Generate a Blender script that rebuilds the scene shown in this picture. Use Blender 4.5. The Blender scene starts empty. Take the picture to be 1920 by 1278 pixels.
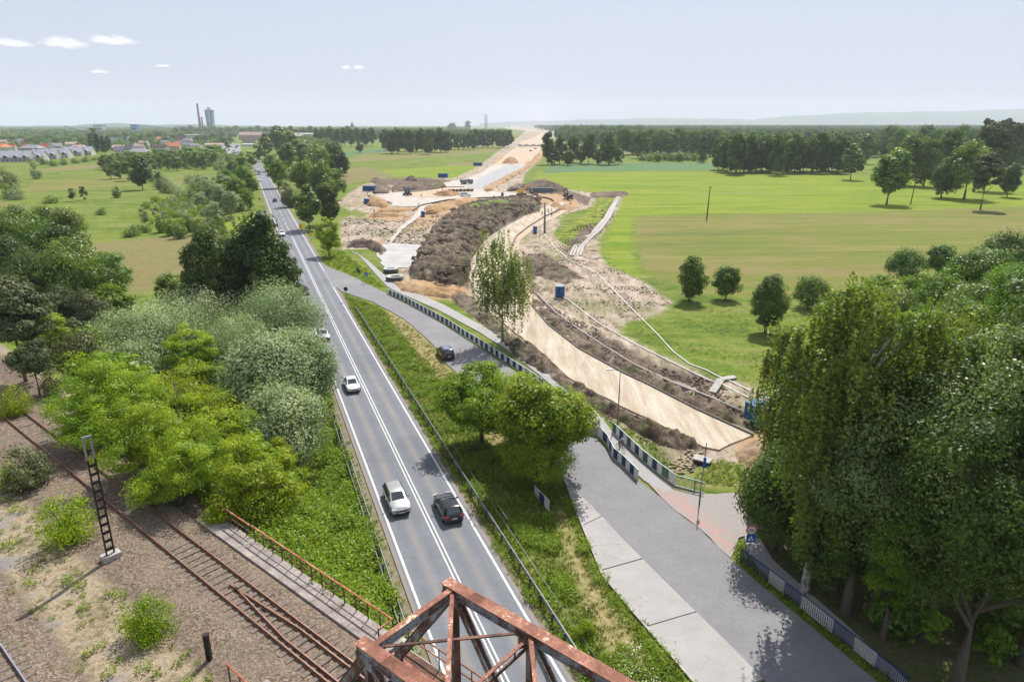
import bpy, bmesh, math, random
import numpy as np
from mathutils import Vector, Matrix, noise as mnoise
scene = bpy.context.scene
COL = scene.collection
R = math.radians
random.seed(7)
RNG = np.random.default_rng(11)

# ---------------------------------------------------------------- camera, sky, sun, exposure
H = 33.0                      # camera height above the road
F = 1280.0                    # focal length in pixels of the 1920 px wide photograph
PITCH = math.atan(407.0 / 1280.0)
CP, SP = math.cos(PITCH), math.sin(PITCH)
cam_d = bpy.data.cameras.new('camera'); cam = bpy.data.objects.new('camera', cam_d); COL.objects.link(cam)
cam_d.sensor_width = 36.0; cam_d.lens = 36.0 * F / 1920.0
cam_d.clip_start = 0.5; cam_d.clip_end = 60000
cam.location = (0, 0, H); cam.rotation_euler = (math.pi / 2 - PITCH, 0, 0)
scene.camera = cam

SUN_AZ, SUN_EL = R(19), R(55)          # azimuth clockwise from the view axis (+Y)
world = bpy.data.worlds.new('World'); scene.world = world; world.use_nodes = True
wn, wl = world.node_tree.nodes, world.node_tree.links
wn.clear()
wout = wn.new('ShaderNodeOutputWorld'); bg = wn.new('ShaderNodeBackground')
sky = wn.new('ShaderNodeTexSky'); sky.sky_type = 'NISHITA'; sky.sun_disc = False
sky.sun_elevation = SUN_EL; sky.sun_rotation = SUN_AZ
sky.air_density = 1.0; sky.dust_density = 2.6; sky.ozone_density = 1.2; sky.altitude = 200
bg.inputs['Strength'].default_value = 0.095
# small cumulus clouds, far away, as part of the sky: each an ellipse of directions broken up by noise
geo = wn.new('ShaderNodeTexCoord')
def wmath(op, a, b=None, c=None, clamp=False):
    n = wn.new('ShaderNodeMath'); n.operation = op; n.use_clamp = clamp
    for i, v in enumerate((a, b, c)):
        if v is None: continue
        if isinstance(v, (int, float)): n.inputs[i].default_value = v
        else: wl.new(v, n.inputs[i])
    return n.outputs[0]
sep = wn.new('ShaderNodeSeparateXYZ'); wl.new(geo.outputs['Generated'], sep.inputs[0])
az = wmath('ARCTAN2', sep.outputs[0], sep.outputs[1]); el = wmath('ARCSINE', sep.outputs[2])
def pix_dir(px, py):
    a = (px - 960) / F; u = (639 - py) / F
    v = Vector((a, CP + u * SP, u * CP - SP)).normalized()
    return math.atan2(v.x, v.y), math.asin(v.z)
cn = wn.new('ShaderNodeTexNoise'); cn.inputs['Scale'].default_value = 60; cn.inputs['Detail'].default_value = 6; cn.inputs['Roughness'].default_value = .62
cmap = wn.new('ShaderNodeMapping'); cmap.inputs['Scale'].default_value = (1, 1, 1.9)
wl.new(geo.outputs['Generated'], cmap.inputs[0]); wl.new(cmap.outputs[0], cn.inputs['Vector'])
CLOUDS = [(22, 83, 46, 13), (120, 82, 62, 15), (205, 77, 56, 14), (184, 135, 21, 5), (306, 124, 20, 4.5), (648, 127, 15, 6.5),
          (672, 127, 14, 6), (1046, 142, 20, 6), (1076, 180, 26, 4), (1476, 167, 24, 6), (900, 183, 7, 4), (1180, 181, 40, 3), (860, 138, 24, 4)]
total = None
for (px, py, rx, ry) in CLOUDS:
    a0, e0 = pix_dir(px, py)
    dx = wmath('MULTIPLY', wmath('SUBTRACT', az, a0), F / rx / 1.1)
    dy = wmath('MULTIPLY', wmath('SUBTRACT', el, e0), F / ry / 1.05)
    # flat-bottomed: the lower half falls off faster
    dy = wmath('MULTIPLY', dy, wmath('ADD', wmath('MULTIPLY', wmath('LESS_THAN', dy, 0.0), .7), 1.0))
    d2 = wmath('ADD', wmath('MULTIPLY', dx, dx), wmath('MULTIPLY', dy, dy))
    m = wmath('SUBTRACT', 1.0, wmath('SQRT', d2), clamp=True)
    m = wmath('MULTIPLY', m, 1.0 if px < 700 else .5 if px in (1046, 1476, 1076) else .3)
    total = m if total is None else wmath('MAXIMUM', total, m)
dens = wmath('SUBTRACT', wmath('ADD', wmath('MULTIPLY', total, 1.7), wmath('MULTIPLY', wmath('SUBTRACT', cn.outputs['Fac'], .5), 2.2)), .62)
dens = wmath('MULTIPLY', wmath('MULTIPLY', dens, 1.5, clamp=True), wmath('MULTIPLY', total, 6.0, clamp=True), clamp=True)
cmix = wn.new('ShaderNodeMix'); cmix.data_type = 'RGBA'
haze_tint = wn.new('ShaderNodeMix'); haze_tint.data_type = 'RGBA'     # thin high veil that whitens the whole sky evenly
haze_tint.inputs['Factor'].default_value = .85
wl.new(sky.outputs[0], haze_tint.inputs['A']); haze_tint.inputs['B'].default_value = (5.15, 5.55, 6.85, 1)
wl.new(dens, cmix.inputs['Factor']); wl.new(haze_tint.outputs['Result'], cmix.inputs['A']); cmix.inputs['B'].default_value = (8.2, 8.2, 8.5, 1)
wl.new(cmix.outputs['Result'], bg.inputs['Color']); wl.new(bg.outputs[0], wout.inputs['Surface'])

sun_d = bpy.data.lights.new('sun', 'SUN'); sun = bpy.data.objects.new('sun', sun_d); COL.objects.link(sun)
sun_d.energy = 5.0; sun_d.angle = R(.5); sun_d.color = (1, .955, .89)
sdir = Vector((math.sin(SUN_AZ) * math.cos(SUN_EL), math.cos(SUN_AZ) * math.cos(SUN_EL), math.sin(SUN_EL)))
sun.rotation_euler = sdir.to_track_quat('Z', 'Y').to_euler(); sun.location = (0, 0, 200)
scene.view_settings.view_transform = 'Standard'; scene.view_settings.look = 'None'
scene.view_settings.gamma = 1; scene.view_settings.exposure = 0.40; scene.view_settings.use_curve_mapping = False
scene.cycles.max_bounces = 6; scene.cycles.volume_bounces = 1; scene.cycles.transparent_max_bounces = 12
scene.cycles.diffuse_bounces = 3; scene.cycles.glossy_bounces = 2
scene.cycles.use_denoising = True

# ---------------------------------------------------------------- projection of photograph pixels onto real ground
def ray(px, py):
    a = (px - 960) / F; u = (639 - py) / F
    return a, CP + u * SP, u * CP - SP
def P(px, py, z=0.0):
    a, f, c = ray(px, py); t = (z - H) / c
    return Vector((a * t, f * t, z))
def PY(px, py, y):
    """point at forward distance y seen at the pixel"""
    a, f, c = ray(px, py); t = y / f
    return Vector((a * t, y, H + c * t))
def PL(pts, z=0.0): return [P(x, y, z) for x, y in pts]

# ---------------------------------------------------------------- object helpers
def tag(o, label=None, cat=None, group=None, kind=None):
    if label: o['label'] = label
    if cat: o['category'] = cat
    if group: o['group'] = group
    if kind: o['kind'] = kind
    return o
def empty(name, loc=(0, 0, 0), rz=0, label=None, cat=None, group=None, kind=None, parent=None):
    o = bpy.data.objects.new(name, None); COL.objects.link(o)
    o.location = loc; o.rotation_euler = (0, 0, rz); o.empty_display_size = .3
    if parent: o.parent = parent
    return tag(o, label, cat, group, kind)
def link(name, me, parent=None, label=None, cat=None, group=None, kind=None, loc=None, rz=None):
    o = bpy.data.objects.new(name, me); COL.objects.link(o)
    if parent is not None: o.parent = parent
    if loc is not None: o.location = loc
    if rz is not None: o.rotation_euler = (0, 0, rz)
    return tag(o, label, cat, group, kind)
def children_of(o):
    return list(o.children)
def copy_tree(o, parent=None):
    c = o.copy(); COL.objects.link(c); c.parent = parent
    for ch in children_of(o): copy_tree(ch, c)
    return c
class MB:
    """collects shapes into one mesh"""
    def __init__(s): s.v = []; s.f = []; s.m = []; s.sm = []; s.mats = []
    def mi(s, m):
        if m is None: return 0
        if m not in s.mats: s.mats.append(m)
        return s.mats.index(m)
    def add(s, verts, faces, mat=None, smooth=False):
        o = len(s.v); s.v += [tuple(v) for v in verts]
        k = s.mi(mat)
        for f in faces: s.f.append([i + o for i in f]); s.m.append(k); s.sm.append(smooth)
        return s
    def box(s, c, size, rz=0, mat=None, M=None, taper=1.0):
        x, y, z = size[0] / 2, size[1] / 2, size[2] / 2
        vs = [Vector((sx * x * (taper if sz > 0 else 1), sy * y * (taper if sz > 0 else 1), sz * z)) for sz in (-1, 1) for sx, sy in ((-1, -1), (1, -1), (1, 1), (-1, 1))]
        if M is None: M = Matrix.Translation(Vector(c)) @ Matrix.Rotation(rz, 4, 'Z')
        else: M = M @ Matrix.Translation(Vector(c)) @ Matrix.Rotation(rz, 4, 'Z')
        return s.add([M @ v for v in vs], [(3, 2, 1, 0), (4, 5, 6, 7), (0, 1, 5, 4), (1, 2, 6, 5), (2, 3, 7, 6), (3, 0, 4, 7)], mat)
    def beam(s, a, b, w, h, up=Vector((0, 0, 1)), mat=None, off=(0, 0)):
        a, b = Vector(a), Vector(b); d = (b - a).normalized()
        side = d.cross(up)
        if side.length < 1e-4: side = d.cross(Vector((0, 1, 0)))
        side.normalize(); u = side.cross(d).normalized()
        vs = []
        for p in (a, b):
            for sx, sy in ((-1, -1), (1, -1), (1, 1), (-1, 1)):
                vs.append(p + side * (sx * w / 2 + off[0]) + u * (sy * h / 2 + off[1]))
        return s.add(vs, [(0, 1, 2, 3), (7, 6, 5, 4), (4, 5, 1, 0), (5, 6, 2, 1), (6, 7, 3, 2), (7, 4, 0, 3)], mat)
    def tube(s, pts, rads, n=8, mat=None, smooth=True, caps=True):
        pts = [Vector(p) for p in pts]
        if not hasattr(rads, '__len__'): rads = [rads] * len(pts)
        vs, fs = [], []
        for i, p in enumerate(pts):
            d = (pts[min(i + 1, len(pts) - 1)] - pts[max(i - 1, 0)]).normalized()
            a = d.cross(Vector((0, 0, 1)))
            if a.length < 1e-3: a = d.cross(Vector((1, 0, 0)))
            a.normalize(); b = d.cross(a)
            for k in range(n):
                t = 2 * math.pi * k / n
                vs.append(p + (a * math.cos(t) + b * math.sin(t)) * rads[i])
        for i in range(len(pts) - 1):
            for k in range(n):
                fs.append((i * n + k, i * n + (k + 1) % n, (i + 1) * n + (k + 1) % n, (i + 1) * n + k))
        if caps: fs.append(tuple(range(n))[::-1]); fs.append(tuple((len(pts) - 1) * n + k for k in range(n)))
        return s.add(vs, fs, mat, smooth)
    def cyl(s, c, r, h, n=16, mat=None, r2=None, smooth=True):
        return s.tube([Vector(c), Vector(c) + Vector((0, 0, h))], [r, r if r2 is None else r2], n, mat, smooth)
    def mesh(s, name, mat=None):
        me = bpy.data.meshes.new(name); me.from_pydata(s.v, [], s.f)
        mats = s.mats if s.mats else ([mat] if mat else [])
        for m in mats: me.materials.append(m)
        if s.f:
            me.polygons.foreach_set('material_index', s.m); me.polygons.foreach_set('use_smooth', s.sm)
        me.update(); return me
    def build(s, name, mat=None, parent=None, **k):
        return link(name, s.mesh(name, mat), parent, **k)

# ---------------------------------------------------------------- materials
def lin(r, g, b):
    return tuple(((v / 255 + .055) / 1.055) ** 2.4 if v > 10 else v / 255 / 12.92 for v in (r, g, b)) + (1,)
class NT:
    def __init__(s, name):
        s.m = bpy.data.materials.new(name); s.m.use_nodes = True
        s.n, s.l = s.m.node_tree.nodes, s.m.node_tree.links; s.n.clear()
        s.out = s.n.new('ShaderNodeOutputMaterial')
        s._pos = None
    def pos(s):
        if s._pos is None: s._pos = s.n.new('ShaderNodeNewGeometry').outputs['Position']
        return s._pos
    def obj(s): return s.n.new('ShaderNodeTexCoord').outputs['Object']
    def val(s, v, sock):
        if isinstance(v, (int, float)): sock.default_value = v
        elif isinstance(v, tuple): sock.default_value = v if len(v) == 4 or sock.type == 'VECTOR' else v + (1,)
        else: s.l.new(v, sock)
    def math(s, op, a, b=None, clamp=False, c=None):
        n = s.n.new('ShaderNodeMath'); n.operation = op; n.use_clamp = clamp
        s.val(a, n.inputs[0])
        if b is not None: s.val(b, n.inputs[1])
        if c is not None: s.val(c, n.inputs[2])
        return n.outputs[0]
    def noise(s, scale, detail=4, rough=.55, vec=None, stretch=None, rot=0, dist=0):
        n = s.n.new('ShaderNodeTexNoise'); n.inputs['Scale'].default_value = scale
        n.inputs['Detail'].default_value = detail; n.inputs['Roughness'].default_value = rough; n.inputs['Distortion'].default_value = dist
        v = vec if vec is not None else s.pos()
        if stretch or rot:
            mp = s.n.new('ShaderNodeMapping'); mp.inputs['Scale'].default_value = stretch or (1, 1, 1); mp.inputs['Rotation'].default_value = (0, 0, rot)
            mp.vector_type = 'TEXTURE' if False else 'POINT'
            s.l.new(v, mp.inputs[0]); v = mp.outputs[0]
        s.l.new(v, n.inputs['Vector']); return n.outputs['Fac']
    def vor(s, scale, vec=None, feature='F1', out='Distance', rnd=1.0):
        n = s.n.new('ShaderNodeTexVoronoi'); n.inputs['Scale'].default_value = scale; n.feature = feature
        n.inputs['Randomness'].default_value = rnd
        s.l.new(vec if vec is not None else s.pos(), n.inputs['Vector']); return n.outputs[out]
    def ramp(s, f, stops):
        n = s.n.new('ShaderNodeValToRGB'); e = n.color_ramp.elements
        while len(e) < len(stops): e.new(.5)
        for i, (p, c) in enumerate(stops):
            e[i].position = p; e[i].color = c if len(c) == 4 else tuple(c) + (1,)
        s.l.new(f, n.inputs[0]); return n.outputs[0]
    def mr(s, v, a, b, c=0.0, d=1.0):
        n = s.n.new('ShaderNodeMapRange'); s.val(v, n.inputs[0])
        for i, q in enumerate((a, b, c, d)): n.inputs[i + 1].default_value = q
        return n.outputs[0]
    def mix(s, f, a, b, mode='MIX'):
        n = s.n.new('ShaderNodeMix'); n.data_type = 'RGBA'; n.blend_type = mode
        s.val(f, n.inputs['Factor']); s.val(a, n.inputs['A']); s.val(b, n.inputs['B']); return n.outputs['Result']
    def attr(s, name):
        n = s.n.new('ShaderNodeAttribute'); n.attribute_name = name; return n.outputs['Fac']
    def bump(s, h, strength=.5, dist=.1):
        n = s.n.new('ShaderNodeBump'); n.inputs['Strength'].default_value = strength; n.inputs['Distance'].default_value = dist
        s.l.new(h, n.inputs['Height']); return n.outputs[0]
    def bsdf(s, color, rough=.8, metal=0.0, normal=None, spec=.3, **k):
        n = s.n.new('ShaderNodeBsdfPrincipled')
        s.val(color, n.inputs['Base Color']); s.val(rough, n.inputs['Roughness']); s.val(metal, n.inputs['Metallic'])
        n.inputs['Specular IOR Level'].default_value = spec
        if normal is not None: s.l.new(normal, n.inputs['Normal'])
        for kk, v in k.items(): s.val(v, n.inputs[kk])
        s.l.new(n.outputs[0], s.out.inputs['Surface']); return s.m
def simple(name, c1, c2=None, scale=3.0, rough=.75, metal=0.0, spec=.3, bump=0.0, bscale=None, stretch=None, local=False, lo=.35, hi=.65, **k):
    t = NT(name); vec = t.obj() if local else None
    if c2 is None: c2 = tuple(v * .8 for v in c1)
    n = t.noise(scale, 5, .6, vec=vec, stretch=stretch)
    col = t.mix(t.mr(n, lo, hi), tuple(c1) + (1,), tuple(c2) + (1,))
    nm = None
    if bump: nm = t.bump(t.noise(bscale or scale * 4, 4, .6, vec=vec), bump, .05)
    return t.bsdf(col, rough, metal, nm, spec, **k)
# ---------------------------------------------------------------- layout in world metres
VP_RD = Vector((-.3576, .9339, 0)); RN = Vector((.9339, .3576, 0))           # direction of the main road, its right
R0 = Vector((-5.93, 48.5, 0))
TU = Vector((-.7705, .637, 0)); TN = Vector((.637, .7705, 0))                # direction of the railway (away), its right
T0 = Vector((-15.3, 31.8, 0)); ZR = 8.6                                      # a point of the track axis, rail top height
def RD(s, o, z=0.0): v = R0 + VP_RD * s + RN * o; v.z = z; return v          # along / across the main road
def TK(s, o, z=0.0): v = T0 + TU * s + TN * o; v.z = z; return v             # s > 0 goes away from the bridge
ABUT = -10.2                                                                # abutment position along the track

def sdf(poly, X, Y):
    """signed distance to a polygon, positive inside (numpy)"""
    n = len(poly); d2 = np.full(X.shape, 1e18); inside = np.zeros(X.shape, bool)
    for i in range(n):
        ax, ay = poly[i][0], poly[i][1]; bx, by = poly[(i + 1) % n][0], poly[(i + 1) % n][1]
        ex, ey = bx - ax, by - ay; L = ex * ex + ey * ey + 1e-12
        t = np.clip(((X - ax) * ex + (Y - ay) * ey) / L, 0, 1)
        d2 = np.minimum(d2, (X - ax - t * ex) ** 2 + (Y - ay - t * ey) ** 2)
        c = (ay > Y) != (by > Y)
        with np.errstate(divide='ignore', invalid='ignore'):
            xi = ex * (Y - ay) / (ey if abs(ey) > 1e-12 else 1e-12) + ax
        inside ^= c & (X < xi)
    d = np.sqrt(d2); return np.where(inside, d, -d)
def pldist(pl, X, Y):
    d2 = np.full(np.shape(X), 1e18)
    for i in range(len(pl) - 1):
        ax, ay = pl[i][0], pl[i][1]; bx, by = pl[i + 1][0], pl[i + 1][1]
        ex, ey = bx - ax, by - ay; L = ex * ex + ey * ey + 1e-12
        t = np.clip(((X - ax) * ex + (Y - ay) * ey) / L, 0, 1)
        d2 = np.minimum(d2, (X - ax - t * ex) ** 2 + (Y - ay - t * ey) ** 2)
    return np.sqrt(d2)

def arr(v): return [(p.x, p.y) for p in v]
PLATEAU = arr([TK(ABUT, 3.25), TK(8, 3.3), TK(30, 5.0), TK(80, 6), TK(300, 8), TK(300, -60), TK(-14, -60), TK(ABUT - .3, -6)])
ROADSIDE = arr([RD(-80, -5.2), RD(400, -5.2), RD(400, 300), RD(-80, 300)])
PLATEAU2 = arr([TK(-34, 6), TK(-34, -40), TK(-120, -40), TK(-120, 14), TK(-50, 10)])     # far embankment of the railway behind the bridge
def smooth(t): t = np.clip(t, 0, 1); return t * t * (3 - 2 * t)
def terrain_base(X, Y):
    X = np.asarray(X, float); Y = np.asarray(Y, float)
    dP = -sdf(PLATEAU, X, Y); dR = -sdf(ROADSIDE, X, Y)
    dP = np.maximum(dP, 0); dR = np.maximum(dR, 0)
    w = np.minimum(13.0, dP + dR + 1e-6)
    z = 8.28 * (1 - smooth(dP / w) * .5 - np.clip(dP / w, 0, 1) * .5)
    # ditch between the two roads and very gentle undulation far out
    return z
# ---------------------------------------------------------------- zones of the ground (outlines surveyed from the photograph, in its pixels)
def pz(pts): return [(p.x, p.y) for p in PL(pts)]
Z = {}
Z['olive'] = [pz([(1190,404),(1300,402),(1600,397),(1990,382),(1990,520),(1700,520),(1600,545),(1500,556),(1400,556),(1290,545),(1205,505),(1190,450)]),
              pz([(60,340),(240,328),(250,346),(40,362)]), pz([(700,284),(930,272),(945,278),(930,285),(660,296)]),
              pz([(300,335),(380,322),(376,327),(310,345)])]
Z['bright'] = [pz([(1010,322),(1340,322),(1640,330),(1990,352),(1990,384),(1600,397),(1190,403),(1185,460),(1205,520),(1130,505),(1140,440),(1160,372),(1060,352),(1000,343)]),
               pz([(930,300),(960,285),(960,300),(900,322),(850,335),(740,334),(710,320),(930,304)]), pz([(745,274),(800,270),(790,278),(740,283)]),
               pz([(600,470),(640,470),(700,520),(720,540),(690,525),(620,500)]), pz([(170,470),(480,395),(480,430),(330,440),(160,452)])]
Z['crop'] = [pz([(1030,312),(1060,306),(1335,305),(1345,317),(1100,321),(1015,325)]), pz([(640,285),(740,275),(745,283),(650,292)])]
Z['brown'] = [pz([(160,455),(330,440),(430,430),(440,460),(400,480),(345,520),(250,552),(190,530),(120,470)]), pz([(-60,370),(60,385),(50,396),(-60,396)]),
              pz([(40,319),(200,306),(205,314),(100,321)]), pz([(628,321),(690,312),(745,332),(640,346),(628,332)]), pz([(650,298),(940,281),(930,285),(655,304)]),
              pz([(835,306),(895,303),(890,310),(845,311)]), pz([(1170,283),(1340,282),(1340,288),(1170,289)]), pz([(300,345),(400,330),(395,336),(310,353)])]
Z['mud'] = [pz([(600,480),(636,470),(640,410),(665,400),(630,380),(680,345),(760,332),(850,334),(900,310),(925,290),(955,268),(975,255),(985,245),(945,240),(950,236),(1045,236),(1055,243),(1035,268),(1018,290),(1012,300),(985,325),(978,345),(1060,354),(1115,362),(1120,385),(1060,400),(1035,440),(1075,465),(1100,440),(1145,395),(1160,366),(1170,368),(1150,408),(1125,440),(1122,468),(1135,495),(1195,520),(1262,566),(1225,592),(1165,605),(1160,622),(1250,668),(1345,707),(1420,722),(1470,760),(1480,850),(1425,900),(1300,885),(1250,862),(1190,812),(1135,785),(1085,745),(1045,705),(1005,672),(965,645),(905,606),(862,566),(795,540),(752,535),(730,500),(705,466),(650,466)]),
            pz([(215,-0+318),(230,315),(230,318),(216,320)]), pz([(500,355),(520,350),(560,372),(570,395),(540,385)])]
Z['yellow'] = [pz([(1045,443),(1068,420),(1100,400),(1122,368),(1150,366),(1140,395),(1115,422),(1095,445),(1070,462),(1050,455)])]
Z['green2'] = [pz([(1335,862),(1400,866),(1412,915),(1270,912),(1240,885)]),
               pz([(868,402),(900,395),(960,385),(960,392),(900,405),(860,410)]), pz([(700,480),(735,520),(745,540),(770,540),(748,505)]), pz([(1000,750),(1060,780),(1110,800),(1140,800),(1090,770)]),
               pz([(1160,790),(1190,800),(1260,850),(1240,850)]), pz([(650,395),(668,392),(690,400),(672,412)]), pz([(690,350),(720,346),(720,352),(690,358)])]
Z['dark'] = [pz([(985,545),(1005,560),(1040,600),(1100,650),(1200,705),(1310,762),(1440,812),(1440,785),(1300,738),(1200,688),(1120,640),(1060,600),(1010,550),(985,480),(975,480)]),
             pz([(1110,612),(1200,662),(1260,687),(1345,710),(1335,735),(1250,708),(1180,683),(1110,640)]),
             pz([(950,625),(1022,668),(1067,710),(1165,765),(1225,790),(1325,845),(1310,855),(1250,838),(1180,798),(1110,765),(1060,725),(1000,695),(945,655),(925,630)]),
             pz([(770,500),(790,465),(815,428),(850,395),(880,376),(1018,372),(1012,397),(950,424),(905,445),(882,490),(880,540),(840,548),(800,530),(765,515)]),
             pz([(985,350),(1060,355),(1110,370),(1100,385),(1060,372),(985,362)]), pz([(700,336),(790,332),(850,338),(800,350),(700,345)]), pz([(1070,440),(1130,415),(1100,450),(1060,475)])]
Z['sand'] = [pz([(795,384),(870,372),(1000,366),(1000,371),(870,380),(850,392),(800,427),(767,430),(785,405)]), pz([(685,372),(730,382),(722,390),(690,384)]),
             pz([(712,386),(782,389),(780,396),(705,394)]), pz([(700,396),(765,400),(764,405),(690,403)]), pz([(680,402),(768,408),(765,414),(690,410)]),
             pz([(904,355),(984,311),(1000,292),(1018,285),(1015,300),(985,316),(912,360)]), pz([(740,530),(790,528),(870,536),(882,552),(850,562),(790,557),(752,548)]),
             pz([(1000,362),(1040,362),(1078,372),(1088,385),(1050,397),(1025,390),(1005,372)]), pz([(690,452),(715,448),(720,455),(700,462)]), pz([(1385,825),(1440,800),(1500,830),(1440,880),(1380,870)]),
             pz([(800,352),(880,350),(925,356),(905,362),(860,366),(790,366),(780,358)]), pz([(925,303),(960,280),(1012,278),(985,306),(925,308)])]
Z['ballast'] = [arr([TK(ABUT - 2, 3.4), TK(8, 3.4), TK(40, 4.6), TK(200, 5), TK(200, -4.4), TK(10, -4.2), TK(ABUT - 2, -4)]),
                arr([TK(-60, -7.6), TK(6, -7.6), TK(60, -7.8), TK(200, -8), TK(200, -13), TK(-60, -13)])]
Z['drygravel'] = [arr([TK(-30, 7), TK(10, 6.2), TK(40, 7.4), TK(200, 9), TK(200, -40), TK(-30, -40)])]
Z['straw'] = [pz([(1040,950),(1062,950),(1080,1020),(1130,1110),(1190,1200),(1240,1278),(1290,1340),(1220,1320),(1150,1230),(1090,1120),(1050,1020)]),
              pz([(720,560),(780,600),(830,680),(880,720),(900,740),(850,735),(790,670),(730,600)]), pz([(850,735),(905,735),(960,830),(930,840),(870,780)])]
Z['shoulder'] = [arr([RD(-60, -4.75), RD(420, -4.4), RD(420, 4.5), RD(-60, 4.6)]), pz([(600,500),(640,510),(727,550),(760,566),(740,556),(640,520)])]
Z['soil'] = [pz([(1400,905),(1420,1000),(1400,1010),(1450,1060),(1600,1190),(1720,1300),(2300,1300),(2300,900),(1700,800),(1500,800)])]

# ---------------------------------------------------------------- sheets lying on the ground (roads, slabs, sand tracks): thickness, real outlines
SIDE_ROAD = [(603,494),(622,503),(655,516),(700,538),(727,552),(800,588),(868,630),(930,672),(985,706),(1040,745),(1095,800),(1125,830),(1160,868),(1200,903),(1240,933),(1266,958),(1310,990),(1370,1048),(1440,1108),(1540,1190),(1645,1278),(1760,1375),(1560,1390),
             (1436,1278),(1350,1190),(1270,1113),(1215,1058),(1165,1008),(1120,958),(1060,901),(1040,870),(1000,830),(950,780),(905,740),(872,715),(838,682),(808,642),(758,598),(700,566),(655,551),(640,546),(625,534)]
LAYBY = [(1058,898),(1060,901),(1120,958),(1165,1008),(1215,1058),(1270,1113),(1350,1190),(1436,1278),(1560,1390),(1400,1390),(1300,1278),(1235,1203),(1172,1130),(1150,1103),(1130,1080),(1107,1023),(1082,962)]
NEW_ROAD = [(1348,844),(1318,838),(1225,789),(1165,762),(1067,709),(1022,667),(960,619),(925,592),(893,555),(880,520),(884,492),(900,466),(920,446),(951,423),(990,402),(1022,387),(1040,379),
            (1070,381),(1045,397),(1020,407),(990,425),(967,443),(960,460),(962,490),(972,530),(992,568),(1027,609),(1085,654),(1167,698),(1210,719),(1310,770),(1412,816)]
APRON = [(1215,905),(1240,900),(1270,918),(1300,924),(1340,926),(1402,922),(1440,940),(1440,985),(1408,1000),(1385,1008),(1378,1030),(1370,1046),(1310,989),(1266,957),(1240,932)]
PATH = [(1250,925),(1232,915),(1208,901),(1185,880),(1160,855),(1145,832),(1131,808),(1098,776),(1058,742),(1010,702),(960,662),(898,622),(820,580),(755,552),(727,538),(710,520),(692,500),(672,478),(655,470),
        (668,474),(690,488),(710,506),(738,530),(765,542),(830,570),(905,611),(970,652),(1022,694),(1070,734),(1112,766),(1130,785),(1150,812),(1174,839),(1204,868),(1240,897),(1266,916)]
PATH2 = [(1395,1000),(1425,1010),(1450,1050),(1500,1095),(1580,1165),(1680,1255),(1740,1320),(1720,1320),(1660,1262),(1560,1180),(1480,1118),(1430,1072),(1403,1040)]
ROUNDABOUT = [(795,350),(700,368),(690,368),(708,372),(722,377),(735,386),(760,388),(790,386),(840,376),(880,374),(940,370),(1000,365),(968,362),(930,360),(905,356),(905,352),(984,312),(984,309),(925,309),(900,325),(870,336),(830,343)]
ISLAND = [(757,366),(770,361),(800,358),(835,352),(870,351),(890,355),(886,361),(860,368),(830,370),(790,371),(765,370)]
CARRIAGE_R = [(905,352),(984,312),(960,309),(945,312),(880,345),(870,351),(900,356)]
FAR_ROADS = [[(925,309),(984,309),(1000,297),(1012,284),(1014,275),(970,275),(950,288),(938,300)], [(972,273),(1014,273),(1020,262),(1040,250),(1052,247),(1040,246),(1015,250),(1000,258),(975,266)],
             [(1040,246),(1020,249),(995,246),(960,241),(960,240),(998,244),(1020,247)]]
PAD = [(700,461),(740,456),(792,460),(785,480),(778,495),(765,502),(722,502),(712,485)]
TRACK_L = [(798,376),(785,390),(775,405),(760,418),(745,432),(735,445),(728,458),(733,458),(742,445),(752,434),(768,420),(785,408),(800,396),(812,384)]
SANDPATH = [(967,444),(990,426),(1020,408),(1045,398),(1072,386),(1076,391),(1050,404),(1025,416),(996,433),(975,452),(974,475),(982,510),(1000,550),(1032,588),(1078,630),(1064,632),(1020,596),(988,558),(968,510),(960,470)]
FLAT_ZONES = [pz(q) for q in (SIDE_ROAD, LAYBY, NEW_ROAD, APRON, PATH, PATH2, ROUNDABOUT, PAD)] + [arr([RD(-90, -4), RD(700, -4), RD(700, 4), RD(-90, 4)])]
ROUGH = [Z['mud'][0]]
def terrain(X, Y, rough=True):
    z = terrain_base(X, Y)
    X = np.asarray(X, float); Y = np.asarray(Y, float)
    flat = np.full(X.shape, 1e9)
    for q in FLAT_ZONES: flat = np.minimum(flat, -sdf(q, X, Y))
    k = np.clip(flat / 2.5, 0, 1)
    z = z - .10 * (1 - np.clip(flat / .8, 0, 1)) - .16 * k * (z < .5)
    if rough:
        lump = .10 * np.sin(X * .9 + 1.3 * np.sin(Y * .41)) * np.sin(Y * 1.1 + 1.7 * np.sin(X * .37)) + .07 * np.sin(X * 2.3 + Y * 1.7) * np.sin(Y * 2.9 - X * .6)
        m = np.clip(sdf(ROUGH[0], X, Y) / 2, 0, 1); z = z + k * lump * (.35 + 1.6 * m)
        # dug channels and spoil ridges beside the new road
        z = z + k * (CH(X, Y))
    return z
CHAN = [([(992,556),(1030,598),(1090,640),(1190,694),(1300,745),(1430,800)], -.6, 1.0), ([(1000,548),(1040,590),(1100,630),(1200,683),(1310,734),(1430,780)], .45, 1.0),
        ([(1110,628),(1190,672),(1260,698),(1340,724)], -.9, 2.0), ([(1180,850),(1230,860),(1280,880)], -.5, 1.5)]
CHANW = [([ (q.x, q.y) for q in PL(a)], b, c) for a, b, c in CHAN]
def CH(X, Y):
    s = 0
    for pl, h, w in CHANW: s = s + h * np.exp(-(pldist(pl, X, Y) / w) ** 2)
    return s
def G(px, py):
    """ground point under a pixel, on the real terrain"""
    a, f, c = ray(px, py); z = 0.0
    for _ in range(12):
        t = (z - H) / c; z = .5 * z + .5 * tz(a * t, f * t)
    t = (z - H) / c
    return Vector((a * t, f * t, z))

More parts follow.
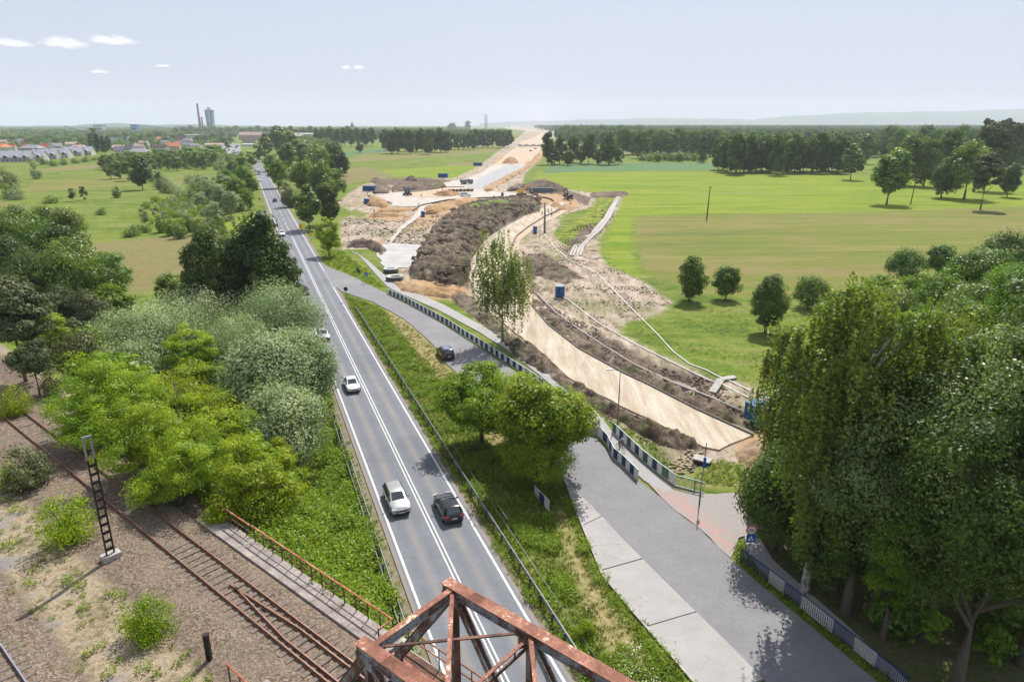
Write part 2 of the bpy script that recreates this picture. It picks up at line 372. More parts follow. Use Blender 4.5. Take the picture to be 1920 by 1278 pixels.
def axis(lo, hi, fine_lo, fine_hi, d, g):
    v = list(np.arange(fine_lo, fine_hi, d)); s = d
    while v[-1] < hi: s *= g; v.append(v[-1] + s)
    s = d
    while v[0] > lo: s *= g; v.insert(0, v[0] - s)
    return np.array(v)
gx = axis(-9000, 9000, -62, 78, .85, 1.045); gy = axis(-400, 11500, 16, 175, .85, 1.035)
GX, GY = np.meshgrid(gx, gy)
GZ = terrain(GX, GY)
nx, ny = len(gx), len(gy)
def tz(x, y):
    """ground height by reading the built grid"""
    i = int(np.searchsorted(gx, x)) - 1; j = int(np.searchsorted(gy, y)) - 1
    i = min(max(i, 0), len(gx) - 2); j = min(max(j, 0), len(gy) - 2)
    u = min(max((x - gx[i]) / (gx[i + 1] - gx[i]), 0), 1); v = min(max((y - gy[j]) / (gy[j + 1] - gy[j]), 0), 1)
    return float((GZ[j, i] * (1 - u) + GZ[j, i + 1] * u) * (1 - v) + (GZ[j + 1, i] * (1 - u) + GZ[j + 1, i + 1] * u) * v)
verts = np.stack([GX, GY, GZ], -1).reshape(-1, 3)
idx = np.arange(nx * ny).reshape(ny, nx)
quads = np.stack([idx[:-1, :-1], idx[:-1, 1:], idx[1:, 1:], idx[1:, :-1]], -1).reshape(-1, 4)
def fast_mesh(name, verts, polys, k):
    me = bpy.data.meshes.new(name); me.vertices.add(len(verts)); me.vertices.foreach_set('co', np.ascontiguousarray(verts, np.float32).ravel())
    me.loops.add(polys.size); me.loops.foreach_set('vertex_index', np.ascontiguousarray(polys, np.int32).ravel())
    me.polygons.add(len(polys)); me.polygons.foreach_set('loop_start', np.arange(0, polys.size, k, dtype=np.int32))
    me.update(calc_edges=True); return me
gme = fast_mesh('ground', verts, quads, 4)
gme.polygons.foreach_set('use_smooth', np.ones(len(quads), bool))
for k, ps in Z.items():
    d = np.full(GX.shape, -40.0)
    for q in ps:
        q = np.array(q); x0, y0 = q.min(0) - 40; x1, y1 = q.max(0) + 40
        ix = np.where((gx > x0) & (gx < x1))[0]; iy = np.where((gy > y0) & (gy < y1))[0]
        if len(ix) == 0 or len(iy) == 0: continue
        sl = np.ix_(iy, ix); d[sl] = np.maximum(d[sl], sdf(q, GX[sl], GY[sl]))
    a = gme.attributes.new('z_' + k, 'FLOAT', 'POINT'); a.data.foreach_set('value', np.clip(d, -40, 40).astype(np.float32).ravel())
slope = np.hypot(*np.gradient(terrain_base(GX, GY), gy, gx)); a = gme.attributes.new('slope', 'FLOAT', 'POINT'); a.data.foreach_set('value', slope.astype(np.float32).ravel())

def ground_material():
    t = NT('ground_cover')
    n1 = t.noise(.045, 5, .6); n2 = t.noise(.35, 5, .62); n3 = t.noise(2.2, 5, .7); n4 = t.noise(9.0, 3, .7)
    row = t.noise(.05, 6, .68, stretch=(.28, 1.8, 1), rot=R(4))
    edge = t.math('ADD', t.math('MULTIPLY', t.math('SUBTRACT', n2, .5), 4.2), t.math('MULTIPLY', t.math('SUBTRACT', n3, .5), 2.2))
    def mask(k, amp=1.0, soft=.5, shift=0.0):
        v = t.math('ADD', t.attr('z_' + k), t.math('MULTIPLY', edge, amp))
        return t.mr(v, -soft + shift, soft + shift)
    mead = t.noise(.16, 4, .6, stretch=(.25, 1.4, 1), rot=R(-12))
    # rough meadow: fresh green with yellow and dull patches, mottled with tufts
    g = t.ramp(t.math('ADD', t.math('MULTIPLY', n1, .5), t.math('MULTIPLY', n2, .5)), [(.36, (.075, .125, .018)), (.48, (.125, .185, .022)), (.56, (.19, .225, .04)), (.66, (.10, .15, .03))])
    g = t.mix(t.mr(n3, .38, .66), g, t.mix(1.0, g, (.55, .60, .45, 1), 'MULTIPLY'))
    g = t.mix(t.mr(mead, .50, .62, 0, .55), g, (.20, .20, .065, 1)); g = t.mix(t.mr(mead, .44, .36, 0, .5), g, (.075, .125, .02, 1))
    def zone(base, k, col, amp=1.0, soft=.6, shift=0.0, fac=1.0):
        m = mask(k, amp, soft, shift)
        if fac != 1.0: m = t.math('MULTIPLY', m, fac)
        return t.mix(m, base, col)
    olive = t.ramp(row, [(.34, (.095, .130, .022)), (.44, (.165, .175, .040)), (.52, (.14, .17, .022)), (.6, (.215, .19, .065)), (.7, (.12, .165, .02))])
    ln = t.noise(1.0, 3, .6, stretch=(.02, .9, 1), rot=R(4)); olive = t.mix(t.mr(ln, .45, .6, 0, .4), olive, (.195, .178, .06, 1))
    olive = t.mix(t.mr(n3, .4, .7), olive, t.mix(1.0, olive, (.68, .72, .6, 1), 'MULTIPLY'))
    bright = t.ramp(t.math('ADD', t.math('MULTIPLY', row, .7), t.math('MULTIPLY', n2, .3)), [(.36, (.10, .175, .012)), (.46, (.15, .215, .014)), (.54, (.225, .26, .02)), (.59, (.15, .20, .035)), (.64, (.26, .28, .16))])
    ln2 = t.noise(.22, 4, .65, stretch=(.10, 1.3, 1), rot=R(4)); bright = t.mix(t.mr(ln2, .48, .60, 0, .6), bright, (.12, .175, .03, 1)); bright = t.mix(t.mr(ln2, .40, .34, 0, .5), bright, (.26, .27, .09, 1))
    olive = t.mix(t.mr(ln2, .52, .62, 0, .6), olive, (.10, .145, .025, 1)); olive = t.mix(t.mr(ln2, .44, .36, 0, .6), olive, (.215, .195, .07, 1))
    bright = t.mix(t.mr(n3, .42, .72), bright, t.mix(1.0, bright, (.72, .78, .6, 1), 'MULTIPLY'))
    patch = t.noise(.022, 4, .6, stretch=(.6, 1.6, 1)); olive = t.mix(t.mr(patch, .5, .62, 0, .5), olive, (.225, .17, .08, 1))
    c = zone(g, 'olive', olive, 1.1, 1.2)
    c = zone(c, 'bright', bright, 1.2, 1.5)
    c = zone(c, 'crop', t.mix(t.mr(n2, .4, .6), (.075, .145, .055, 1), (.10, .17, .075, 1)), .5)
    brown = t.mix(t.mr(n2, .35, .65), (.235, .175, .085, 1), (.17, .165, .06, 1))
    brown = t.mix(t.mr(n3, .45, .62), brown, (.12, .13, .04, 1))
    c = zone(c, 'brown', brown, 1.3, 2.0)
    straw = t.mix(t.mr(n3, .4, .6), (.36, .28, .15, 1), (.17, .16, .05, 1))
    c = zone(c, 'straw', straw, .22, .6)
    c = zone(c, 'soil', t.mix(t.mr(n3, .4, .62), (.11, .095, .05, 1), (.055, .09, .018, 1)), .6)
    # disturbed ground of the works: pale trampled earth with darker clods and wheel streaks
    streak = t.noise(.6, 6, .72, stretch=(1.0, .22, 1), rot=R(-30), dist=.6)
    mud = t.ramp(t.math('ADD', t.math('MULTIPLY', streak, .6), t.math('MULTIPLY', n3, .4)), [(.34, (.10, .072, .048)), (.45, (.245, .19, .135)), (.54, (.39, .32, .25)), (.66, (.52, .46, .385))])
    mud = t.mix(t.math('MULTIPLY', t.mr(n1, .50, .62), t.mr(n3, .42, .58)), mud, (.13, .15, .045, 1))
    c = zone(c, 'mud', mud, .9, .8)
    dark = t.ramp(t.math('ADD', t.math('MULTIPLY', streak, .4), t.math('MULTIPLY', n3, .6)), [(.34, (.045, .032, .024)), (.5, (.125, .092, .068)), (.66, (.25, .20, .155))])
    c = zone(c, 'dark', dark, .6, .6)
    sand = t.mix(t.mr(n3, .35, .68), (.40, .27, .15, 1), (.29, .195, .11, 1))
    c = zone(c, 'sand', sand, .35, .5)
    c = zone(c, 'green2', t.mix(t.mr(n3, .5, .62), g, (.27, .24, .12, 1)), 1.0, .8)
    c = zone(c, 'yellow', t.mix(t.mr(n2, .50, .64, 0, .75), g, (.34, .32, .02, 1)), 1.2, 1.5)
    # wheel ruts
    # railway plateau: pale sand and gravel, moss and weeds between
    dg = t.ramp(t.math('ADD', t.math('MULTIPLY', n2, .5), t.math('MULTIPLY', n3, .5)), [(.36, (.11, .115, .045)), (.43, (.22, .18, .11)), (.52, (.39, .315, .215)), (.64, (.29, .23, .155))])
    flat_m = t.math('MULTIPLY', mask('drygravel', .25, .5), t.mr(t.attr('slope'), .35, .12))
    c = t.mix(flat_m, c, t.mix(t.mr(n4, .35, .65), dg, t.mix(1.0, dg, (.62, .6, .58, 1), 'MULTIPLY')))
    vc = t.vor(9.0, out='Color'); vd = t.vor(9.0)
    vs = t.n.new('ShaderNodeSeparateColor'); t.l.new(vc, vs.inputs[0])
    stone = t.ramp(vs.outputs[0], [(0, (.12, .085, .06)), (.35, (.25, .18, .125)), (.7, (.37, .285, .205)), (1, (.50, .42, .33))])
    stone = t.mix(t.mr(vd, .02, .075, .0, .65), stone, (.07, .055, .045, 1))
    stone = t.mix(t.mr(n2, .54, .70, 0, .6), stone, (.155, .105, .07, 1))
    bm = t.math('MULTIPLY', mask('ballast', .2, .35), t.mr(t.attr('slope'), .45, .2))
    c = t.mix(bm, c, stone)
    # grey wet silt between the ballast and the sand
    silt = t.math('MULTIPLY', t.math('MULTIPLY', t.mr(t.attr('z_ballast'), -2.2, -1.2), t.mr(t.attr('z_ballast'), .4, -.3)), t.math('MULTIPLY', flat_m, t.mr(n2, .54, .66, 0, .8)))
    c = t.mix(silt, c, (.20, .195, .20, 1))
    c = zone(c, 'shoulder', t.mix(t.mr(n3, .35, .6), (.25, .205, .175, 1), (.16, .15, .07, 1)), .06, .18)
    for w_ in (0,): pass
    lowb = t.math('ADD', t.math('MULTIPLY', n3, .7), t.math('MULTIPLY', n4, .3))
    t.bsdf(c, .95, 0, t.bump(lowb, .9, .22), .12)
    return t.m
gme.materials.append(ground_material())
ground = link('ground', gme, kind='structure')

# ---------------------------------------------------------------- sheets
def sheet(name, pts, mat, top=.03, depth=.25, jitter=0.0, seg=0, parent=None, world_pts=False, **k):
    w = [Vector((p[0], p[1])) for p in (pts if world_pts else pz(pts))]
    if seg:
        rn = random.Random(len(name) + int(w[0].x * 10)); out = []
        for i in range(len(w)):
            a, b = w[i], w[(i + 1) % len(w)]; n = max(1, int((b - a).length / seg)); d = (b - a).normalized(); nn = Vector((-d.y, d.x))
            for j in range(n):
                q = a.lerp(b, j / n); out.append(q + nn * (rn.uniform(-1, 1) * jitter if j else 0))
        w = out
    bm = bmesh.new(); vs = [bm.verts.new((p.x, p.y, top)) for p in w]
    f = bm.faces.new(vs); f.normal_update()
    if f.normal.z < 0: bmesh.ops.reverse_faces(bm, faces=[f])
    r = bmesh.ops.extrude_edge_only(bm, edges=list(bm.edges)); low = [e for e in r['geom'] if isinstance(e, bmesh.types.BMVert)]
    for v in low: v.co.z -= depth
    bmesh.ops.triangulate(bm, faces=[f], ngon_method='EAR_CLIP')
    bmesh.ops.recalc_face_normals(bm, faces=list(bm.faces))
    if max(bm.faces, key=lambda q: q.calc_area()).normal.z < 0: bmesh.ops.reverse_faces(bm, faces=list(bm.faces))
    me = bpy.data.meshes.new(name); bm.to_mesh(me); bm.free(); me.materials.append(mat)
    return link(name, me, parent, **k)

def asphalt(name, base, warm, wheel=None, frame=None):
    t = NT(name)
    n = t.noise(.35, 5, .65); f = t.noise(14, 3, .8); n2 = t.noise(2.0, 4, .7)
    col = t.mix(t.mr(n, .3, .7), tuple(base) + (1,), tuple(v * 1.22 for v in base) + (1,))
    col = t.mix(t.mr(n2, .35, .75, 0, .4), col, tuple(v * .8 for v in base) + (1,))
    col = t.mix(t.mr(f, .3, .7), t.mix(1.0, col, (.78, .78, .78, 1), 'MULTIPLY'), t.mix(1.0, col, (1.2, 1.2, 1.2, 1), 'MULTIPLY'))
    if frame:      # across-road coordinate: pale dusty strip between the wheel paths, darker polished wheel paths
        mp = t.n.new('ShaderNodeVectorMath'); mp.operation = 'DOT_PRODUCT'; t.l.new(t.pos(), mp.inputs[0]); mp.inputs[1].default_value = (RN.x, RN.y, 0)
        o = t.math('SUBTRACT', mp.outputs['Value'], R0.dot(RN)); a = t.math('ABSOLUTE', o)
        ctr = t.math('ABSOLUTE', t.math('SUBTRACT', a, 1.75))
        n5 = t.noise(.25, 4, .7, stretch=(1, 1, 1))
        dust = t.math('MULTIPLY', t.mr(t.math('ADD', ctr, t.math('MULTIPLY', t.math('SUBTRACT', n2, .5), .4)), .42, .05), t.mr(n5, .35, .65, .25, .75))
        col = t.mix(dust, col, tuple(warm) + (1,))
        wp = t.mr(t.math('ABSOLUTE', t.math('SUBTRACT', ctr, .80)), .45, .1, 0, .6)
        col = t.mix(wp, col, t.mix(1.0, col, (.82, .84, .88, 1), 'MULTIPLY'))
        pt = t.mr(t.noise(.06, 2, .4, stretch=(1, 1, 1)), .56, .565, 0, .35); col = t.mix(pt, col, t.mix(1.0, col, (.72, .73, .76, 1), 'MULTIPLY'))
        crk = t.mr(t.vor(.16, feature='DISTANCE_TO_EDGE'), .002, .0, 0, .15); col = t.mix(t.math('MULTIPLY', crk, t.mr(t.noise(.1, 2, .5), .5, .55)), col, (.04, .04, .045, 1))
        edge = t.mr(t.math('ADD', a, t.math('MULTIPLY', t.math('SUBTRACT', n2, .5), .3)), 3.62, 3.72)
        col = t.mix(edge, col, (.20, .175, .16, 1))
    else:
        cr = t.mr(t.noise(.22, 6, .62, dist=1.2), .492, .5); cr2 = t.mr(t.noise(.22, 6, .62, dist=1.2), .508, .5)
        col = t.mix(t.math('MULTIPLY', t.math('MULTIPLY', cr, cr2), .22), col, (.05, .05, .05, 1))
        col = t.mix(t.mr(t.noise(.12, 3, .5), .55, .7, 0, .55), col, tuple(warm) + (1,))
    return t.bsdf(col, .78, 0, t.bump(f, .25, .02), .35)
M_ROAD = asphalt('road_asphalt', (.135, .142, .158), (.225, .20, .17), frame=True)
M_SIDE = asphalt('side_asphalt', (.165, .162, .168), (.235, .225, .22))
M_PATH = asphalt('path_asphalt', (.26, .25, .24), (.36, .33, .28))
M_WHITE = simple('road_paint', (.56, .56, .545), (.36, .355, .35), 5, .65, bump=.1, lo=.45, hi=.70)
road = sheet('main_road', arr([RD(-90, -3.95), RD(770, -3.95), RD(770, 3.95), RD(-90, 3.95)]), M_ROAD, .02, .3, world_pts=True, kind='structure')
def strip(name, o, w, s0, s1, z=.026, parent=None, mat=None):
    mb = MB(); mb.add([RD(s0, o - w / 2, z), RD(s1, o - w / 2, z), RD(s1, o + w / 2, z), RD(s0, o + w / 2, z)], [(0, 1, 2, 3)][::-1], mat or M_WHITE)
    me = mb.mesh(name); 
    if me.polygons[0].normal.z < 0: me.flip_normals()
    return link(name, me, parent)
strip('edge_line', -3.38, .20, -90, 520, parent=road)
strip('edge_line', 3.38, .20, -90, 98, parent=road); strip('edge_line', 3.38, .20, 116, 520, parent=road)
strip('centre_line', -.16, .125, -90, 172, parent=road); strip('centre_line', .16, .125, -90, 172, parent=road)
strip('centre_line', .0, .15, 176, 196, parent=road)
for i in range(24): strip('lane_dash', 0, .15, 200 + i * 12, 206 + i * 12, parent=road)
for i in range(8): strip('lane_dash', 3.4, .2, 98.6 + i * 2.2, 99.6 + i * 2.2, parent=road)
side = sheet('side_road', SIDE_ROAD, M_SIDE, .028, .3, .12, 2.5, kind='structure')
path = sheet('cycle_path', PATH, M_PATH, .04, .3, .05, 2.5, kind='structure')
path2 = sheet('footpath', PATH2, M_PATH, .04, .3, .06, 2, kind='structure')
t = NT('apron_surface'); n2 = t.noise(.8, 5, .7); n3 = t.noise(4, 4, .7)
c = t.mix(t.mr(n3, .3, .7), (.30, .275, .25, 1), (.23, .215, .20, 1))
p_axis = P(1215, 890); q_axis = P(1385, 1035); dd = (q_axis - p_axis).normalized(); nn_ = Vector((-dd.y, dd.x, 0))
dp = t.n.new('ShaderNodeVectorMath'); dp.operation = 'DOT_PRODUCT'; t.l.new(t.pos(), dp.inputs[0]); dp.inputs[1].default_value = tuple(nn_)
oo = t.math('ABSOLUTE', t.math('SUBTRACT', dp.outputs['Value'], p_axis.dot(nn_)))
pink = t.math('MULTIPLY', t.mr(t.math('ADD', oo, t.math('MULTIPLY', t.math('SUBTRACT', n2, .5), 2.4)), 1.35, .8), t.mr(t.noise(1.6, 5, .7), .44, .60, .05, .8))
c = t.mix(pink, c, (.40, .215, .185, 1)); t.bsdf(c, .85, 0, t.bump(n3, .2, .03), .25)
apron = sheet('crossing_apron', APRON, t.m, .034, .3, .08, 1.5, kind='structure')
# concrete lay-by: separate cast slabs with open joints
t = NT('old_concrete'); n2 = t.noise(.5, 5, .65); n3 = t.noise(5, 5, .75); rnd = t.n.new('ShaderNodeObjectInfo').outputs['Random']
c = t.mix(t.mr(n2, .3, .7), (.26, .25, .24, 1), (.355, .34, .325, 1)); c = t.mix(t.mr(n3, .35, .7, 0, .5), c, (.30, .285, .265, 1))
c = t.mix(t.mr(rnd, 0, 1, 0, .35), c, (.34, .33, .32, 1))
crk = t.vor(.35, feature='DISTANCE_TO_EDGE'); cr = t.mr(t.math('ADD', crk, t.math('MULTIPLY', t.math('SUBTRACT', n3, .5), .12)), .008, .0, 0, .5)
c = t.mix(t.math('MULTIPLY', cr, t.mr(t.noise(.3, 2, .5), .52, .58)), c, (.10, .095, .085, 1))
M_CONC = t.bsdf(c, .85, 0, t.bump(n3, .25, .03), .25)
layby = empty('concrete_layby', P(1180, 1060), kind='structure')
lb = [Vector((a, b)) for a, b in pz(LAYBY)]
inner, outer = lb[:9], lb[9:][::-1]
def along(pl, n):
    L = [0]
    for i in range(len(pl) - 1): L.append(L[-1] + (pl[i + 1] - pl[i]).length)
    return L
def at_y(pl, y):
    pts = sorted(pl, key=lambda p: -p.y)
    for i in range(len(pts) - 1):
        if pts[i].y >= y >= pts[i + 1].y:
            k = (pts[i].y - y) / max(1e-6, pts[i].y - pts[i + 1].y); return pts[i].lerp(pts[i + 1], k)
    return pts[0] if y > pts[0].y else pts[-1]
ys = list(np.arange(inner[0].y - .4, inner[-1].y, -6.2))
for i in range(len(ys) - 1):
    a, b = ys[i] - .05, ys[i + 1] + .05
    sk = 1.5
    pin = [at_y(inner, a - 0), at_y(inner, (a + b) / 2), at_y(inner, b)]; pout = [at_y(outer, b - sk), at_y(outer, (a + b) / 2 - sk), at_y(outer, a - sk)]
    q = [(p.x, p.y) for p in pin + pout]
    sl = sheet('slab', q, M_CONC, .045 + .012 * (i % 2), .3, world_pts=True, parent=None)
    sl.parent = layby; sl.matrix_parent_inverse = Matrix.Translation(-layby.location)
def concrete_like(name, a, b, c2, sc=.8, stretch=None, rot=0):
    t = NT(name); n = t.noise(sc, 6, .68, stretch=stretch, rot=rot, dist=.3); m = t.noise(5, 4, .75); l = t.noise(.12, 3, .6)
    c = t.ramp(t.math('ADD', t.math('MULTIPLY', n, .65), t.math('MULTIPLY', m, .35)), [(.36, a), (.5, b), (.62, c2)])
    c = t.mix(t.mr(l, .45, .7, 0, .35), c, tuple(a) + (1,))
    return t.bsdf(c, .9, 0, t.bump(m, .3, .05), .15)
M_NEW = concrete_like('cement_roadbase', (.29, .225, .155), (.41, .345, .265), (.52, .46, .375), .55, (1.3, .16, 1), R(35))
M_RB = concrete_like('pale_roadbase', (.33, .285, .235), (.42, .38, .33), (.50, .465, .42), .3)
M_GREY = concrete_like('grey_subbase', (.26, .25, .245), (.33, .325, .325), (.38, .38, .39), .3)
M_SANDY = concrete_like('sand_track', (.31, .225, .145), (.42, .335, .24), (.50, .42, .325), .6)
M_PADC = concrete_like('damp_cement', (.30, .275, .25), (.39, .385, .375), (.44, .445, .44), .25)
sheet('new_road', NEW_ROAD, M_NEW, .10, .5, .15, 2, kind='structure')
sheet('roundabout', ROUNDABOUT, M_RB, .10, .5, .5, 8, kind='structure')
sheet('roundabout_island', ISLAND, M_SANDY, .16, .5, .4, 6, kind='structure')
sheet('grey_carriageway', CARRIAGE_R, M_GREY, .14, .5, .3, 8, kind='structure')
for q in FAR_ROADS: sheet('sand_roadway', q, M_SANDY, .11, .5, 1.5, 15, kind='structure')
sheet('cement_pad', PAD, M_PADC, .08, .5, .5, 3, kind='structure')
sheet('sand_track', TRACK_L, M_RB, .12, .4, .4, 4, kind='structure')
sheet('sand_path', SANDPATH, M_SANDY, .09, .4, .25, 2, kind='structure')
# ---------------------------------------------------------------- foliage
def leaf_mat(name, c, c2, transl=.35, rough=.45, gloss=.25):
    t = NT(name)
    tint = t.attr('tint'); rnd = t.n.new('ShaderNodeObjectInfo').outputs['Random']
    col = t.mix(tint, tuple(c) + (1,), tuple(c2) + (1,))
    hv = t.n.new('ShaderNodeHueSaturation'); t.l.new(col, hv.inputs['Color'])
    t.l.new(t.mr(rnd, 0, 1, .487, .512), hv.inputs['Hue']); t.l.new(t.mr(t.math('FRACT', t.math('MULTIPLY', rnd, 7.3)), 0, 1, .9, 1.14), hv.inputs['Value'])
    col = hv.outputs[0]
    d = t.n.new('ShaderNodeBsdfPrincipled'); t.l.new(col, d.inputs['Base Color']); d.inputs['Roughness'].default_value = rough; d.inputs['Specular IOR Level'].default_value = gloss
    tr = t.n.new('ShaderNodeBsdfTranslucent'); t.l.new(t.mix(1.0, col, (1.25, 1.35, .7, 1), 'MULTIPLY'), tr.inputs[0])
    m = t.n.new('ShaderNodeMixShader'); m.inputs[0].default_value = transl
    t.l.new(d.outputs[0], m.inputs[1]); t.l.new(tr.outputs[0], m.inputs[2]); t.l.new(m.outputs[0], t.out.inputs['Surface'])
    return t.m
LM = {
    'acacia': leaf_mat('lime_green_leaves', (.155, .255, .010), (.325, .385, .014), .44),
    'maple': leaf_mat('maple_leaves', (.135, .245, .010), (.285, .37, .014), .44),
    'sage': leaf_mat('pale_shining_leaves', (.10, .165, .045), (.26, .335, .12), .38, .4, .4),
    'willow': leaf_mat('silvery_willow_leaves', (.19, .25, .11), (.38, .44, .23), .30, .6, .2),
    'dark': leaf_mat('dark_green_leaves', (.043, .085, .014), (.11, .165, .028), .34, .5, .25),
    'alder': leaf_mat('alder_leaves', (.065, .12, .024), (.145, .225, .038), .38, .5, .2),
    'green': leaf_mat('mid_green_leaves', (.085, .155, .018), (.20, .275, .034), .40, .42, .4),
    'fresh': leaf_mat('fresh_green_leaves', (.09, .175, .012), (.19, .295, .022), .40, .5, .2),
    'birch': leaf_mat('birch_leaves', (.11, .16, .024), (.25, .29, .055), .42, .45, .3),
    'pine': leaf_mat('pine_needles', (.06, .085, .032), (.13, .145, .06), .2, .6, .2),
    'forest': leaf_mat('woodland_leaves', (.065, .12, .025), (.155, .22, .045), .36, .6, .08),
    'olivebush': leaf_mat('dull_olive_leaves', (.10, .12, .045), (.19, .20, .08), .32),
    'weeds': leaf_mat('weed_leaves', (.11, .19, .012), (.25, .33, .022), .45),
}
M_BARK = simple('bark', (.085, .068, .052), (.14, .115, .09), 9, .9, bump=.6)
M_BIRCHBARK = simple('birch_bark', (.45, .43, .40), (.10, .09, .08), 5, .85, stretch=(1, 1, .35), lo=.42, hi=.6)
M_PINEBARK = simple('pine_bark', (.22, .12, .07), (.11, .08, .06), 5, .9)

def unit(v): return v / (np.linalg.norm(v, axis=-1, keepdims=True) + 1e-9)
def crown_mesh(name, kind, seed, n_clump, n_leaf, leaf, mat, cf=.85, lobes=.25, flat=.75, rc=.16, profile='round', inner=.3, up=.35, A=1.3):
    """unit crown: x, y within .5 (scaled by the width), z up to 1 (scaled by the height); A = height / width keeps leaves and clumps undistorted"""
    g = np.random.default_rng(seed)
    d = unit(g.normal(size=(n_clump, 3)))
    bumps = unit(g.normal(size=(9, 3))); amp = g.uniform(.4, 1, 9)
    bulge = np.max(np.clip(d @ bumps.T, 0, 1) ** 3 * amp, axis=1)
    rr = np.where(g.random(n_clump) < inner, g.uniform(.25, .75, n_clump), g.uniform(.80, 1.0, n_clump))
    p = d * (rr * (1 - lobes + lobes * bulge * 1.35))[:, None]; zz = p[:, 2]
    if profile == 'column': k = np.clip(1.15 - .35 * np.abs(zz) ** 2, .3, 1.1); p[:, 0] *= k; p[:, 1] *= k; p[:, 2] = np.sign(zz) * np.abs(zz) ** .8
    elif profile == 'egg':
        h = (zz + 1) / 2; k = 1.12 - .55 * h ** 2; p[:, 0] *= k; p[:, 1] *= k
    c = np.stack([p[:, 0] * .43, p[:, 1] * .43, (1 - cf / 2) + p[:, 2] * cf / 2 * .9], -1)
    if profile == 'dome':
        b = .40 if kind == 'acacia' else .26; c[:, 2] = np.where(zz < 0, b + b * .86 * zz, b + (1 - b) * zz * .93); c[:, :2] *= np.where(zz < 0, 1 + .12 * zz, 1)[:, None]
    ctint = np.clip(g.normal(.45, .32, n_clump), 0, 1)
    ci = g.integers(0, n_clump, n_leaf); rcs = rc * g.uniform(.55, 1.35, n_clump)
    q = unit(g.normal(size=(n_leaf, 3))) * (g.random(n_leaf)[:, None] ** .4)
    if profile == 'weep':
        S = 9; key = ci * S + g.integers(0, S, n_leaf)
        offs = g.normal(size=(n_clump * S, 2)) * .040; ln = g.uniform(.04, .34, n_clump * S) * (1.25 / A) ** .5; f = g.random(n_leaf) ** .8
        pos = c[ci] + np.stack([offs[key, 0] * (1 + .3 * f) + g.normal(size=n_leaf) * .008, offs[key, 1] * (1 + .3 * f) + g.normal(size=n_leaf) * .008, .02 - f * ln[key]], -1)
        out = np.stack([offs[key, 0], offs[key, 1], .02 + 0 * f], -1); nrm = unit(unit(out) * .7 + g.normal(size=(n_leaf, 3)) * .7 + [0, 0, .25])
    else:
        off = q * rcs[ci][:, None]; off[:, 2] *= flat / A; pos = c[ci] + off
        axis = (pos - np.array([0, 0, 1 - cf * .6])) * np.array([1, 1, .6 * A]); nrm = unit(q * 1.05 + unit(axis) * .4 + g.normal(size=(n_leaf, 3)) * .42 + [0, 0, up])
    # let the foliage fill its measured box
    zt = np.percentile(pos[:, 2], 99.6); kz = .92 / max(zt - .08, .1); kr = .49 / np.percentile(np.hypot(pos[:, 0], pos[:, 1]), 97)
    for q_ in (pos, c): q_[:, 2] = .08 + (q_[:, 2] - .08) * kz; q_[:, :2] *= kr
    pos[:, 2] = np.maximum(pos[:, 2], .01)
    t1 = unit(np.cross(nrm, g.normal(size=(n_leaf, 3)))); t2 = np.cross(nrm, t1)
    s = leaf * g.uniform(.6, 1.35, n_leaf)[:, None]; sc = np.array([A, A, 1.0]); t1 = t1 * sc * s; t2 = t2 * sc * s
    v = np.stack([pos - t1 * .5, pos - t2 * .32 + t1 * .05, pos + t1 * .5, pos + t2 * .32 + t1 * .05], 1).reshape(-1, 3)
    me = fast_mesh(name, v, np.arange(n_leaf * 4).reshape(-1, 4), 4)
    ti = np.clip(ctint[ci] + g.normal(0, .18, n_leaf), 0, 1).astype(np.float32)
    a = me.attributes.new('tint', 'FLOAT', 'POINT'); a.data.foreach_set('value', np.repeat(ti, 4))
    me.materials.append(mat); return me, c
def trunk_mesh(name, centres, cf, mat, seed, thick=.022, limbs=9, stems=1, n=7):
    rn = random.Random(seed); mb = MB(); cs = [Vector(c) for c in centres]
    for s in range(stems):
        a = rn.uniform(0, 6.28); sp = .05 if stems > 1 else 0
        base = Vector((math.cos(a) * sp * .4, math.sin(a) * sp * .4, -.01)); top = Vector((math.cos(a) * sp * 3.2, math.sin(a) * sp * 3.2, .86))
        mid = base.lerp(top, .5) + Vector((rn.uniform(-.012, .012), rn.uniform(-.012, .012), 0)); th = thick / math.sqrt(stems)
        mb.tube([base, base.lerp(mid, .3), mid, top], [th * 1.5, th, th * .7, th * .15], n, mat)
        low = [c for c in cs if c.z > max(.18, 1 - cf)]
        for c in rn.sample(low, min(limbs // stems + 1, len(low))):
            h = max(.14, min(c.z - .12, .72)) * rn.uniform(.75, 1); k = h / .86
            o = base.lerp(top, k)
            mb.tube([o, o.lerp(c, .5) + Vector((0, 0, -.012)), c], [th * .5 * (1.1 - k), th * .32, th * .08], 5, mat, caps=False)
    me = mb.mesh(name, mat); return me
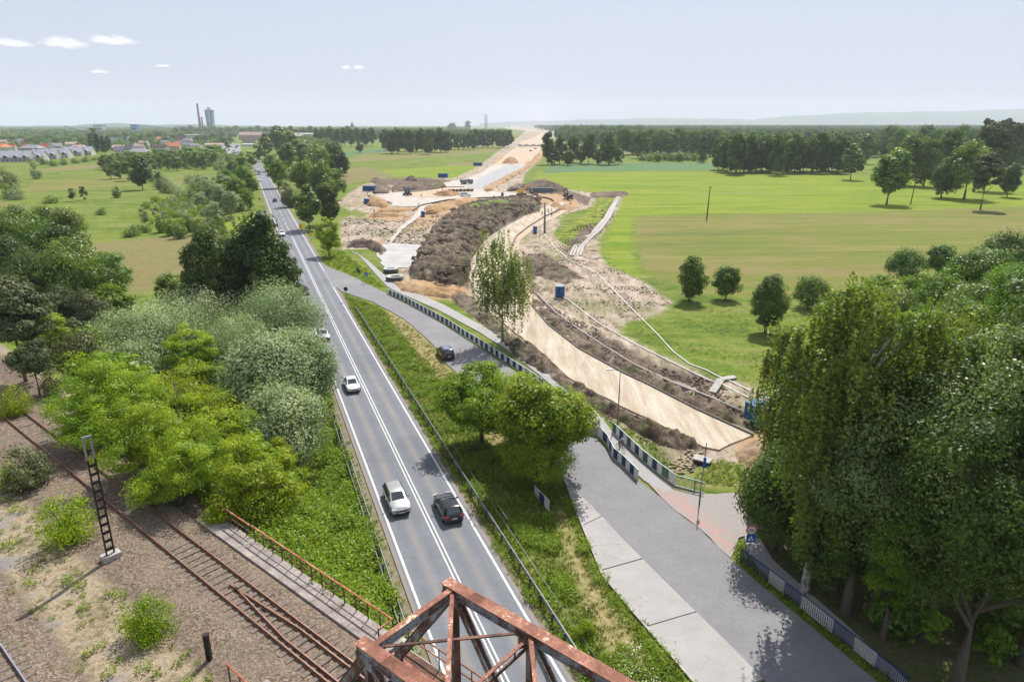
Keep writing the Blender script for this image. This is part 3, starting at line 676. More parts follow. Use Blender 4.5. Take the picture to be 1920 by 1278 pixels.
# kind: (material, bark, profile, crown fraction, extra)
KIND = {
    'acacia': dict(m='acacia', cf=.95, profile='dome', flat=.42, rc=.10, lobes=.6, inner=.35, up=.7),
    'maple': dict(m='maple', cf=.88, profile='round', flat=.7, rc=.105, lobes=.42, inner=.3, up=.5),
    'willow': dict(m='willow', cf=.92, profile='round', flat=.85, rc=.19, lobes=.34, inner=.2),
    'alder': dict(m='alder', cf=.95, profile='egg', flat=.9, rc=.14, lobes=.22, stems=3),
    'dark': dict(m='dark', cf=.9, profile='egg', flat=.85, rc=.16, lobes=.3),
    'oak': dict(m='green', cf=.84, profile='round', flat=.7, rc=.15, lobes=.36),
    'glossy': dict(m='sage', cf=.84, profile='round', flat=.7, rc=.15, lobes=.4),
    'ash': dict(m='fresh', cf=.9, profile='egg', flat=.75, rc=.14, lobes=.34),
    'birch': dict(m='birch', cf=.93, profile='weep', flat=.8, rc=.1, lobes=.50, inner=.3, bark='birch', stems=1),
    'pine': dict(m='pine', cf=.72, profile='egg', flat=.5, rc=.14, lobes=.3, bark='pine'),
    'column': dict(m='forest', cf=.93, profile='column', flat=1.2, rc=.13, lobes=.15),
    'forest': dict(m='forest', cf=.9, profile='egg', flat=.8, rc=.17, lobes=.3),
    'bush': dict(m='green', cf=.97, profile='dome', flat=.8, rc=.22, lobes=.35, stems=4),
    'bushw': dict(m='willow', cf=.97, profile='dome', flat=.9, rc=.22, lobes=.35, stems=4),
    'bushf': dict(m='acacia', cf=.97, profile='dome', flat=.7, rc=.2, lobes=.4, stems=4),
    'busho': dict(m='olivebush', cf=.97, profile='dome', flat=.8, rc=.2, lobes=.35, stems=4),
}
LOD = {'hi': (95, 26000, .027), 'mid': (70, 7000, .052), 'low': (40, 2400, .085)}
HI_SCALE = {'birch': (80, 15000, .018), 'acacia': (150, 30000, .028), 'willow': (110, 34000, .026), 'maple': (190, 30000, .027), 'bush': (50, 9000, .05), 'bushf': (50, 8000, .055), 'busho': (50, 8000, .05), 'bushw': (50, 8000, .05), 'pine': (90, 20000, .03)}
LOD['xl'] = (135, 46000, .0112)
_cache = {}; BUCK = (.75, 1.15, 1.8, 2.7)
def tree_meshes(kind, lod, var, A=1.15):
    A = min(BUCK, key=lambda b: abs(math.log(b / A)))
    key = (kind, lod, var, A)
    if key not in _cache:
        k = KIND[kind]; nc, nl, ls = LOD[lod]; cf = k['cf']; rc = k['rc']
        if lod == 'hi' and kind in HI_SCALE: nc, nl, ls = HI_SCALE[kind]
        elif kind == 'birch': ls *= .75; nl = int(nl * 1.3); nc = int(nc * 1.4)
        elif k['profile'] == 'dome' and kind != 'acacia' and lod != 'hi': nl = int(nl * .6)
        if lod in ('mid', 'low') and kind != 'pine': cf = max(cf, .96)
        lobes = k['lobes'] + (.16 if lod == 'xl' and kind != 'birch' else 0); prof_ = 'round' if lod == 'xl' and k['profile'] == 'egg' else k['profile']
        if lod == 'xl': cf *= .88; rc *= .80; nl = int(nl * .55) if kind == 'birch' else nl; nc = int(nc * .6) if kind == 'birch' else nc; ls = .0115 if kind == 'birch' else ls
        if A > 1.5 and lod in ('hi', 'xl'): nc = int(nc * 1.3)
        sd = sum(map(ord, kind + lod)) + var * 77 + int(A * 10)
        cm, cc = crown_mesh(kind + '_crown', kind, sd, nc, nl, ls, LM[k['m']], cf, lobes, k['flat'], rc, prof_, k.get('inner', .3), k.get('up', .35), A)
        bark = {'birch': M_BIRCHBARK, 'pine': M_PINEBARK}.get(k.get('bark'), M_BARK)
        tm = trunk_mesh(kind + '_trunk', cc, cf, bark, sd, thick=.022 if lod != 'xl' else .030, limbs={'xl': 22, 'hi': 16, 'mid': 8, 'low': 3}[lod], stems=k.get('stems', 1), n={'xl': 9, 'hi': 8, 'mid': 6, 'low': 4}[lod])
        _cache[key] = (cm, tm)
    return _cache[key]
NAME = {'acacia': 'acacia_tree', 'maple': 'maple_tree', 'willow': 'willow_tree', 'alder': 'alder_tree', 'dark': 'broadleaf_tree', 'oak': 'oak_tree', 'ash': 'ash_tree', 'glossy': 'oak_tree', 'birch': 'birch_tree',
        'pine': 'pine_tree', 'column': 'alder_tree', 'forest': 'woodland_tree', 'bush': 'bush', 'bushw': 'willow_bush', 'bushf': 'bush', 'busho': 'bush'}
TREE_I = [0]
def tree_at(x, y, w, h, kind, label, group=None, lod=None, z=None, cat=None, var=None, sink=0.0, rz=None):
    TREE_I[0] += 1; i = TREE_I[0]
    dist = math.hypot(x, y)
    if lod is None:
        px = h / dist * F
        lod = 'xl' if px > 330 and 'bush' not in kind else 'hi' if px > 95 else 'mid' if px > 36 else 'low'
    nv = {'hi': 1 if kind not in ('acacia', 'willow', 'dark', 'oak') else 2, 'xl': 2 if kind in ('oak', 'dark', 'birch') else 1, 'mid': 3, 'low': 3}[lod]
    cm, tm = tree_meshes(kind, lod, (i if var is None else var) % nv, h / w)
    rn = random.Random(i)
    z0 = (tz(x, y) if z is None else z) - sink
    e = empty(NAME[kind], (x, y, z0), rn.uniform(0, 6.28) if rz is None else rz, label, cat or ('bush' if 'bush' in kind else 'tree'), group)
    e.scale = (w, w, h)
    link('trunk', tm, e); link('crown' if 'bush' not in kind else 'foliage', cm, e)
    return e
def tree_px(cx, cy, w, h, kind, label, group=None, **k):
    """crown box given by its centre and size in the photograph; the tree is set on the terrain where that crown must stand"""
    cf = KIND[kind]['cf']; a, f, c = ray(cx, cy)
    lo, hi = 5.0, 6000.0
    def g(t):
        hm = h / F * t; tot = hm / cf
        return H + c * t - tz(a * t, f * t) - (tot - hm / 2)
    for _ in range(40):
        m = (lo + hi) / 2
        if g(m) > 0: lo = m
        else: hi = m
    t = lo; hm = h / F * t * .97
    return tree_at(a * t, f * t, w / F * t, hm / cf, kind, label, group, **k)

# ---- trees of the left side, near
L = 'left of the main road'
T = [
 # cx, cy, w, h, kind, label
 (205,735,190,150,'acacia','lime green acacia nearest the rusty lattice mast, at the upper left of its clump'),
 (330,745,170,130,'acacia','lime green acacia standing between the tracks and the grey willows'),
 (270,815,190,150,'acacia','lime green acacia overhanging the railway ballast'),
 (395,820,190,160,'acacia','lime green acacia in the middle of the bright clump'),
 (330,880,170,130,'acacia','lime green acacia shading the start of the rusty handrail'),
 (490,905,150,170,'acacia','lime green acacia at the end of the clump, over the weedy bank'),
 (160,790,140,110,'acacia','lime green acacia at the lower left tip of its clump'),
 (250,760,150,120,'acacia','lime green acacia inside the clump above the ballast'),
 (350,850,150,130,'acacia','lime green acacia between the ballast and the clump top'),
 (440,770,130,110,'acacia','lime green acacia at the back of the clump beside the willows'),
 (530,870,90,100,'acacia','small lime acacia at the willow foot'),
 (480,955,110,80,'bushf','bright bush spilling over the weedy bank'),
 (425,930,110,90,'bushf','bright green bush behind the middle of the handrail'),
 (365,665,100,130,'acacia','yellowish green tree in front of the silvery willows'),
 (560,690,160,160,'willow','large silvery willow leaning over the road edge beside the white saloon'),
 (500,715,190,190,'willow','large silvery willow behind the acacias, second from the road'),
 (530,800,170,170,'willow','silvery willow with a dark hollow beneath it, beside the weedy bank'),
 (522,592,170,130,'willow','silvery willow touching the left road edge near the dark oncoming car'),
 (440,640,130,110,'willow','silvery willow between the yellow-green tree and the road'),
 (270,630,190,130,'willow','broad silvery willow in front of the dark wood'),
 (370,590,190,110,'willow','silvery willow behind the others, below the tall dark tree'),
 (230,680,120,90,'willow','small silvery willow above the acacia clump'),
 (395,520,110,190,'dark','dark upright tree, left one of the tall pair by the brown meadow'),
 (490,500,130,210,'dark','tall dark tree beside the main road, right one of the tall pair'),
 (435,520,90,150,'dark','dark tree squeezed between the tall pair'),
 (320,540,60,60,'oak','yellowish bush tree at the lower end of the brown meadow'),
 (205,575,90,90,'ash','fresh green tree between the dark wood and the silvery willows'),
 (90,625,90,110,'acacia','yellow-green larch-like tree beside the dark pines'),
 (140,650,80,110,'busho','dull olive bush tree beside the yellow-green one'),
 (60,675,80,80,'pine','low dark pine at the edge of the railway gravel'),
 (20,590,120,150,'pine','dark pine at the left picture edge above the tracks'),
 (60,540,120,140,'dark','dark broadleaf tree in the wood, second row from the meadow'),
 (130,520,130,150,'oak','olive green tree in the left wood with pale branches'),
 (190,525,110,110,'oak','olive green tree at the tip of the left wood'),
 (30,450,120,130,'oak','tall tree at the left picture edge in front of the green meadow'),
 (100,440,110,110,'oak','tree on top of the left wood, beside the tallest one'),
 (20,500,110,120,'dark','dark tree in the middle of the left wood at the picture edge'),
 (120,470,110,100,'dark','dark rounded tree below the wood top'),
 (160,585,90,90,'pine','pine between the left wood and the silvery willows'),
 (110,580,90,90,'pine','pine in the shade of the left wood'),
 (25,750,70,60,'bushf','small bush at the edge of the tracks'),
 (95,715,50,50,'busho','small bush between pine and track'),
 # right side near
 (985,790,0,0,None,''),
 (902,750,160,140,'maple','yellow-green maple, smaller left crown beside the side road'),
 (1008,792,200,185,'maple','large round yellow-green maple between the two roads'),
 (958,768,170,140,'maple','middle crown joining the two maples between the roads'),
 (1000,855,150,110,'maple','low maple crown hanging over the shaded verge below the big one'),
 (942,532,120,200,'birch','tall narrow birch standing beside the striped fence'),
 (1850,520,120,110,'oak','green tree at the right edge below the dark top one'),
 (1890,465,110,70,'dark','dark crown at the right picture edge in front of the olive meadow'),
 (1700,495,75,65,'alder','dark rounded tree in front of the meadow, left of a twin'),
 (1765,487,60,60,'alder','dark rounded tree in front of the meadow, right of its twin'),
 (1650,550,80,70,'ash','fresh green tree in the gap behind the weeping birches'),
 (1720,550,90,80,'ash','fresh green tree in the middle of the row below the twin dark trees'),
 (1790,540,90,90,'ash','fresh green tree in the right part of the row'),
 (1800,620,120,120,'ash','bright green tree above the glossy wood'),
 (1730,620,100,100,'ash','light green tree between birch and glossy tree'),
 (1600,575,90,90,'ash','fresh green tree left in the row behind the weeping birch'),
 (1680,590,100,100,'oak','rounded green tree behind the olive birch top'),
 (1760,570,110,110,'ash','fresh green tree in the middle of the right row'),
 (1830,590,120,120,'oak','leafy tree at the right end of the row'),
 (1890,560,120,130,'ash','bright leafy tree cut by the right picture edge'),
 (1640,620,110,100,'ash','light green tree low behind the birches'),
 (1730,660,130,120,'oak','green tree behind the glossy one'),
 (1860,660,140,130,'ash','tall fresh tree over the glossy wood'),
 (1810,505,80,60,'ash','small fresh tree before the dark crown at right'),
 (1600,520,0,0,None,''),
 (1520,545,70,60,'alder','dark alder behind the top of the weeping birch'),
 (1442,567,68,108,'alder','dark oval alder standing at the edge of the meadow'),
 (1296,520,62,84,'alder','dark rounded alder alone in the meadow, the bigger of two'),
 (1363,528,54,62,'alder','small rounded alder in the meadow, right of the bigger one'),
 (614,440,52,66,'maple','yellowish round tree at the road edge by the earthworks'),
]
for e in T:
    if e[4] is None: continue
    tree_px(*e)
def tree_base(bx, by, top, wpx, kind, label, group=None, **k):
    """tree given by the foot of its trunk and the height of its top in the photograph"""
    q = P(bx, by); a, f, c = ray(bx, top); h = H + c / f * q.y; _, f2, c2 = ray(bx, (by + top) / 2); mid = q.y / f2
    return tree_at(q.x, q.y, wpx / F * mid, h, kind, label, group, **k)
for e in [(1508,1112,530,240,'birch','tallest weeping birch at the right, its trunk rising beside the fenced footpath'),(1448,905,610,105,'birch','slender weeping birch hanging in front of the blue site cabin'),
          (1640,1120,575,215,'birch','olive weeping birch behind the tallest one'),(1452,1032,835,170,'dark','low dark tree overhanging the paved crossing'),(1585,1150,690,270,'glossy','broad tree with pale shining leaves in the middle of the right wood'),
          (1735,1190,610,300,'glossy','broad glossy tree right of the olive birch'),(1790,1290,740,340,'dark','dark tree filling the bottom right corner'),(1915,1240,520,330,'dark','tall dark tree at the right picture edge'),
          (1850,1130,560,290,'dark','dark tree between the glossy tree and the picture edge'),(1960,1080,430,300,'glossy','high tree cut by the right picture edge'),(1655,1195,900,150,'ash','low leafy tree beside the footpath fence'),
          (1560,1120,885,140,'dark','small dark tree behind the tallest birch trunk'),(1640,1000,640,210,'dark','dark forked tree in the shade of the wood'),(1560,960,660,190,'oak','green tree behind the tallest birch'),
          (1760,1010,560,240,'oak','green tree in the second row of the right wood'),(1500,905,700,130,'ash','fresh green tree beyond the low dark one'),(1690,880,590,190,'ash','light green tree in the second row of the wood'),(1850,900,500,200,'ash','light green tree high up in the right wood')]:
    tree_base(*e)
# undergrowth bushes close to the camera on the railway side
for e in [(45,870,90,90,'busho','dull green bush at the left picture edge below the tracks'),(120,970,110,100,'bushf','bright feathery acacia bush between mast and sand'),
          (275,1150,105,90,'bushf','bright feathery acacia bush on the sandy strip near the black post'),(20,950-60,60,50,'bushf','small bright bush at the picture edge'),
          (1098,1180,44,44,'bushf','round bright shrub on the verge between the roads')]:
    tree_px(*e)
# ---- middle distance
def M(lst, label, group=None, kind=None, **k):
    for i, e in enumerate(lst):
        cx, cy, w, h = e[:4]; kd = e[4] if len(e) > 4 else kind
        tree_px(cx, cy, w, h, kd, label, group, **k)
GR = 'trees lining the right side of the main road'
M([(497,270,26,40),(520,258,34,44),(545,268,30,44),(505,298,30,34),(538,290,34,44),(560,285,36,46),(470,297,22,26),(484,283,20,30)],'rounded dark green tree in the row where the main road vanishes',GR+' far off','oak')
for e in [(519,322,42,50,'ash','bright topped tree at the right side of the road near the far traffic'),(565,330,52,60,'oak','big green tree behind the bright topped roadside one'),
          (600,335,56,66,'oak','large roadside tree in front of the brown field'),(540,362,36,50,'busho','reddish tinged tree on the right road edge'),
          (576,382,54,72,'oak','roadside tree above the yellow signs'),(612,378,44,70,'dark','dark tree at the edge of the earthworks'),
          (625,340,44,50,'oak','tree at the right end of the roadside clump'),(595,300,50,50,'oak','round tree beyond the roadside clump'),
          (622,295,54,56,'dark','dark broad tree group standing at the brown field'),(642,305,24,40,'dark','small dark tree at the field corner')]:
    tree_px(*e, group=None)
M([(455,330,30,40),(470,345,24,40),(440,352,40,44),(462,372,26,34),(428,335,34,34),(452,305,26,24),(436,312,26,24),(415,352,30,34),(446,382,24,24)],'green roadside shrub tree on the left of the far main road','trees left of the far main road','ash')
M([(395,360,36,46),(412,370,34,50),(430,380,30,44),(380,345,30,30),(398,395,30,34),(418,345,26,36),(375,375,24,30)],'silvery willow in the clump left of the far main road','silvery willows in the far clump','willow')
M([(262,320,36,58,'dark')],'dark dense tree standing alone in the left meadow')
M([(282,324,18,30,'bushw')],'pale small tree touching the lone dark one')
M([(298,332,16,24,'oak')],'small tree just right of the lone dark tree')
M([(218,358,20,24,'bush')],'small round tree by the far left meadow path')
M([(134,363,14,20,'oak')],'left one of two tiny trees in the far meadow')
M([(156,360,14,22,'oak')],'right one of two tiny trees in the far meadow')
M([(96,372,38,16,'bush')],'low dark bush left of the two tiny trees')
M([(190,395,24,14,'bush')],'low bush on its own in the left meadow')
M([(66,318,24,32,'bushw')],'pale round willow beside the pale orange field')
M([(15,350,44,40,'bush'),(10,330,44,40,'busho'),(30,360,36,26,'bushw')],'bush of the thicket at the left picture edge','thicket at the left picture edge')
M([(300+i*18,418+((i*7)%3)*6-i*.6,30,34,'bush') for i in range(0,7)],'willow bush in the long thicket of the near left meadow','long thicket in the near left meadow')
M([(250,430,36,22),(270,425,30,20),(238,436,26,16),(400,425,26,22),(418,430,20,18)],'low bush at the end of the long thicket','low bushes around the long thicket','bush')
M([(290+((i*37)%130),360+((i*23)%34)+10,22,15,'bushw' if i%2 else 'bushf') for i in range(26)],'small willow shrub in the shrubby meadow','small willow shrubs scattered in the left meadow')
M([(300+((i*53)%150),330+((i*29)%40),26,22,('bushw','bush','busho')[i%3]) for i in range(22)],'rounded shrub in the rough ground left of the far main road','rounded shrubs left of the far main road')
M([(205,318,24,26),(222,315,26,28),(238,318,24,30)],'rounded green tree in the hedge left of the lone dark tree','hedge trees beyond the left meadow','oak')
M([(250+i*16,301+(i%3)*3-i*1.0,24,26) for i in range(10)],'rounded tree in the long belt in front of the town','tree belt in front of the town','oak')
M([(240+i*13,292+(i%4)*2-i*.9,20,18) for i in range(14)],'smaller tree in the belt in front of the town','small trees of the belt in front of the town','ash')
M([(170,268,10,34,'dark'),(181,268,12,34,'pine'),(192,270,12,30,'pine'),(202,270,10,28,'dark'),(175,252,10,24,'dark')],'tall dark conifer standing in the town','dark conifers in the town')
M([(80,300,24,16),(100,304,18,14),(118,302,18,14),(60,300,16,10),(142,300,20,12),(160,298,20,10)],'bush along the terraced houses','bushes in front of the terraced houses','bush')
M([(176+i*11,296+(i%2)*2,14,9) for i in range(7)],'low shrub on the meadow edge by the town','low shrubs on the meadow edge','bushf')
M([(5+i*17,262-(i%3)*2+((i*5)%4),24,14) for i in range(11)],'tree among the roofs on the left','trees among the town roofs','forest')
M([(190+i*15,262-(i%4)*4+((i*5)%4),20,14) for i in range(17)],'tree between the houses in the middle of the town','trees between the town houses','forest')
M([(5+i*21,250-(i%3)*2,26,9) for i in range(13)],'far tree above the town roofs','far trees above the town','forest')
M([(330+i*14,246-(i%3)*2,20,14) for i in range(14)],'tree on the low ridge behind the town','trees on the ridge behind the town','forest')
M([(520+i*12,252-(i%3)*3,20,20) for i in range(12)],'tree around the white roofed market hall','trees around the market hall','forest')
M([(420,264,12,16),(427,272,12,16),(421,284,10,12)],'tree in the middle of the car park','trees in the car park','oak')
M([(593+i*13,255+(i%2)*2,18,30) for i in range(9)],'tree between the market hall and the tall grove','trees left of the tall grove','forest')
M([(674,275,18,18,'dark')],'single rounded tree standing on the bright far meadow')
M([(722+i*11.5,261+(i*5%3)*1.5,21+(i*3%4)*2,37+(i*7%5)*1.6) for i in range(11)],'tall slender tree in the dense grove beyond the works','tall grove beyond the works','column')
M([(842+i*9,264,16,27+(i%3)) for i in range(6)],'tree in the front block of the far grove','front block of the far grove','column')
M([(884+i*10,259,19,29+(i*3%4)) for i in range(8)],'tree in the right block of the far grove','right block of the far grove','column')
M([(848,237,18,15),(878,234,14,15)],'round tree rising above the far grove','round trees above the far grove','forest')
# right clump by the far works, forest edge
M([(1028,275,26,54,'forest'),(1050,276,26,50,'forest'),(1075,276,24,46,'forest'),(1104,275,32,52,'forest'),(1143,275,36,54,'forest'),(1088,288,24,30,'dark'),(1122,292,24,26,'dark'),(1160,292,20,26,'dark'),(1040,292,30,28,'dark'),(1065,294,26,26,'dark'),(1145,296,22,18,'bush')],'dark tree in the clump beside the far works','tree clump beside the far works')
M([(1205+i*14,292,22,17+(i%3)*2,'bush') for i in range(9)],'rounded bush in the row between field and forest','bush row between field and forest')
M([(1296,272,18,30,'column'),(1319,278,16,46,'column'),(1064,248,14,16,'dark'),(1072,248,8,14,'pine'),(1082,250,10,14,'pine')],'slim tree standing in front of the forest','slim trees in front of the forest')
M([(1350+i*16,284+(i*5%4),32+(i*3%5)*3,58+(i*7%5)*3) for i in range(16)],'tall alder in the dense row across the meadow','tall alder row across the meadow','column')
M([(1360+i*24,290,32+(i%3)*5,50+(i*3%4)*3) for i in range(10)],'alder in the front of the dense row','front alders of the dense row','column')
for e in [(1600,298,40,56,'oak','medium tree standing alone before the alder row'),(1628,275,30,46,'oak','tree behind the lone medium one at the end of the alder row'),
          (1672,323,62,86,'oak','large broad tree standing alone on the bright meadow'),(1772,330,52,66,'dark','rounded tree right of the wooden power pole'),
          (1820,310,80,90,'oak','wide spreading tree with a forked leaning trunk'),(1852,325,54,76,'pine','dark tree behind the spreading one'),
          (1895,335,34,56,'dark','small open tree at the right edge of the meadow'),(1740,300,60,80,'forest','airy tree behind the wooden pole'),(1705,295,54,84,'forest','tree left of the airy one'),
          (1780,285,50,80,'forest','tall tree among the group at right'),(1860,275,60,90,'pine','tall brownish pine above the group')]:
    tree_px(*e)
M([(1670+i*22,262+(i%3)*6,46,54) for i in range(12)],'forest tree at the right, behind the meadow group','forest trees behind the meadow group','forest')
M([(1170+i*17,262+(i%3)*3,36+(i*5%3)*4,46-(i%2)*6) for i in range(12)],'broadleaf tree along the forest edge','broadleaf trees along the forest edge','forest')
M([(1060+i*17,247+(i%2)*2,34,26) for i in range(9)],'tree of the far forest edge near the works','far forest edge near the works','forest')
M([(1850+i*18,255+(i%2)*8,26,66) for i in range(6)],'dark pine at the right picture edge','dark pines at the right edge','pine')
# ---- masses nobody could count: far woods as one object each, made of crown copies on points
def wood(name, pts, kinds, label, cat, hmin, hmax, wr=.62):
    gcol = []
    for i, kd in enumerate(kinds):
        cm, tm = tree_meshes(kd, 'low', i % 3); gcol.append(cm)
    # joined real geometry from a few leaf-clump crowns
    V, Fq, TT, MI = [], [], [], []; off = 0; mats = []
    rn = np.random.default_rng(len(pts)); src = []
    for me in gcol:
        n = len(me.vertices); co = np.empty(n * 3, np.float32); me.vertices.foreach_get('co', co); co = co.reshape(-1, 4, 3)
        ti = np.empty(n, np.float32); me.attributes['tint'].data.foreach_get('value', ti)
        if me.materials[0] not in mats: mats.append(me.materials[0])
        src.append((co, ti.reshape(-1, 4), mats.index(me.materials[0])))
    for (x, y) in pts:
        co, ti, mi = src[rn.integers(len(src))]
        h = rn.uniform(hmin, hmax); w = h * wr * rn.uniform(.8, 1.2); d = math.hypot(x, y)
        k = max(60, int(len(co) * min(1, 260 / len(co) * (2200 / max(d, 600))))); pick = rn.permutation(len(co))[:k]
        c = co[pick].copy(); ctr = c.mean(1, keepdims=True); c = ctr + (c - ctr) * min(2.4, math.sqrt(len(co) / k)) * .9
        a = rn.uniform(0, 6.28); ca, sa = math.cos(a), math.sin(a)
        X = (c[..., 0] * ca - c[..., 1] * sa) * w + x; Yy = (c[..., 0] * sa + c[..., 1] * ca) * w + y
        V.append(np.stack([X, Yy, c[..., 2] * h], -1).reshape(-1, 3)); TT.append(np.clip(ti[pick].ravel() + rn.normal(0, .25), 0, 1)); MI.append(np.full(k, mi, np.int32))
    V = np.concatenate(V); f = np.arange(len(V)).reshape(-1, 4)
    me = fast_mesh(name, V, f, 4)
    a = me.attributes.new('tint', 'FLOAT', 'POINT'); a.data.foreach_set('value', np.concatenate(TT).astype(np.float32))
    for m in mats: me.materials.append(m)
    me.polygons.foreach_set('material_index', np.concatenate(MI))
    return link(name, me, label=label, cat=cat, kind='stuff')
def scatter(poly_px, spacing, jit=.5, world_poly=None):
    q = np.array(world_poly or pz(poly_px)); x0, y0 = q.min(0); x1, y1 = q.max(0)
    xs, ys = np.meshgrid(np.arange(x0, x1, spacing), np.arange(y0, y1, spacing))
    xs = xs + RNG.uniform(-jit, jit, xs.shape) * spacing; ys = ys + RNG.uniform(-jit, jit, ys.shape) * spacing
    m = sdf(q, xs, ys) > 0; return list(zip(xs[m], ys[m]))
wood('woodland', scatter([(1040,262),(1170,284),(1340,288),(1640,296),(1990,330),(2300,330),(2300,252),(1700,252),(1300,250),(1060,249)], 15), ['forest', 'forest', 'pine'],
     'wide mixed woodland closing the meadow on the right', 'woodland', 15, 23)
wood('pine_forest', scatter([(1040,249),(2400,251),(2600,241),(1000,241)], 30), ['pine', 'forest', 'pine'], 'dark pine forest stretching to the mountains on the right', 'forest', 18, 26, .8)
wood('town_trees', scatter([(-300,262),(330,262),(560,256),(720,250),(880,246),(880,240),(-300,241)], 34), ['forest', 'oak', 'forest'], 'far band of trees beyond the town', 'tree belt', 8, 14, 1.1)
wood('hedge_belt', scatter([(200,322),(250,318),(420,305),(410,296),(240,306),(190,312)], 9), ['forest', 'oak', 'bush'], 'dense hedge belt between meadow and town', 'hedge', 6, 11, 1.0)
wood('far_grove', scatter([(590,275),(720,262),(930,262),(960,258),(950,250),(700,248),(600,250)], 17), ['forest', 'column'], 'low mass of trees behind the tall grove', 'grove', 11, 17)
wood('roadside_thicket', scatter([(560,300),(640,300),(600,262),(520,262),(500,275)], 11), ['oak', 'ash'], 'mass of trees filling the strip right of the far main road', 'thicket', 9, 14, .8)
wood('thicket', scatter([(330,380),(470,400),(475,330),(455,290),(330,300),(260,305),(250,315),(420,320)], 9.5), ['bushw', 'bush', 'bush'], 'shrubby thicket filling the ground left of the far main road', 'thicket', 2.5, 6, 1.0)
wood('meadow_shrubs', scatter([(280,372),(430,372),(470,420),(440,455),(380,440),(290,440),(250,400)], 5.5), ['bushw', 'bushf', 'busho'], 'low shrubs spread through the left meadow', 'shrubs', .8, 2.2, 1.3)
wood('understorey', scatter([(1420,900),(1500,1080),(1700,1240),(1960,1330),(2100,1100),(2100,700),(1900,560),(1600,600),(1500,700),(1450,800)], 4.2), ['bush', 'dark', 'ash'], 'undergrowth beneath the trees of the right wood', 'undergrowth', 1.5, 4.5, 1.0)
wood('embankment_scrub', scatter(None, 3.4, world_poly=arr([TK(12, 4.6), TK(110, 7), TK(110, 17), TK(12, 12)])), ['bush', 'ash', 'bushf'], 'scrub growing under the trees on the railway bank', 'undergrowth', 3, 6, 1.0).location = (0, 0, 3.0)
# ---------------------------------------------------------------- railway: two tracks on the embankment
def rust(name, a, b, c, sc=1.2, rough=.8, metal=.1):
    t = NT(name); n = t.noise(sc, 6, .7); m = t.noise(sc * 7, 4, .7)
    col = t.ramp(t.math('ADD', t.math('MULTIPLY', n, .7), t.math('MULTIPLY', m, .3)), [(.36, a), (.50, b), (.60, c)])
    return t.bsdf(col, rough, metal, t.bump(m, .4, .01), .3)
M_RAIL = rust('rail_rust', (.13, .05, .028), (.21, .085, .045), (.28, .13, .075), 2.5)
M_RAILTOP = simple('rail_head', (.30, .20, .15), (.22, .12, .08), 3, .45, .5)
M_SHINE = simple('used_rail_head', (.50, .52, .58), (.40, .42, .48), 3, .3, .8)
M_SLEEPER = simple('sleeper_timber', (.20, .165, .135), (.105, .082, .065), 5, .9, bump=.5, stretch=(1, 1, 1), lo=.3, hi=.7)
M_SLABW = concrete_like('walkway_concrete', (.17, .14, .125), (.265, .23, .205), (.37, .33, .29), 1.2)
def rail_mesh(s0, s1, o0, o1, z, top=M_RAILTOP, n=14, h=.17):
    mb = MB()
    for k in range(n):
        a, b = s0 + (s1 - s0) * k / n, s0 + (s1 - s0) * (k + 1) / n
        oa, ob = o0 + (o1 - o0) * k / n, o0 + (o1 - o0) * (k + 1) / n
        A, B = TK(a, oa, z), TK(b, ob, z)
        mb.beam(A - Vector((0, 0, .02)), B - Vector((0, 0, .02)), .075, .04, mat=top)
        mb.beam(A - Vector((0, 0, h / 2 + .02)), B - Vector((0, 0, h / 2 + .02)), .03, h - .04, mat=M_RAIL)
        mb.beam(A - Vector((0, 0, h)), B - Vector((0, 0, h)), .15, .025, mat=M_RAIL)
    return mb
track = empty('railway_track', TK(0, 0, ZR - .2), 0, 'rusty single railway track with old sleepers running onto the truss bridge', 'railway track')
def keep(o, p):
    o.parent = p; o.matrix_parent_inverse = Matrix.Translation(-p.location); return o
for o in (-.75, .75): keep(rail_mesh(-46, 140, o, o, ZR, n=40).build('rail'), track)
# inner guard rails: splayed nose, then parallel over the bridge
keep(rail_mesh(-46, -5.5, -.45, -.45, ZR, n=8).build('guard_rail'), track); keep(rail_mesh(-46, -5.5, .45, .45, ZR, n=8).build('guard_rail'), track)
keep(rail_mesh(-5.5, .6, -.45, .12, ZR, n=2).build('guard_rail'), track); keep(rail_mesh(-5.5, .6, .45, .0, ZR, n=2).build('guard_rail'), track)
smb = MB(); smb.box((0, 0, 0), (.25, 2.55, .16)); sme = smb.mesh('sleeper', M_SLEEPER)
ang = math.atan2(TU.y, TU.x)
rn = random.Random(4)
for i in range(170):
    s = -12.0 + i * .64
    if s > 96: break
    bury = .0 if s < 6 else .045 + .02 * math.sin(i * 1.9)
    z = ZR - .23 - bury + rn.uniform(-.012, .012)
    o = link('sleeper', sme); o.location = TK(s + rn.uniform(-.04, .04), rn.uniform(-.05, .05), z); o.rotation_euler = (0, 0, ang + rn.uniform(-.02, .02)); keep(o, track)
track2 = empty('railway_track', TK(0, -10.35, ZR - .2), 0, 'second railway track with one shining rail cut by the bottom left corner', 'railway track')
for o in (-9.6, -11.1): keep(rail_mesh(-30, 90, o, o, ZR, top=M_SHINE, n=20).build('rail'), track2)
for i in range(80):
    o = link('sleeper', sme); o.location = TK(-22 + i * .66, -10.35, ZR - .245 + rn.uniform(-.01, .01)); o.rotation_euler = (0, 0, ang); keep(o, track2)
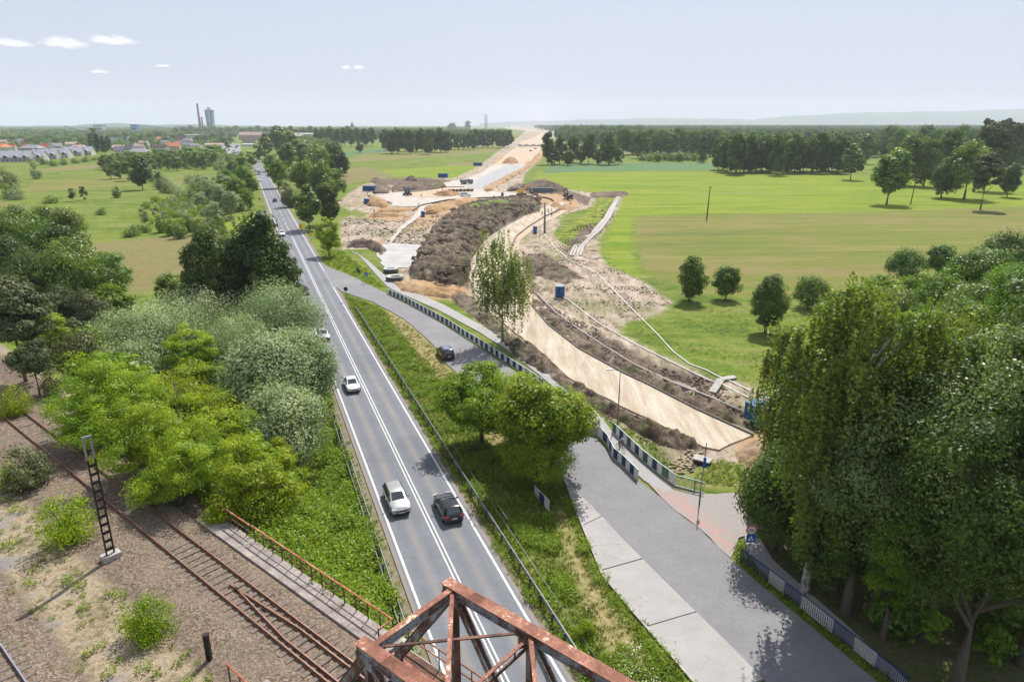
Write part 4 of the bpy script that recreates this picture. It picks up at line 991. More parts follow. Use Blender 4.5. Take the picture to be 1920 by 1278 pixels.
# ballast heaped to just below the rail foot, a shallow bank of stones
def ribbon(name, secs, s0, s1, n, mat, noise_amp=.03, **k):
    mb = MB(); rnn = random.Random(5); m = len(secs); vs = []
    for i in range(n + 1):
        s = s0 + (s1 - s0) * i / n
        for (o, z) in secs: vs.append(TK(s, o + rnn.uniform(-1, 1) * noise_amp * 2, z + rnn.uniform(-1, 1) * noise_amp))
    fs = [(i * m + j, i * m + j + 1, (i + 1) * m + j + 1, (i + 1) * m + j) for i in range(n) for j in range(m - 1)]
    mb.add(vs, fs, mat, True); me = mb.mesh(name)
    if sum(p.normal.z for p in me.polygons) < 0: me.flip_normals()
    return link(name, me, **k)
t = NT('ballast_stones'); vc = t.vor(9.5, out='Color'); vd = t.vor(9.5); vs_ = t.n.new('ShaderNodeSeparateColor'); t.l.new(vc, vs_.inputs[0]); n2 = t.noise(.5, 4, .6)
c = t.ramp(vs_.outputs[0], [(0, (.12, .08, .055)), (.35, (.26, .18, .12)), (.7, (.39, .29, .205)), (1, (.53, .43, .33))])
c = t.mix(t.mr(vd, .03, .08, 0, .6), c, (.06, .05, .04, 1)); c = t.mix(t.mr(n2, .5, .7, 0, .6), c, (.22, .16, .12, 1)); c = t.mix(t.mr(t.noise(.9, 4, .6), .56, .66, 0, .5), c, (.13, .125, .075, 1))
M_BALLAST = t.bsdf(c, .95, 0, t.bump(vd, .8, .05), .15)
ribbon('gravel_ballast', [(-3.4, 8.26), (-2.2, 8.42), (-1.5, 8.44), (-.9, 8.40), (-.3, 8.39), (.3, 8.39), (.9, 8.40), (1.5, 8.45), (1.98, 8.43)], ABUT, 110, 190, M_BALLAST, .012, kind='stuff', label='brown stone ballast under the rusty track', cat='gravel')
ribbon('gravel_ballast', [(-13.2, 8.24), (-12.0, 8.40), (-10.9, 8.41), (-9.9, 8.41), (-8.9, 8.40), (-7.7, 8.24)], -30, 90, 120, M_BALLAST, .012, kind='stuff', label='brown stone ballast under the second track', cat='gravel')
# walkway slabs beside the track with rusty handrail
walk = empty('walkway', TK(0, 2.6, 8.4), 0, 'concrete walkway slabs between the ballast and the handrail', 'walkway')
s = ABUT
while s < 8.0:
    mb = MB(); a, b = TK(s + .015, 2.58, 8.42), TK(min(s + 1.5, 8.2) - .015, 2.58, 8.42); mb.beam(a, b, 1.22, .30); o = mb.build('slab', M_SLABW); keep(o, walk); s += 1.5
M_RUSTRAIL = rust('rust_red_paint', (.17, .055, .032), (.30, .10, .058), (.44, .21, .13), 1.5)
M_DARKRUST = rust('dark_rust', (.045, .025, .02), (.10, .05, .035), (.20, .10, .065), 1.2)
hr = empty('handrail', TK(0, 3.1, 8.57), 0, 'rusty angle iron handrail along the concrete walkway', 'handrail')
zt = 9.62
for (a, b, dz) in ((-9.6, 3.4, 0), (3.6, 8.0, -.06)):
    keep(MB().beam(TK(a, 3.1, zt + dz), TK(b, 3.1, zt + dz), .09, .05, mat=M_RUSTRAIL).build('top_rail'), hr)
    keep(MB().beam(TK(a, 3.12, zt - .5 + dz), TK(b, 3.12, zt - .5 + dz), .045, .035, mat=M_DARKRUST).build('mid_rail'), hr)
for i in range(19):
    s = -9.6 + i * .98
    keep(MB().beam(TK(s, 3.1, 8.4), TK(s, 3.1, zt - .02), .055, .055, mat=M_DARKRUST).build('post'), hr)
keep(MB().beam(TK(-9.6, 3.1, zt), TK(-9.6, 2.2, zt), .06, .05, mat=M_RUSTRAIL).build('top_rail'), hr); keep(MB().beam(TK(-9.6, 2.2, 8.4), TK(-9.6, 2.2, zt), .055, .055, mat=M_DARKRUST).build('post'), hr)
hr2 = empty('handrail', TK(-9, -3.2, 8.57), 0, 'rusty handrail corner on the near side of the bridge abutment', 'handrail')
for i in range(5): keep(MB().beam(TK(-10 + i * 1.0, -3.6, 8.3), TK(-10 + i * 1.0, -3.6, 9.5), .055, .055, mat=M_DARKRUST).build('post'), hr2)
keep(MB().beam(TK(-10.4, -3.6, 9.5), TK(-5.9, -3.6, 9.5), .09, .05, mat=M_RUSTRAIL).build('top_rail'), hr2)
# abutments
M_ABUT = concrete_like('abutment_concrete', (.22, .20, .18), (.33, .30, .27), (.42, .39, .35), .7)
for nm, s0, s1, lab in (('bridge_abutment', ABUT, ABUT - 1.6, 'concrete abutment carrying the left end of the truss bridge'), ('bridge_abutment', -44.4, -46.0, 'concrete abutment at the far end of the truss bridge')):
    mb = MB(); mb.beam(TK(s0, 0, 3.9), TK(s1, 0, 3.9), 7.2, 7.8); ab = mb.build(nm, M_ABUT, label=lab, cat='abutment')
    sb = MB(); e0, e1 = (s0 + .0, s0 + .5) if s0 > -20 else (s1 - .5, s1)
    sb.beam(TK(e0, 0, 4.15), TK(e1, 0, 4.15), 7.2, 8.3); sb.build('back_wall', M_ABUT, ab)
# wing slab near the camera
mb = MB(); mb.beam(TK(-11.6, -3.3, 8.5), TK(-7.2, -3.0, 8.5), 1.1, .25); mb.build('concrete_slab', M_SLABW, label='weathered concrete slab beside the near end of the bridge', cat='concrete slab')

# ---------------------------------------------------------------- rusty truss bridge
t = NT('bridge_rust'); n = t.noise(.9, 7, .72); m = t.noise(6, 5, .75); l = t.noise(.45, 4, .6)
c = t.ramp(t.math('ADD', t.math('MULTIPLY', n, .6), t.math('MULTIPLY', m, .4)), [(.36, (.15, .062, .04)), (.47, (.235, .10, .065)), (.55, (.33, .155, .10)), (.585, (.60, .42, .30)), (.63, (.68, .60, .52))])
c = t.mix(t.mr(l, .42, .58), t.mix(1.0, c, (.82, .78, .78, 1), 'MULTIPLY'), c)
M_TOP = t.bsdf(c, .75, .1, t.bump(m, .5, .01), .3)
t = NT('bridge_faded_paint'); n = t.noise(1.3, 6, .72, stretch=(1, 1, .5)); m = t.noise(7, 5, .75)
c = t.ramp(t.math('ADD', t.math('MULTIPLY', n, .65), t.math('MULTIPLY', m, .35)), [(.36, (.07, .035, .028)), (.46, (.15, .08, .055)), (.54, (.26, .28, .30)), (.63, (.36, .39, .41))])
M_SIDE_ = t.bsdf(c, .75, .1, t.bump(m, .4, .01), .3)
M_RIV = rust('rivet_rust', (.14, .06, .04), (.25, .11, .07), (.35, .18, .12), 5)
bridge = empty('railway_truss_bridge', TK(-11, 0, 8.0), ang, 'rusty riveted steel railway truss bridge crossing over the main road', 'bridge')
BI = Matrix.Translation(bridge.location) @ Matrix.Rotation(ang, 4, 'Z')
def bpart(mb, name, mat=None, **k):
    o = mb.build(name, mat, **k); o.parent = bridge; o.matrix_parent_inverse = BI.inverted(); return o
ZT, ZB = 14.55, 8.35; PAN = 4.1; S_A = -14.9; NP = 7
def channel_box(mb, a, b, w, h, side_mat, top_mat, topw=None):
    """built-up box member: two side webs with flanges and a wider cover plate on top"""
    a, b = Vector(a), Vector(b); d = (b - a).normalized(); up = Vector((0, 0, 1)); sd = d.cross(up)
    if sd.length < 1e-3: sd = TN.copy()
    sd.normalize(); u = sd.cross(d).normalized()
    for k in (-1, 1):
        mb.beam(a + sd * k * (w / 2 - .02), b + sd * k * (w / 2 - .02), .025, h, up=u, mat=side_mat)
        mb.beam(a + sd * k * (w / 2 + .03) - u * (h / 2 - .015), b + sd * k * (w / 2 + .03) - u * (h / 2 - .015), .09, .03, up=u, mat=side_mat)
    tw = topw or w + .18
    mb.beam(a + u * (h / 2 + .012), b + u * (h / 2 + .012), tw, .026, up=u, mat=top_mat)
def lattice(mb, a, b, w, h, side_mat, n):
    a, b = Vector(a), Vector(b); d = (b - a).normalized(); sd = TN.copy(); u = sd.cross(d).normalized()
    for k in (-1, 1): mb.beam(a + sd * k * w / 2, b + sd * k * w / 2, .03, h, up=u, mat=side_mat)
    L = (b - a).length
    for i in range(n):
        p, q = a + d * L * i / n, a + d * L * (i + 1) / n
        s = 1 if i % 2 else -1
        mb.beam(p + sd * w / 2 * s + u * h / 2, q - sd * w / 2 * s + u * h / 2, .06, .012, up=u, mat=side_mat)
for side, off in ((1, 2.15), (-1, -2.35)):
    nodes = [S_A - PAN * i for i in range(NP)]
    sB = ABUT - .6; sE = nodes[-1] - 4.2
    mb = MB(); channel_box(mb, TK(S_A + .45, off, ZT), TK(nodes[-1] - .4, off, ZT), .36, .42, M_SIDE_, M_TOP); bpart(mb, 'top_chord')
    mb = MB(); channel_box(mb, TK(sB + .4, off, ZB), TK(sE - .4, off, ZB), .34, .40, M_SIDE_, M_TOP); bpart(mb, 'bottom_chord')
    for a, b in ((TK(sB, off, ZB + .1), TK(S_A, off, ZT - .2)), (TK(sE, off, ZB + .1), TK(nodes[-1], off, ZT - .2))):
        mb = MB(); channel_box(mb, a, b, .34, .34, M_SIDE_, M_DARKRUST, .44); bpart(mb, 'end_post')
    for i, s in enumerate(nodes):
        mb = MB(); mb.beam(TK(s, off, ZB), TK(s, off, ZT - .2), .30, .22, up=TU, mat=M_SIDE_); mb.beam(TK(s - .13, off, ZB), TK(s - .13, off, ZT - .2), .36, .02, up=TU, mat=M_DARKRUST); bpart(mb, 'vertical_post')
        if i < NP - 1:
            a, b = (TK(s - .1, off, ZT - .2), TK(nodes[i + 1], off, ZB)) if i < NP // 2 else (TK(s, off, ZB), TK(nodes[i + 1] + .1, off, ZT - .2))
            mb = MB(); lattice(mb, a, b, .26, .24, M_SIDE_, 9); mb.beam(a, b, .24, .02, up=TN.cross(b - a).normalized(), mat=M_DARKRUST); bpart(mb, 'diagonal_brace')
        mb = MB()
        for k in (-1, 1): mb.beam(TK(s + .45, off + k * .20, ZT - .38), TK(s - .45, off + k * .20, ZT - .38), .014, .55, mat=M_SIDE_)
        bpart(mb, 'gusset_plate')
    # riveted splice plates on the cover plate
    for s in (S_A - 1.35, S_A - 9.5, S_A - 17.7):
        mb = MB(); mb.beam(TK(s + .32, off, ZT + .242), TK(s - .32, off, ZT + .244), .44, .016, mat=M_RIV); bpart(mb, 'splice_plate')
        mb = MB()
        for i in range(7):
            for j in range(6):
                p = TK(s + .26 - i * .087, off - .175 + j * .07, ZT + .25); mb.tube([p, p + Vector((0, 0, .03))], [.027, .016], 6, M_DARKRUST)
        bpart(mb, 'rivets', kind='stuff')
    mb = MB(); mb.beam(TK(sB + .3, off, 8.0), TK(sB - .3, off, 8.0), .5, .35, mat=M_DARKRUST); bpart(mb, 'bearing')
nodes = [S_A - PAN * i for i in range(NP)]
mb = MB(); channel_box(mb, TK(S_A - .1, -2.2, ZT - .02), TK(S_A - .1, 2.0, ZT - .02), .22, .34, M_SIDE_, M_TOP, .26); bpart(mb, 'portal_strut')
for i, s in enumerate(nodes[1:], 1):
    mb = MB(); mb.beam(TK(s, -2.2, ZT - .12), TK(s, 2.0, ZT - .12), .14, .05, mat=M_TOP); mb.beam(TK(s, -2.2, ZT - .5), TK(s, 2.0, ZT - .5), .10, .08, mat=M_DARKRUST)
    for k in (-1.2, 0, 1.2): mb.beam(TK(s, k, ZT - .5), TK(s, k, ZT - .12), .05, .05, up=TU, mat=M_DARKRUST)
    bpart(mb, 'cross_strut')
for i in range(NP - 1):
    a, b = nodes[i], nodes[i + 1]
    mb = MB(); mb.beam(TK(a, -2.2, ZT + .02), TK(b + .3, 1.95, ZT + .02), .12, .03, mat=M_DARKRUST); mb.beam(TK(a, -2.14, ZT - .04), TK(b + .3, 2.0, ZT - .04), .02, .11, mat=M_DARKRUST); bpart(mb, 'lateral_brace')
    mb = MB(); mb.beam(TK(a - .1, 2.0, ZT + .09), TK(b + .2, -2.15, ZT + .09), .17, .03, mat=M_TOP); mb.beam(TK(a - .1, 2.0, ZT + .04), TK(b + .2, -2.15, ZT + .04), .03, .10, mat=M_DARKRUST); bpart(mb, 'lateral_brace')
    for k in (-1, 1):
        mb = MB(); mb.beam(TK(a, k * 2.1, ZT - .45), TK(a, k * 1.2, ZT - .1), .06, .05, mat=M_DARKRUST); bpart(mb, 'knee_brace')
for i in range(9):
    s = ABUT - .8 - i * 3.9
    mb = MB(); mb.beam(TK(s, -2.2, ZB - .25), TK(s, 2.1, ZB - .25), .3, .6, mat=M_DARKRUST); mb.beam(TK(s, -2.2, ZB + .06), TK(s, 2.1, ZB + .06), .4, .03, mat=M_DARKRUST); bpart(mb, 'floor_beam')
for o in (-.75, .75): mb = MB(); mb.beam(TK(ABUT - .3, o, ZB - .12), TK(-44, o, ZB - .12), .25, .36, mat=M_DARKRUST); bpart(mb, 'stringer')
for i in range(48):
    o = link('deck_sleeper', sme); s = ABUT - .9 - i * .7; o.location = TK(s, 0, ZR - .235); o.rotation_euler = (0, 0, ang); o.parent = bridge; o.matrix_parent_inverse = BI.inverted()
# side gangway: two thin rails outside the truss
for zz in (9.1, 9.6): mb = MB(); mb.beam(TK(ABUT - .3, 3.15, zz), TK(-44, 3.15, zz), .06, .06, mat=M_TOP); bpart(mb, 'gangway_rail')
mb = MB(); mb.beam(TK(ABUT - .3, 2.78, 8.42), TK(-44, 2.78, 8.42), .6, .04, mat=M_DARKRUST)
bpart(mb, 'gangway_plate')
for i in range(16): mb = MB(); mb.beam(TK(ABUT - .5 - i * 2.1, 3.15, 8.4), TK(ABUT - .5 - i * 2.1, 3.15, 9.6), .05, .05, mat=M_DARKRUST); bpart(mb, 'gangway_post')

# ---------------------------------------------------------------- lattice mast, posts
M_BLACK = simple('black_steel', (.018, .016, .015), (.035, .028, .024), 4, .6, .3)
M_GALV = simple('galvanised_steel', (.30, .31, .33), (.22, .23, .24), 4, .5, .6)
M_CONCP = simple('pale_concrete', (.42, .40, .37), (.30, .28, .26), 3, .9)
mp = Vector((-23.9, 34.9, 0)); mp.z = tz(mp.x, mp.y)
mast = empty('lattice_mast', mp, 0, 'black lattice mast without wires standing on a concrete foot beside the rusty track', 'mast')
d1 = TN.copy()
mb = MB(); mb.box((0, 0, .12), (1.0, .62, .5), rz=ang + R(90)); mb.build('footing', M_CONCP, mast)
for k in (-1, 1): MB().beam(d1 * k * .21 + Vector((0, 0, .3)), d1 * k * .19 + Vector((0, 0, 7.95)), .16, .06, up=d1, mat=M_BLACK).build('leg', parent=mast)
for i in range(11):
    z = .7 + i * .55
    MB().beam(-d1 * .2 + Vector((0, 0, z)), d1 * .2 + Vector((0, 0, z)), .10, .15, mat=M_BLACK).build('batten', parent=mast)
MB().beam(-d1 * .25 + Vector((0, 0, 7.97)), d1 * .25 + Vector((0, 0, 7.97)), .12, .1, mat=M_GALV).build('head_bar', parent=mast)
for k in (-1, 1): MB().beam(d1 * k * .20 + Vector((0, 0, 6.6)), d1 * k * .19 + Vector((0, 0, 7.95)), .20, .08, up=d1, mat=M_GALV).build('head_cheek', parent=mast)
q = G(393, 1236); b = empty('marker_post', q, 0, 'short black timber post beside the silt next to the tracks', 'post'); MB().box((0, 0, .65), (.22, .22, 1.6)).build('shaft', M_BLACK, b); MB().box((0, 0, 1.47), (.25, .25, .05)).build('cap', M_BLACK, b)

# ---------------------------------------------------------------- guard rails
M_GUARD = simple('guardrail_zinc', (.30, .31, .32), (.21, .22, .225), 2, .5, .55)
M_GPOST = simple('guardrail_post', (.13, .13, .13), (.08, .075, .07), 3, .7, .3)
def wbeam(mb, a, b, flip=1):
    d = (b - a).normalized(); s = d.cross(Vector((0, 0, 1))).normalized() * flip
    prof = [(0, .155), (.07, .12), (.07, .06), (0, .02), (0, -.02), (.07, -.06), (.07, -.12), (0, -.155)]
    vs = [p + s * o + Vector((0, 0, z)) for p in (a, b) for o, z in prof]
    mb.add(vs, [(i, i + 1, i + 9, i + 8) for i in range(7)], M_GUARD, True)
    mb.add([v - s * .015 for v in vs], [(i + 8, i + 9, i + 1, i) for i in range(7)], M_GUARD, True)
    mb.beam(a + Vector((0, 0, .155)) - s * .005, b + Vector((0, 0, .155)) - s * .005, .03, .02, mat=M_GUARD)
def guardrail(label, o, s0, s1, double, flip):
    g = empty('guardrail', RD((s0 + s1) / 2, o, 0), 0, label, 'guardrail')
    n = int((s1 - s0) / 4)
    mbp = MB(); mbp.box((0, 0, .36), (.12, .10, .9)); pm = mbp.mesh('post', M_GPOST)
    rz = math.atan2(VP_RD.y, VP_RD.x)
    for i in range(n):
        a, b = s0 + (s1 - s0) * i / n, s0 + (s1 - s0) * (i + 1) / n
        mb = MB(); wbeam(mb, RD(a, o, .62), RD(b, o, .62), flip)
        if double: wbeam(mb, RD(a, o - .42, .62), RD(b, o - .42, .62), -flip)
        keep(mb.build('rail_beam'), g)
        for k in (0, .5):
            s = a + (b - a) * k; p = link('post', pm); p.location = RD(s, o - (.2 if double else -.12 * flip), .0); p.rotation_euler = (0, 0, rz); keep(p, g)
            if double: keep(MB().beam(RD(s, o - .42, .62), RD(s, o, .62), .08, .06, mat=M_GPOST).build('spacer'), g)
            else: keep(MB().beam(RD(s, o + .12, .62), RD(s, o, .62), .1, .08, mat=M_GPOST).build('spacer'), g)
    return g
guardrail('single steel guardrail on the right edge of the main road, ending at the side road', 4.95, -24, 78, False, -1)
guardrail('double steel guardrail on the left edge of the main road by the weedy bank', -4.85, -24, 28, True, 1)
# thin wire strung behind the right guardrail
mb = MB(); mb.tube([RD(-24, 5.9, .55), RD(28, 5.75, .55)], .02, 4, M_GALV); w = mb.build('wire', label='thin slack wire behind the right guardrail', cat='wire')
def sign_post(px, py, h, label, parts, lean=0.0, r=.035, mat=M_GALV, cat='road sign'):
    q = G(px, py); b = empty('road_sign', q, 0, label, cat)
    MB().tube([(0, 0, -.1), (lean, 0, h)], r, 7, mat).build('pole', parent=b)
    for fn in parts: fn(b)
    return b
M_BACK = simple('sign_back', (.06, .06, .065), (.045, .045, .05), 3, .6, .3)
M_SBLUE = simple('sign_blue', (.01, .10, .45), (.012, .12, .5), 3, .4)
M_SWHITE = simple('sign_white', (.75, .75, .75), (.68, .68, .68), 3, .4)
M_SYEL = simple('sign_yellow', (.80, .42, .01), (.75, .36, .01), 3, .4)
M_SRED = simple('sign_red', (.55, .02, .02), (.5, .03, .02), 3, .4)
def disc(z, r, m, y=-.05, name='sign_plate', ring=None):
    def f(b):
        mb = MB(); mb.tube([(0, y, z), (0, y + .02, z)], r, 24, m, smooth=False)
        if ring: mb.tube([(0, y - .012, z), (0, y - .002, z)], r * .78, 24, ring, smooth=False)
        mb.build(name, parent=b)
    return f
def plate(z, w, h, m, y=-.05, name='sign_plate', x=0):
    def f(b): MB().box((x, y, z), (w, .02, h), mat=m).build(name, parent=b)
    return f
def tri(z, r, m, m2=None, y=-.05, up=1):
    def f(b):
        mb = MB()
        def p(k, yy): return [Vector((math.sin(a) * k, yy, z + math.cos(a) * k * up)) for a in (0, 2.0944, 4.18879)]
        for k, yy, mm in ((r, y, m), (r * .72, y - .012, m2)):
            if mm: a = p(k, yy - .01); c_ = p(k, yy); mb.add(a + c_, [(0, 1, 2), (5, 4, 3), (0, 3, 4, 1), (1, 4, 5, 2), (2, 5, 3, 0)], mm)
        mb.build('sign_plate', parent=b)
    return f
def arrow(b, z):
    mb = MB(); mb.box((.0, -.075, z), (.30, .008, .07), mat=M_SWHITE); mb.add([(.10, -.079, z + .13), (.30, -.079, z), (.10, -.079, z - .13), (.10, -.07, z + .13), (.30, -.07, z), (.10, -.07, z - .13)], [(0, 2, 1), (3, 4, 5)], M_SWHITE); mb.box((-.14, -.075, z - .06), (.07, .008, .16), mat=M_SWHITE); mb.build('arrow', parent=b)
sign_post(650, 566, 2.9, 'round road sign seen from behind at the tip of the grass wedge', [disc(2.6, .42, M_BACK)])
sign_post(688, 531, 3.1, 'blue round arrow sign below an orange triangle beside the cycle path', [disc(2.05, .42, M_SBLUE), lambda b: arrow(b, 2.05), tri(2.95, .55, M_SYEL, None, up=-1)])
def pedx(b):
    mb = MB(); z = 2.15; mb.add([(-.26, -.064, z - .2), (.26, -.064, z - .2), (0, -.064, z + .26)], [(0, 1, 2)], M_SWHITE); mb.box((0, -.07, z - .02), (.07, .006, .2), mat=M_BACK); mb.box((.03, -.07, z - .13), (.2, .006, .04), mat=M_BACK); mb.build('pictogram', parent=b)
def bike(b):
    mb = MB(); z = 2.9
    for x in (-.13, .13): mb.tube([(x, -.066, z - .06), (x, -.06, z - .06)], .1, 12, M_BACK); mb.tube([(x, -.07, z - .06), (x, -.064, z - .06)], .07, 12, M_SWHITE)
    mb.box((0, -.07, z + .07), (.28, .006, .03), mat=M_BACK); mb.build('pictogram', parent=b)
sign_post(1402, 1052, 3.3, 'round white sign over a blue crossing sign beside the fenced footpath', [disc(2.9, .44, M_SRED, ring=M_SWHITE), bike, plate(2.15, .72, .72, M_SBLUE), pedx])
sign_post(626, 800, 1.6, 'small dark plate on a post at the left edge of the main road', [plate(1.35, .5, .85, M_BACK)])
sign_post(565, 436, 3.0, 'yellow diversion sign below a white round sign at the far right road edge', [plate(1.9, 1.2, 1.6, M_SYEL), disc(3.1, .5, M_SWHITE)])
sign_post(584, 452, 2.6, 'yellow triangular warning sign in the grass by the earthworks', [tri(1.9, .8, M_SYEL, M_SYEL), plate(1.0, .9, .5, M_SWHITE)])
sign_post(572, 447, 3.0, 'grey back of a large sign panel at the road edge by the earthworks', [plate(2.0, 1.4, 1.0, M_GALV)])
sign_post(497, 420, 2.0, 'blue and white information board on the left verge of the far road', [plate(1.5, 2.6, 1.3, M_SBLUE), plate(1.5, 2.2, .5, M_SWHITE, y=-.08)])
sign_post(497, 403, 1.6, 'small blue board on the left verge of the far road', [plate(1.2, 1.0, 1.0, M_SBLUE)])
sign_post(480, 418, 1.8, 'small white board among bushes left of the far road', [plate(1.4, 1.0, .9, M_SWHITE)])
sign_post(487, 377, 1.2, 'tiny dark marker board left of the far road', [plate(1.0, .9, .6, M_BACK)])
# slim street pole at the crossing, street lamp, power poles
q = G(1311, 948); b = empty('signal_pole', q, 0, 'slim pole with rusty top standing at the paved crossing', 'pole')
MB().tube([(0, 0, -.2), (0, 0, 1.5)], .07, 8, M_BACK).build('base_section', parent=b); MB().tube([(0, 0, 1.4), (.1, 0, 5.1)], [.05, .04], 8, M_GALV).build('pole', parent=b)
MB().tube([(.1, 0, 5.1), (.12, 0, 6.3)], [.045, .04], 8, M_RUSTRAIL).build('pole_top', parent=b); MB().box((.1, -.08, 4.4), (.25, .04, 1.0), mat=M_SBLUE).build('sign_plate', parent=b)
q = G(1158, 797); b = empty('street_lamp', q, 0, 'grey street lamp with one arm standing on the soil between path and new road', 'street lamp')
MB().tube([(0, 0, -.2), (0, 0, 6.6)], [.09, .05], 8, M_GALV).build('pole', parent=b); MB().tube([(0, 0, 6.6), (-.7, .1, 6.78), (-1.0, .1, 6.8)], [.04, .035, .03], 6, M_GALV).build('arm', parent=b); MB().box((-1.25, .1, 6.8), (.7, .25, .12), mat=M_SWHITE).build('lamp_head', parent=b)
M_POLEC = simple('power_pole_concrete', (.22, .22, .24), (.15, .15, .165), 3, .8)
M_POLEW = simple('power_pole_wood', (.10, .08, .065), (.06, .05, .04), 3, .9)
def power_pole(px, py, top_py, label, mat, w, lean=0.0, arms=1):
    q = G(px, py); a, f, c = ray(px, top_py); h = H + c / f * q.y - q.z
    b = empty('power_pole', q, 0, label, 'power pole')
    MB().tube([(0, 0, -.3), (lean, 0, h)], [w, w * .6], 7, mat).build('shaft', parent=b)
    for i in range(arms):
        MB().box((lean, 0, h - .5 - i * .9), (1.8, .12, .12), mat=M_BACK).build('crossarm', parent=b)
        for k in (-.8, 0, .8): MB().cyl((lean + k, 0, h - .44 - i * .9), .05, .28, 6, M_SWHITE).build('insulator', parent=b)
    return b
power_pole(1021, 437, 379, 'thick grey lattice power pole beside the workers on the new road', M_POLEC, .38, 0, 1)
power_pole(1325, 411, 349, 'wooden power pole alone in the middle of the green meadow', M_POLEW, .25, .3)
power_pole(1707, 383, 318, 'leaning wooden power pole in front of the trees at right', M_POLEW, .22, .9)
power_pole(402, 447, 415, 'weathered wooden pole in the left meadow beside the thicket', M_POLEW, .3, .2)
# ---------------------------------------------------------------- striped fences: panels of flat bars painted white or blue in turn
M_FW = simple('fence_white', (.66, .67, .66), (.48, .49, .48), 2, .6)
M_FB = simple('fence_blue', (.012, .035, .105), (.02, .055, .15), 2, .55)
M_FG = simple('fence_faded_green', (.03, .09, .085), (.05, .12, .11), 2, .6)
def panel_mesh(nm, L, h, mat, solid=True):
    mb = MB(); n = max(3, int(L / .125)); w = L / n
    for i in range(n): mb.box((-L / 2 + w * (i + .5), 0, h * .5 + .06), (w * (.72 if solid else .26), .025, h - .12), mat=mat)
    mb.box((0, 0, h - .02), (L + .004, .06, .05), mat=mat); mb.box((0, 0, .14), (L + .004, .05, .04), mat=mat)
    return mb.mesh(nm)
def fence(px_pts, label, L=.8, h=1.05, mats=(M_FW, M_FB), top=M_FW, solid=True, cat='fence', world=None, plinth=False):
    pts = world or [G(x, y) for x, y in px_pts]
    f = empty('striped_fence' if len(mats) > 1 else 'bar_fence', pts[0], 0, label, cat)
    ms = [panel_mesh('panel', L, h, m, solid) for m in mats]; k = 0; rest = 0.0
    post = MB().box((0, 0, h / 2), (.06, .06, h + .06), mat=M_GALV).mesh('post')
    for i in range(len(pts) - 1):
        a, b = pts[i], pts[i + 1]; Ls = (b - a).length; n = max(1, round(Ls / L)); rz = math.atan2(b.y - a.y, b.x - a.x)
        keep(MB().beam(a + Vector((0, 0, h + .03)), b + Vector((0, 0, h + .03)), .07, .05, mat=top).build('top_rail'), f)
        if plinth: keep(MB().beam(a + Vector((0, 0, .0)), b + Vector((0, 0, .0)), .18, .35, mat=M_CONCP).build('plinth'), f)
        for j in range(n):
            p = a.lerp(b, (j + .5) / n); o = link('panel', ms[k % len(ms)]); o.location = p; o.rotation_euler = (0, 0, rz); o.scale = (Ls / n / L, 1, 1); keep(o, f); k += 1
            if k % 3 == 0: o = link('post', post); o.location = a.lerp(b, j / n); o.rotation_euler = (0, 0, rz); keep(o, f)
    return f
fence([(727,551),(760,566),(800,588),(840,610),(870,630),(910,655),(950,681),(985,704),(1018,726)], 'long blue and white striped fence along the outer edge of the side road', .92, 1.1)
fence([(1122,818),(1138,835),(1150,860),(1165,872),(1196,903)], 'short blue and white fence between side road and cycle path, ending before the crossing', .95, 1.25, plinth=True)
fence([(1148,810),(1175,836),(1205,865),(1240,893),(1266,912)], 'blue, green and white striped fence between cycle path and ditch', .95, 1.25, mats=(M_FG, M_FW, M_FB, M_FW), plinth=True)
fence([(1266,912),(1320,926)], 'open bar fence with pale green top rail joining the striped fence at the ditch', 1.0, 1.2, mats=(M_FG,), top=simple('mint_paint', (.42, .62, .56)), solid=False, plinth=True)
fence([(1388,1052),(1440,1092),(1500,1140),(1560,1188),(1640,1252),(1700,1300)], 'blue and white bar fence separating the footpath from the side road', 2.0, 1.15, mats=(M_FB, M_FW), top=M_FB, solid=False)
fence([(1002,930),(1030,960)], 'short piece of blue and white fence under the big maple', .9, 1.1)
fence([(668,508),(676,516)], 'small dark fence piece beside the cycle path near the blue arrow sign', 1.2, 1.1, mats=(M_BACK,), solid=False, top=M_BACK)
# fallen bar in the verge
a, b2 = G(930, 945), G(951, 975); MB().beam(a + Vector((0, 0, .25)), b2 + Vector((0, 0, .15)), .1, .08, mat=M_FW).build('loose_beam', label='fallen pale beam lying in the verge near the maple shade', cat='beam')
# concrete planter boxes by the path
q = G(1108, 812); b = empty('concrete_box', q, R(-25), 'open concrete box with two dark chambers at the end of the maple crown', 'concrete box')
for sx, w in ((0, 1.8),): 
    MB().box((0, .45, .6), (1.8, .1, 1.2), mat=M_CONCP).build('wall', parent=b); MB().box((0, -.45, .6), (1.8, .1, 1.2), mat=M_CONCP).build('wall', parent=b)
    for x in (-.85, 0, .85): MB().box((x, 0, .61), (.1, .8, 1.18), mat=M_CONCP).build('wall', parent=b)
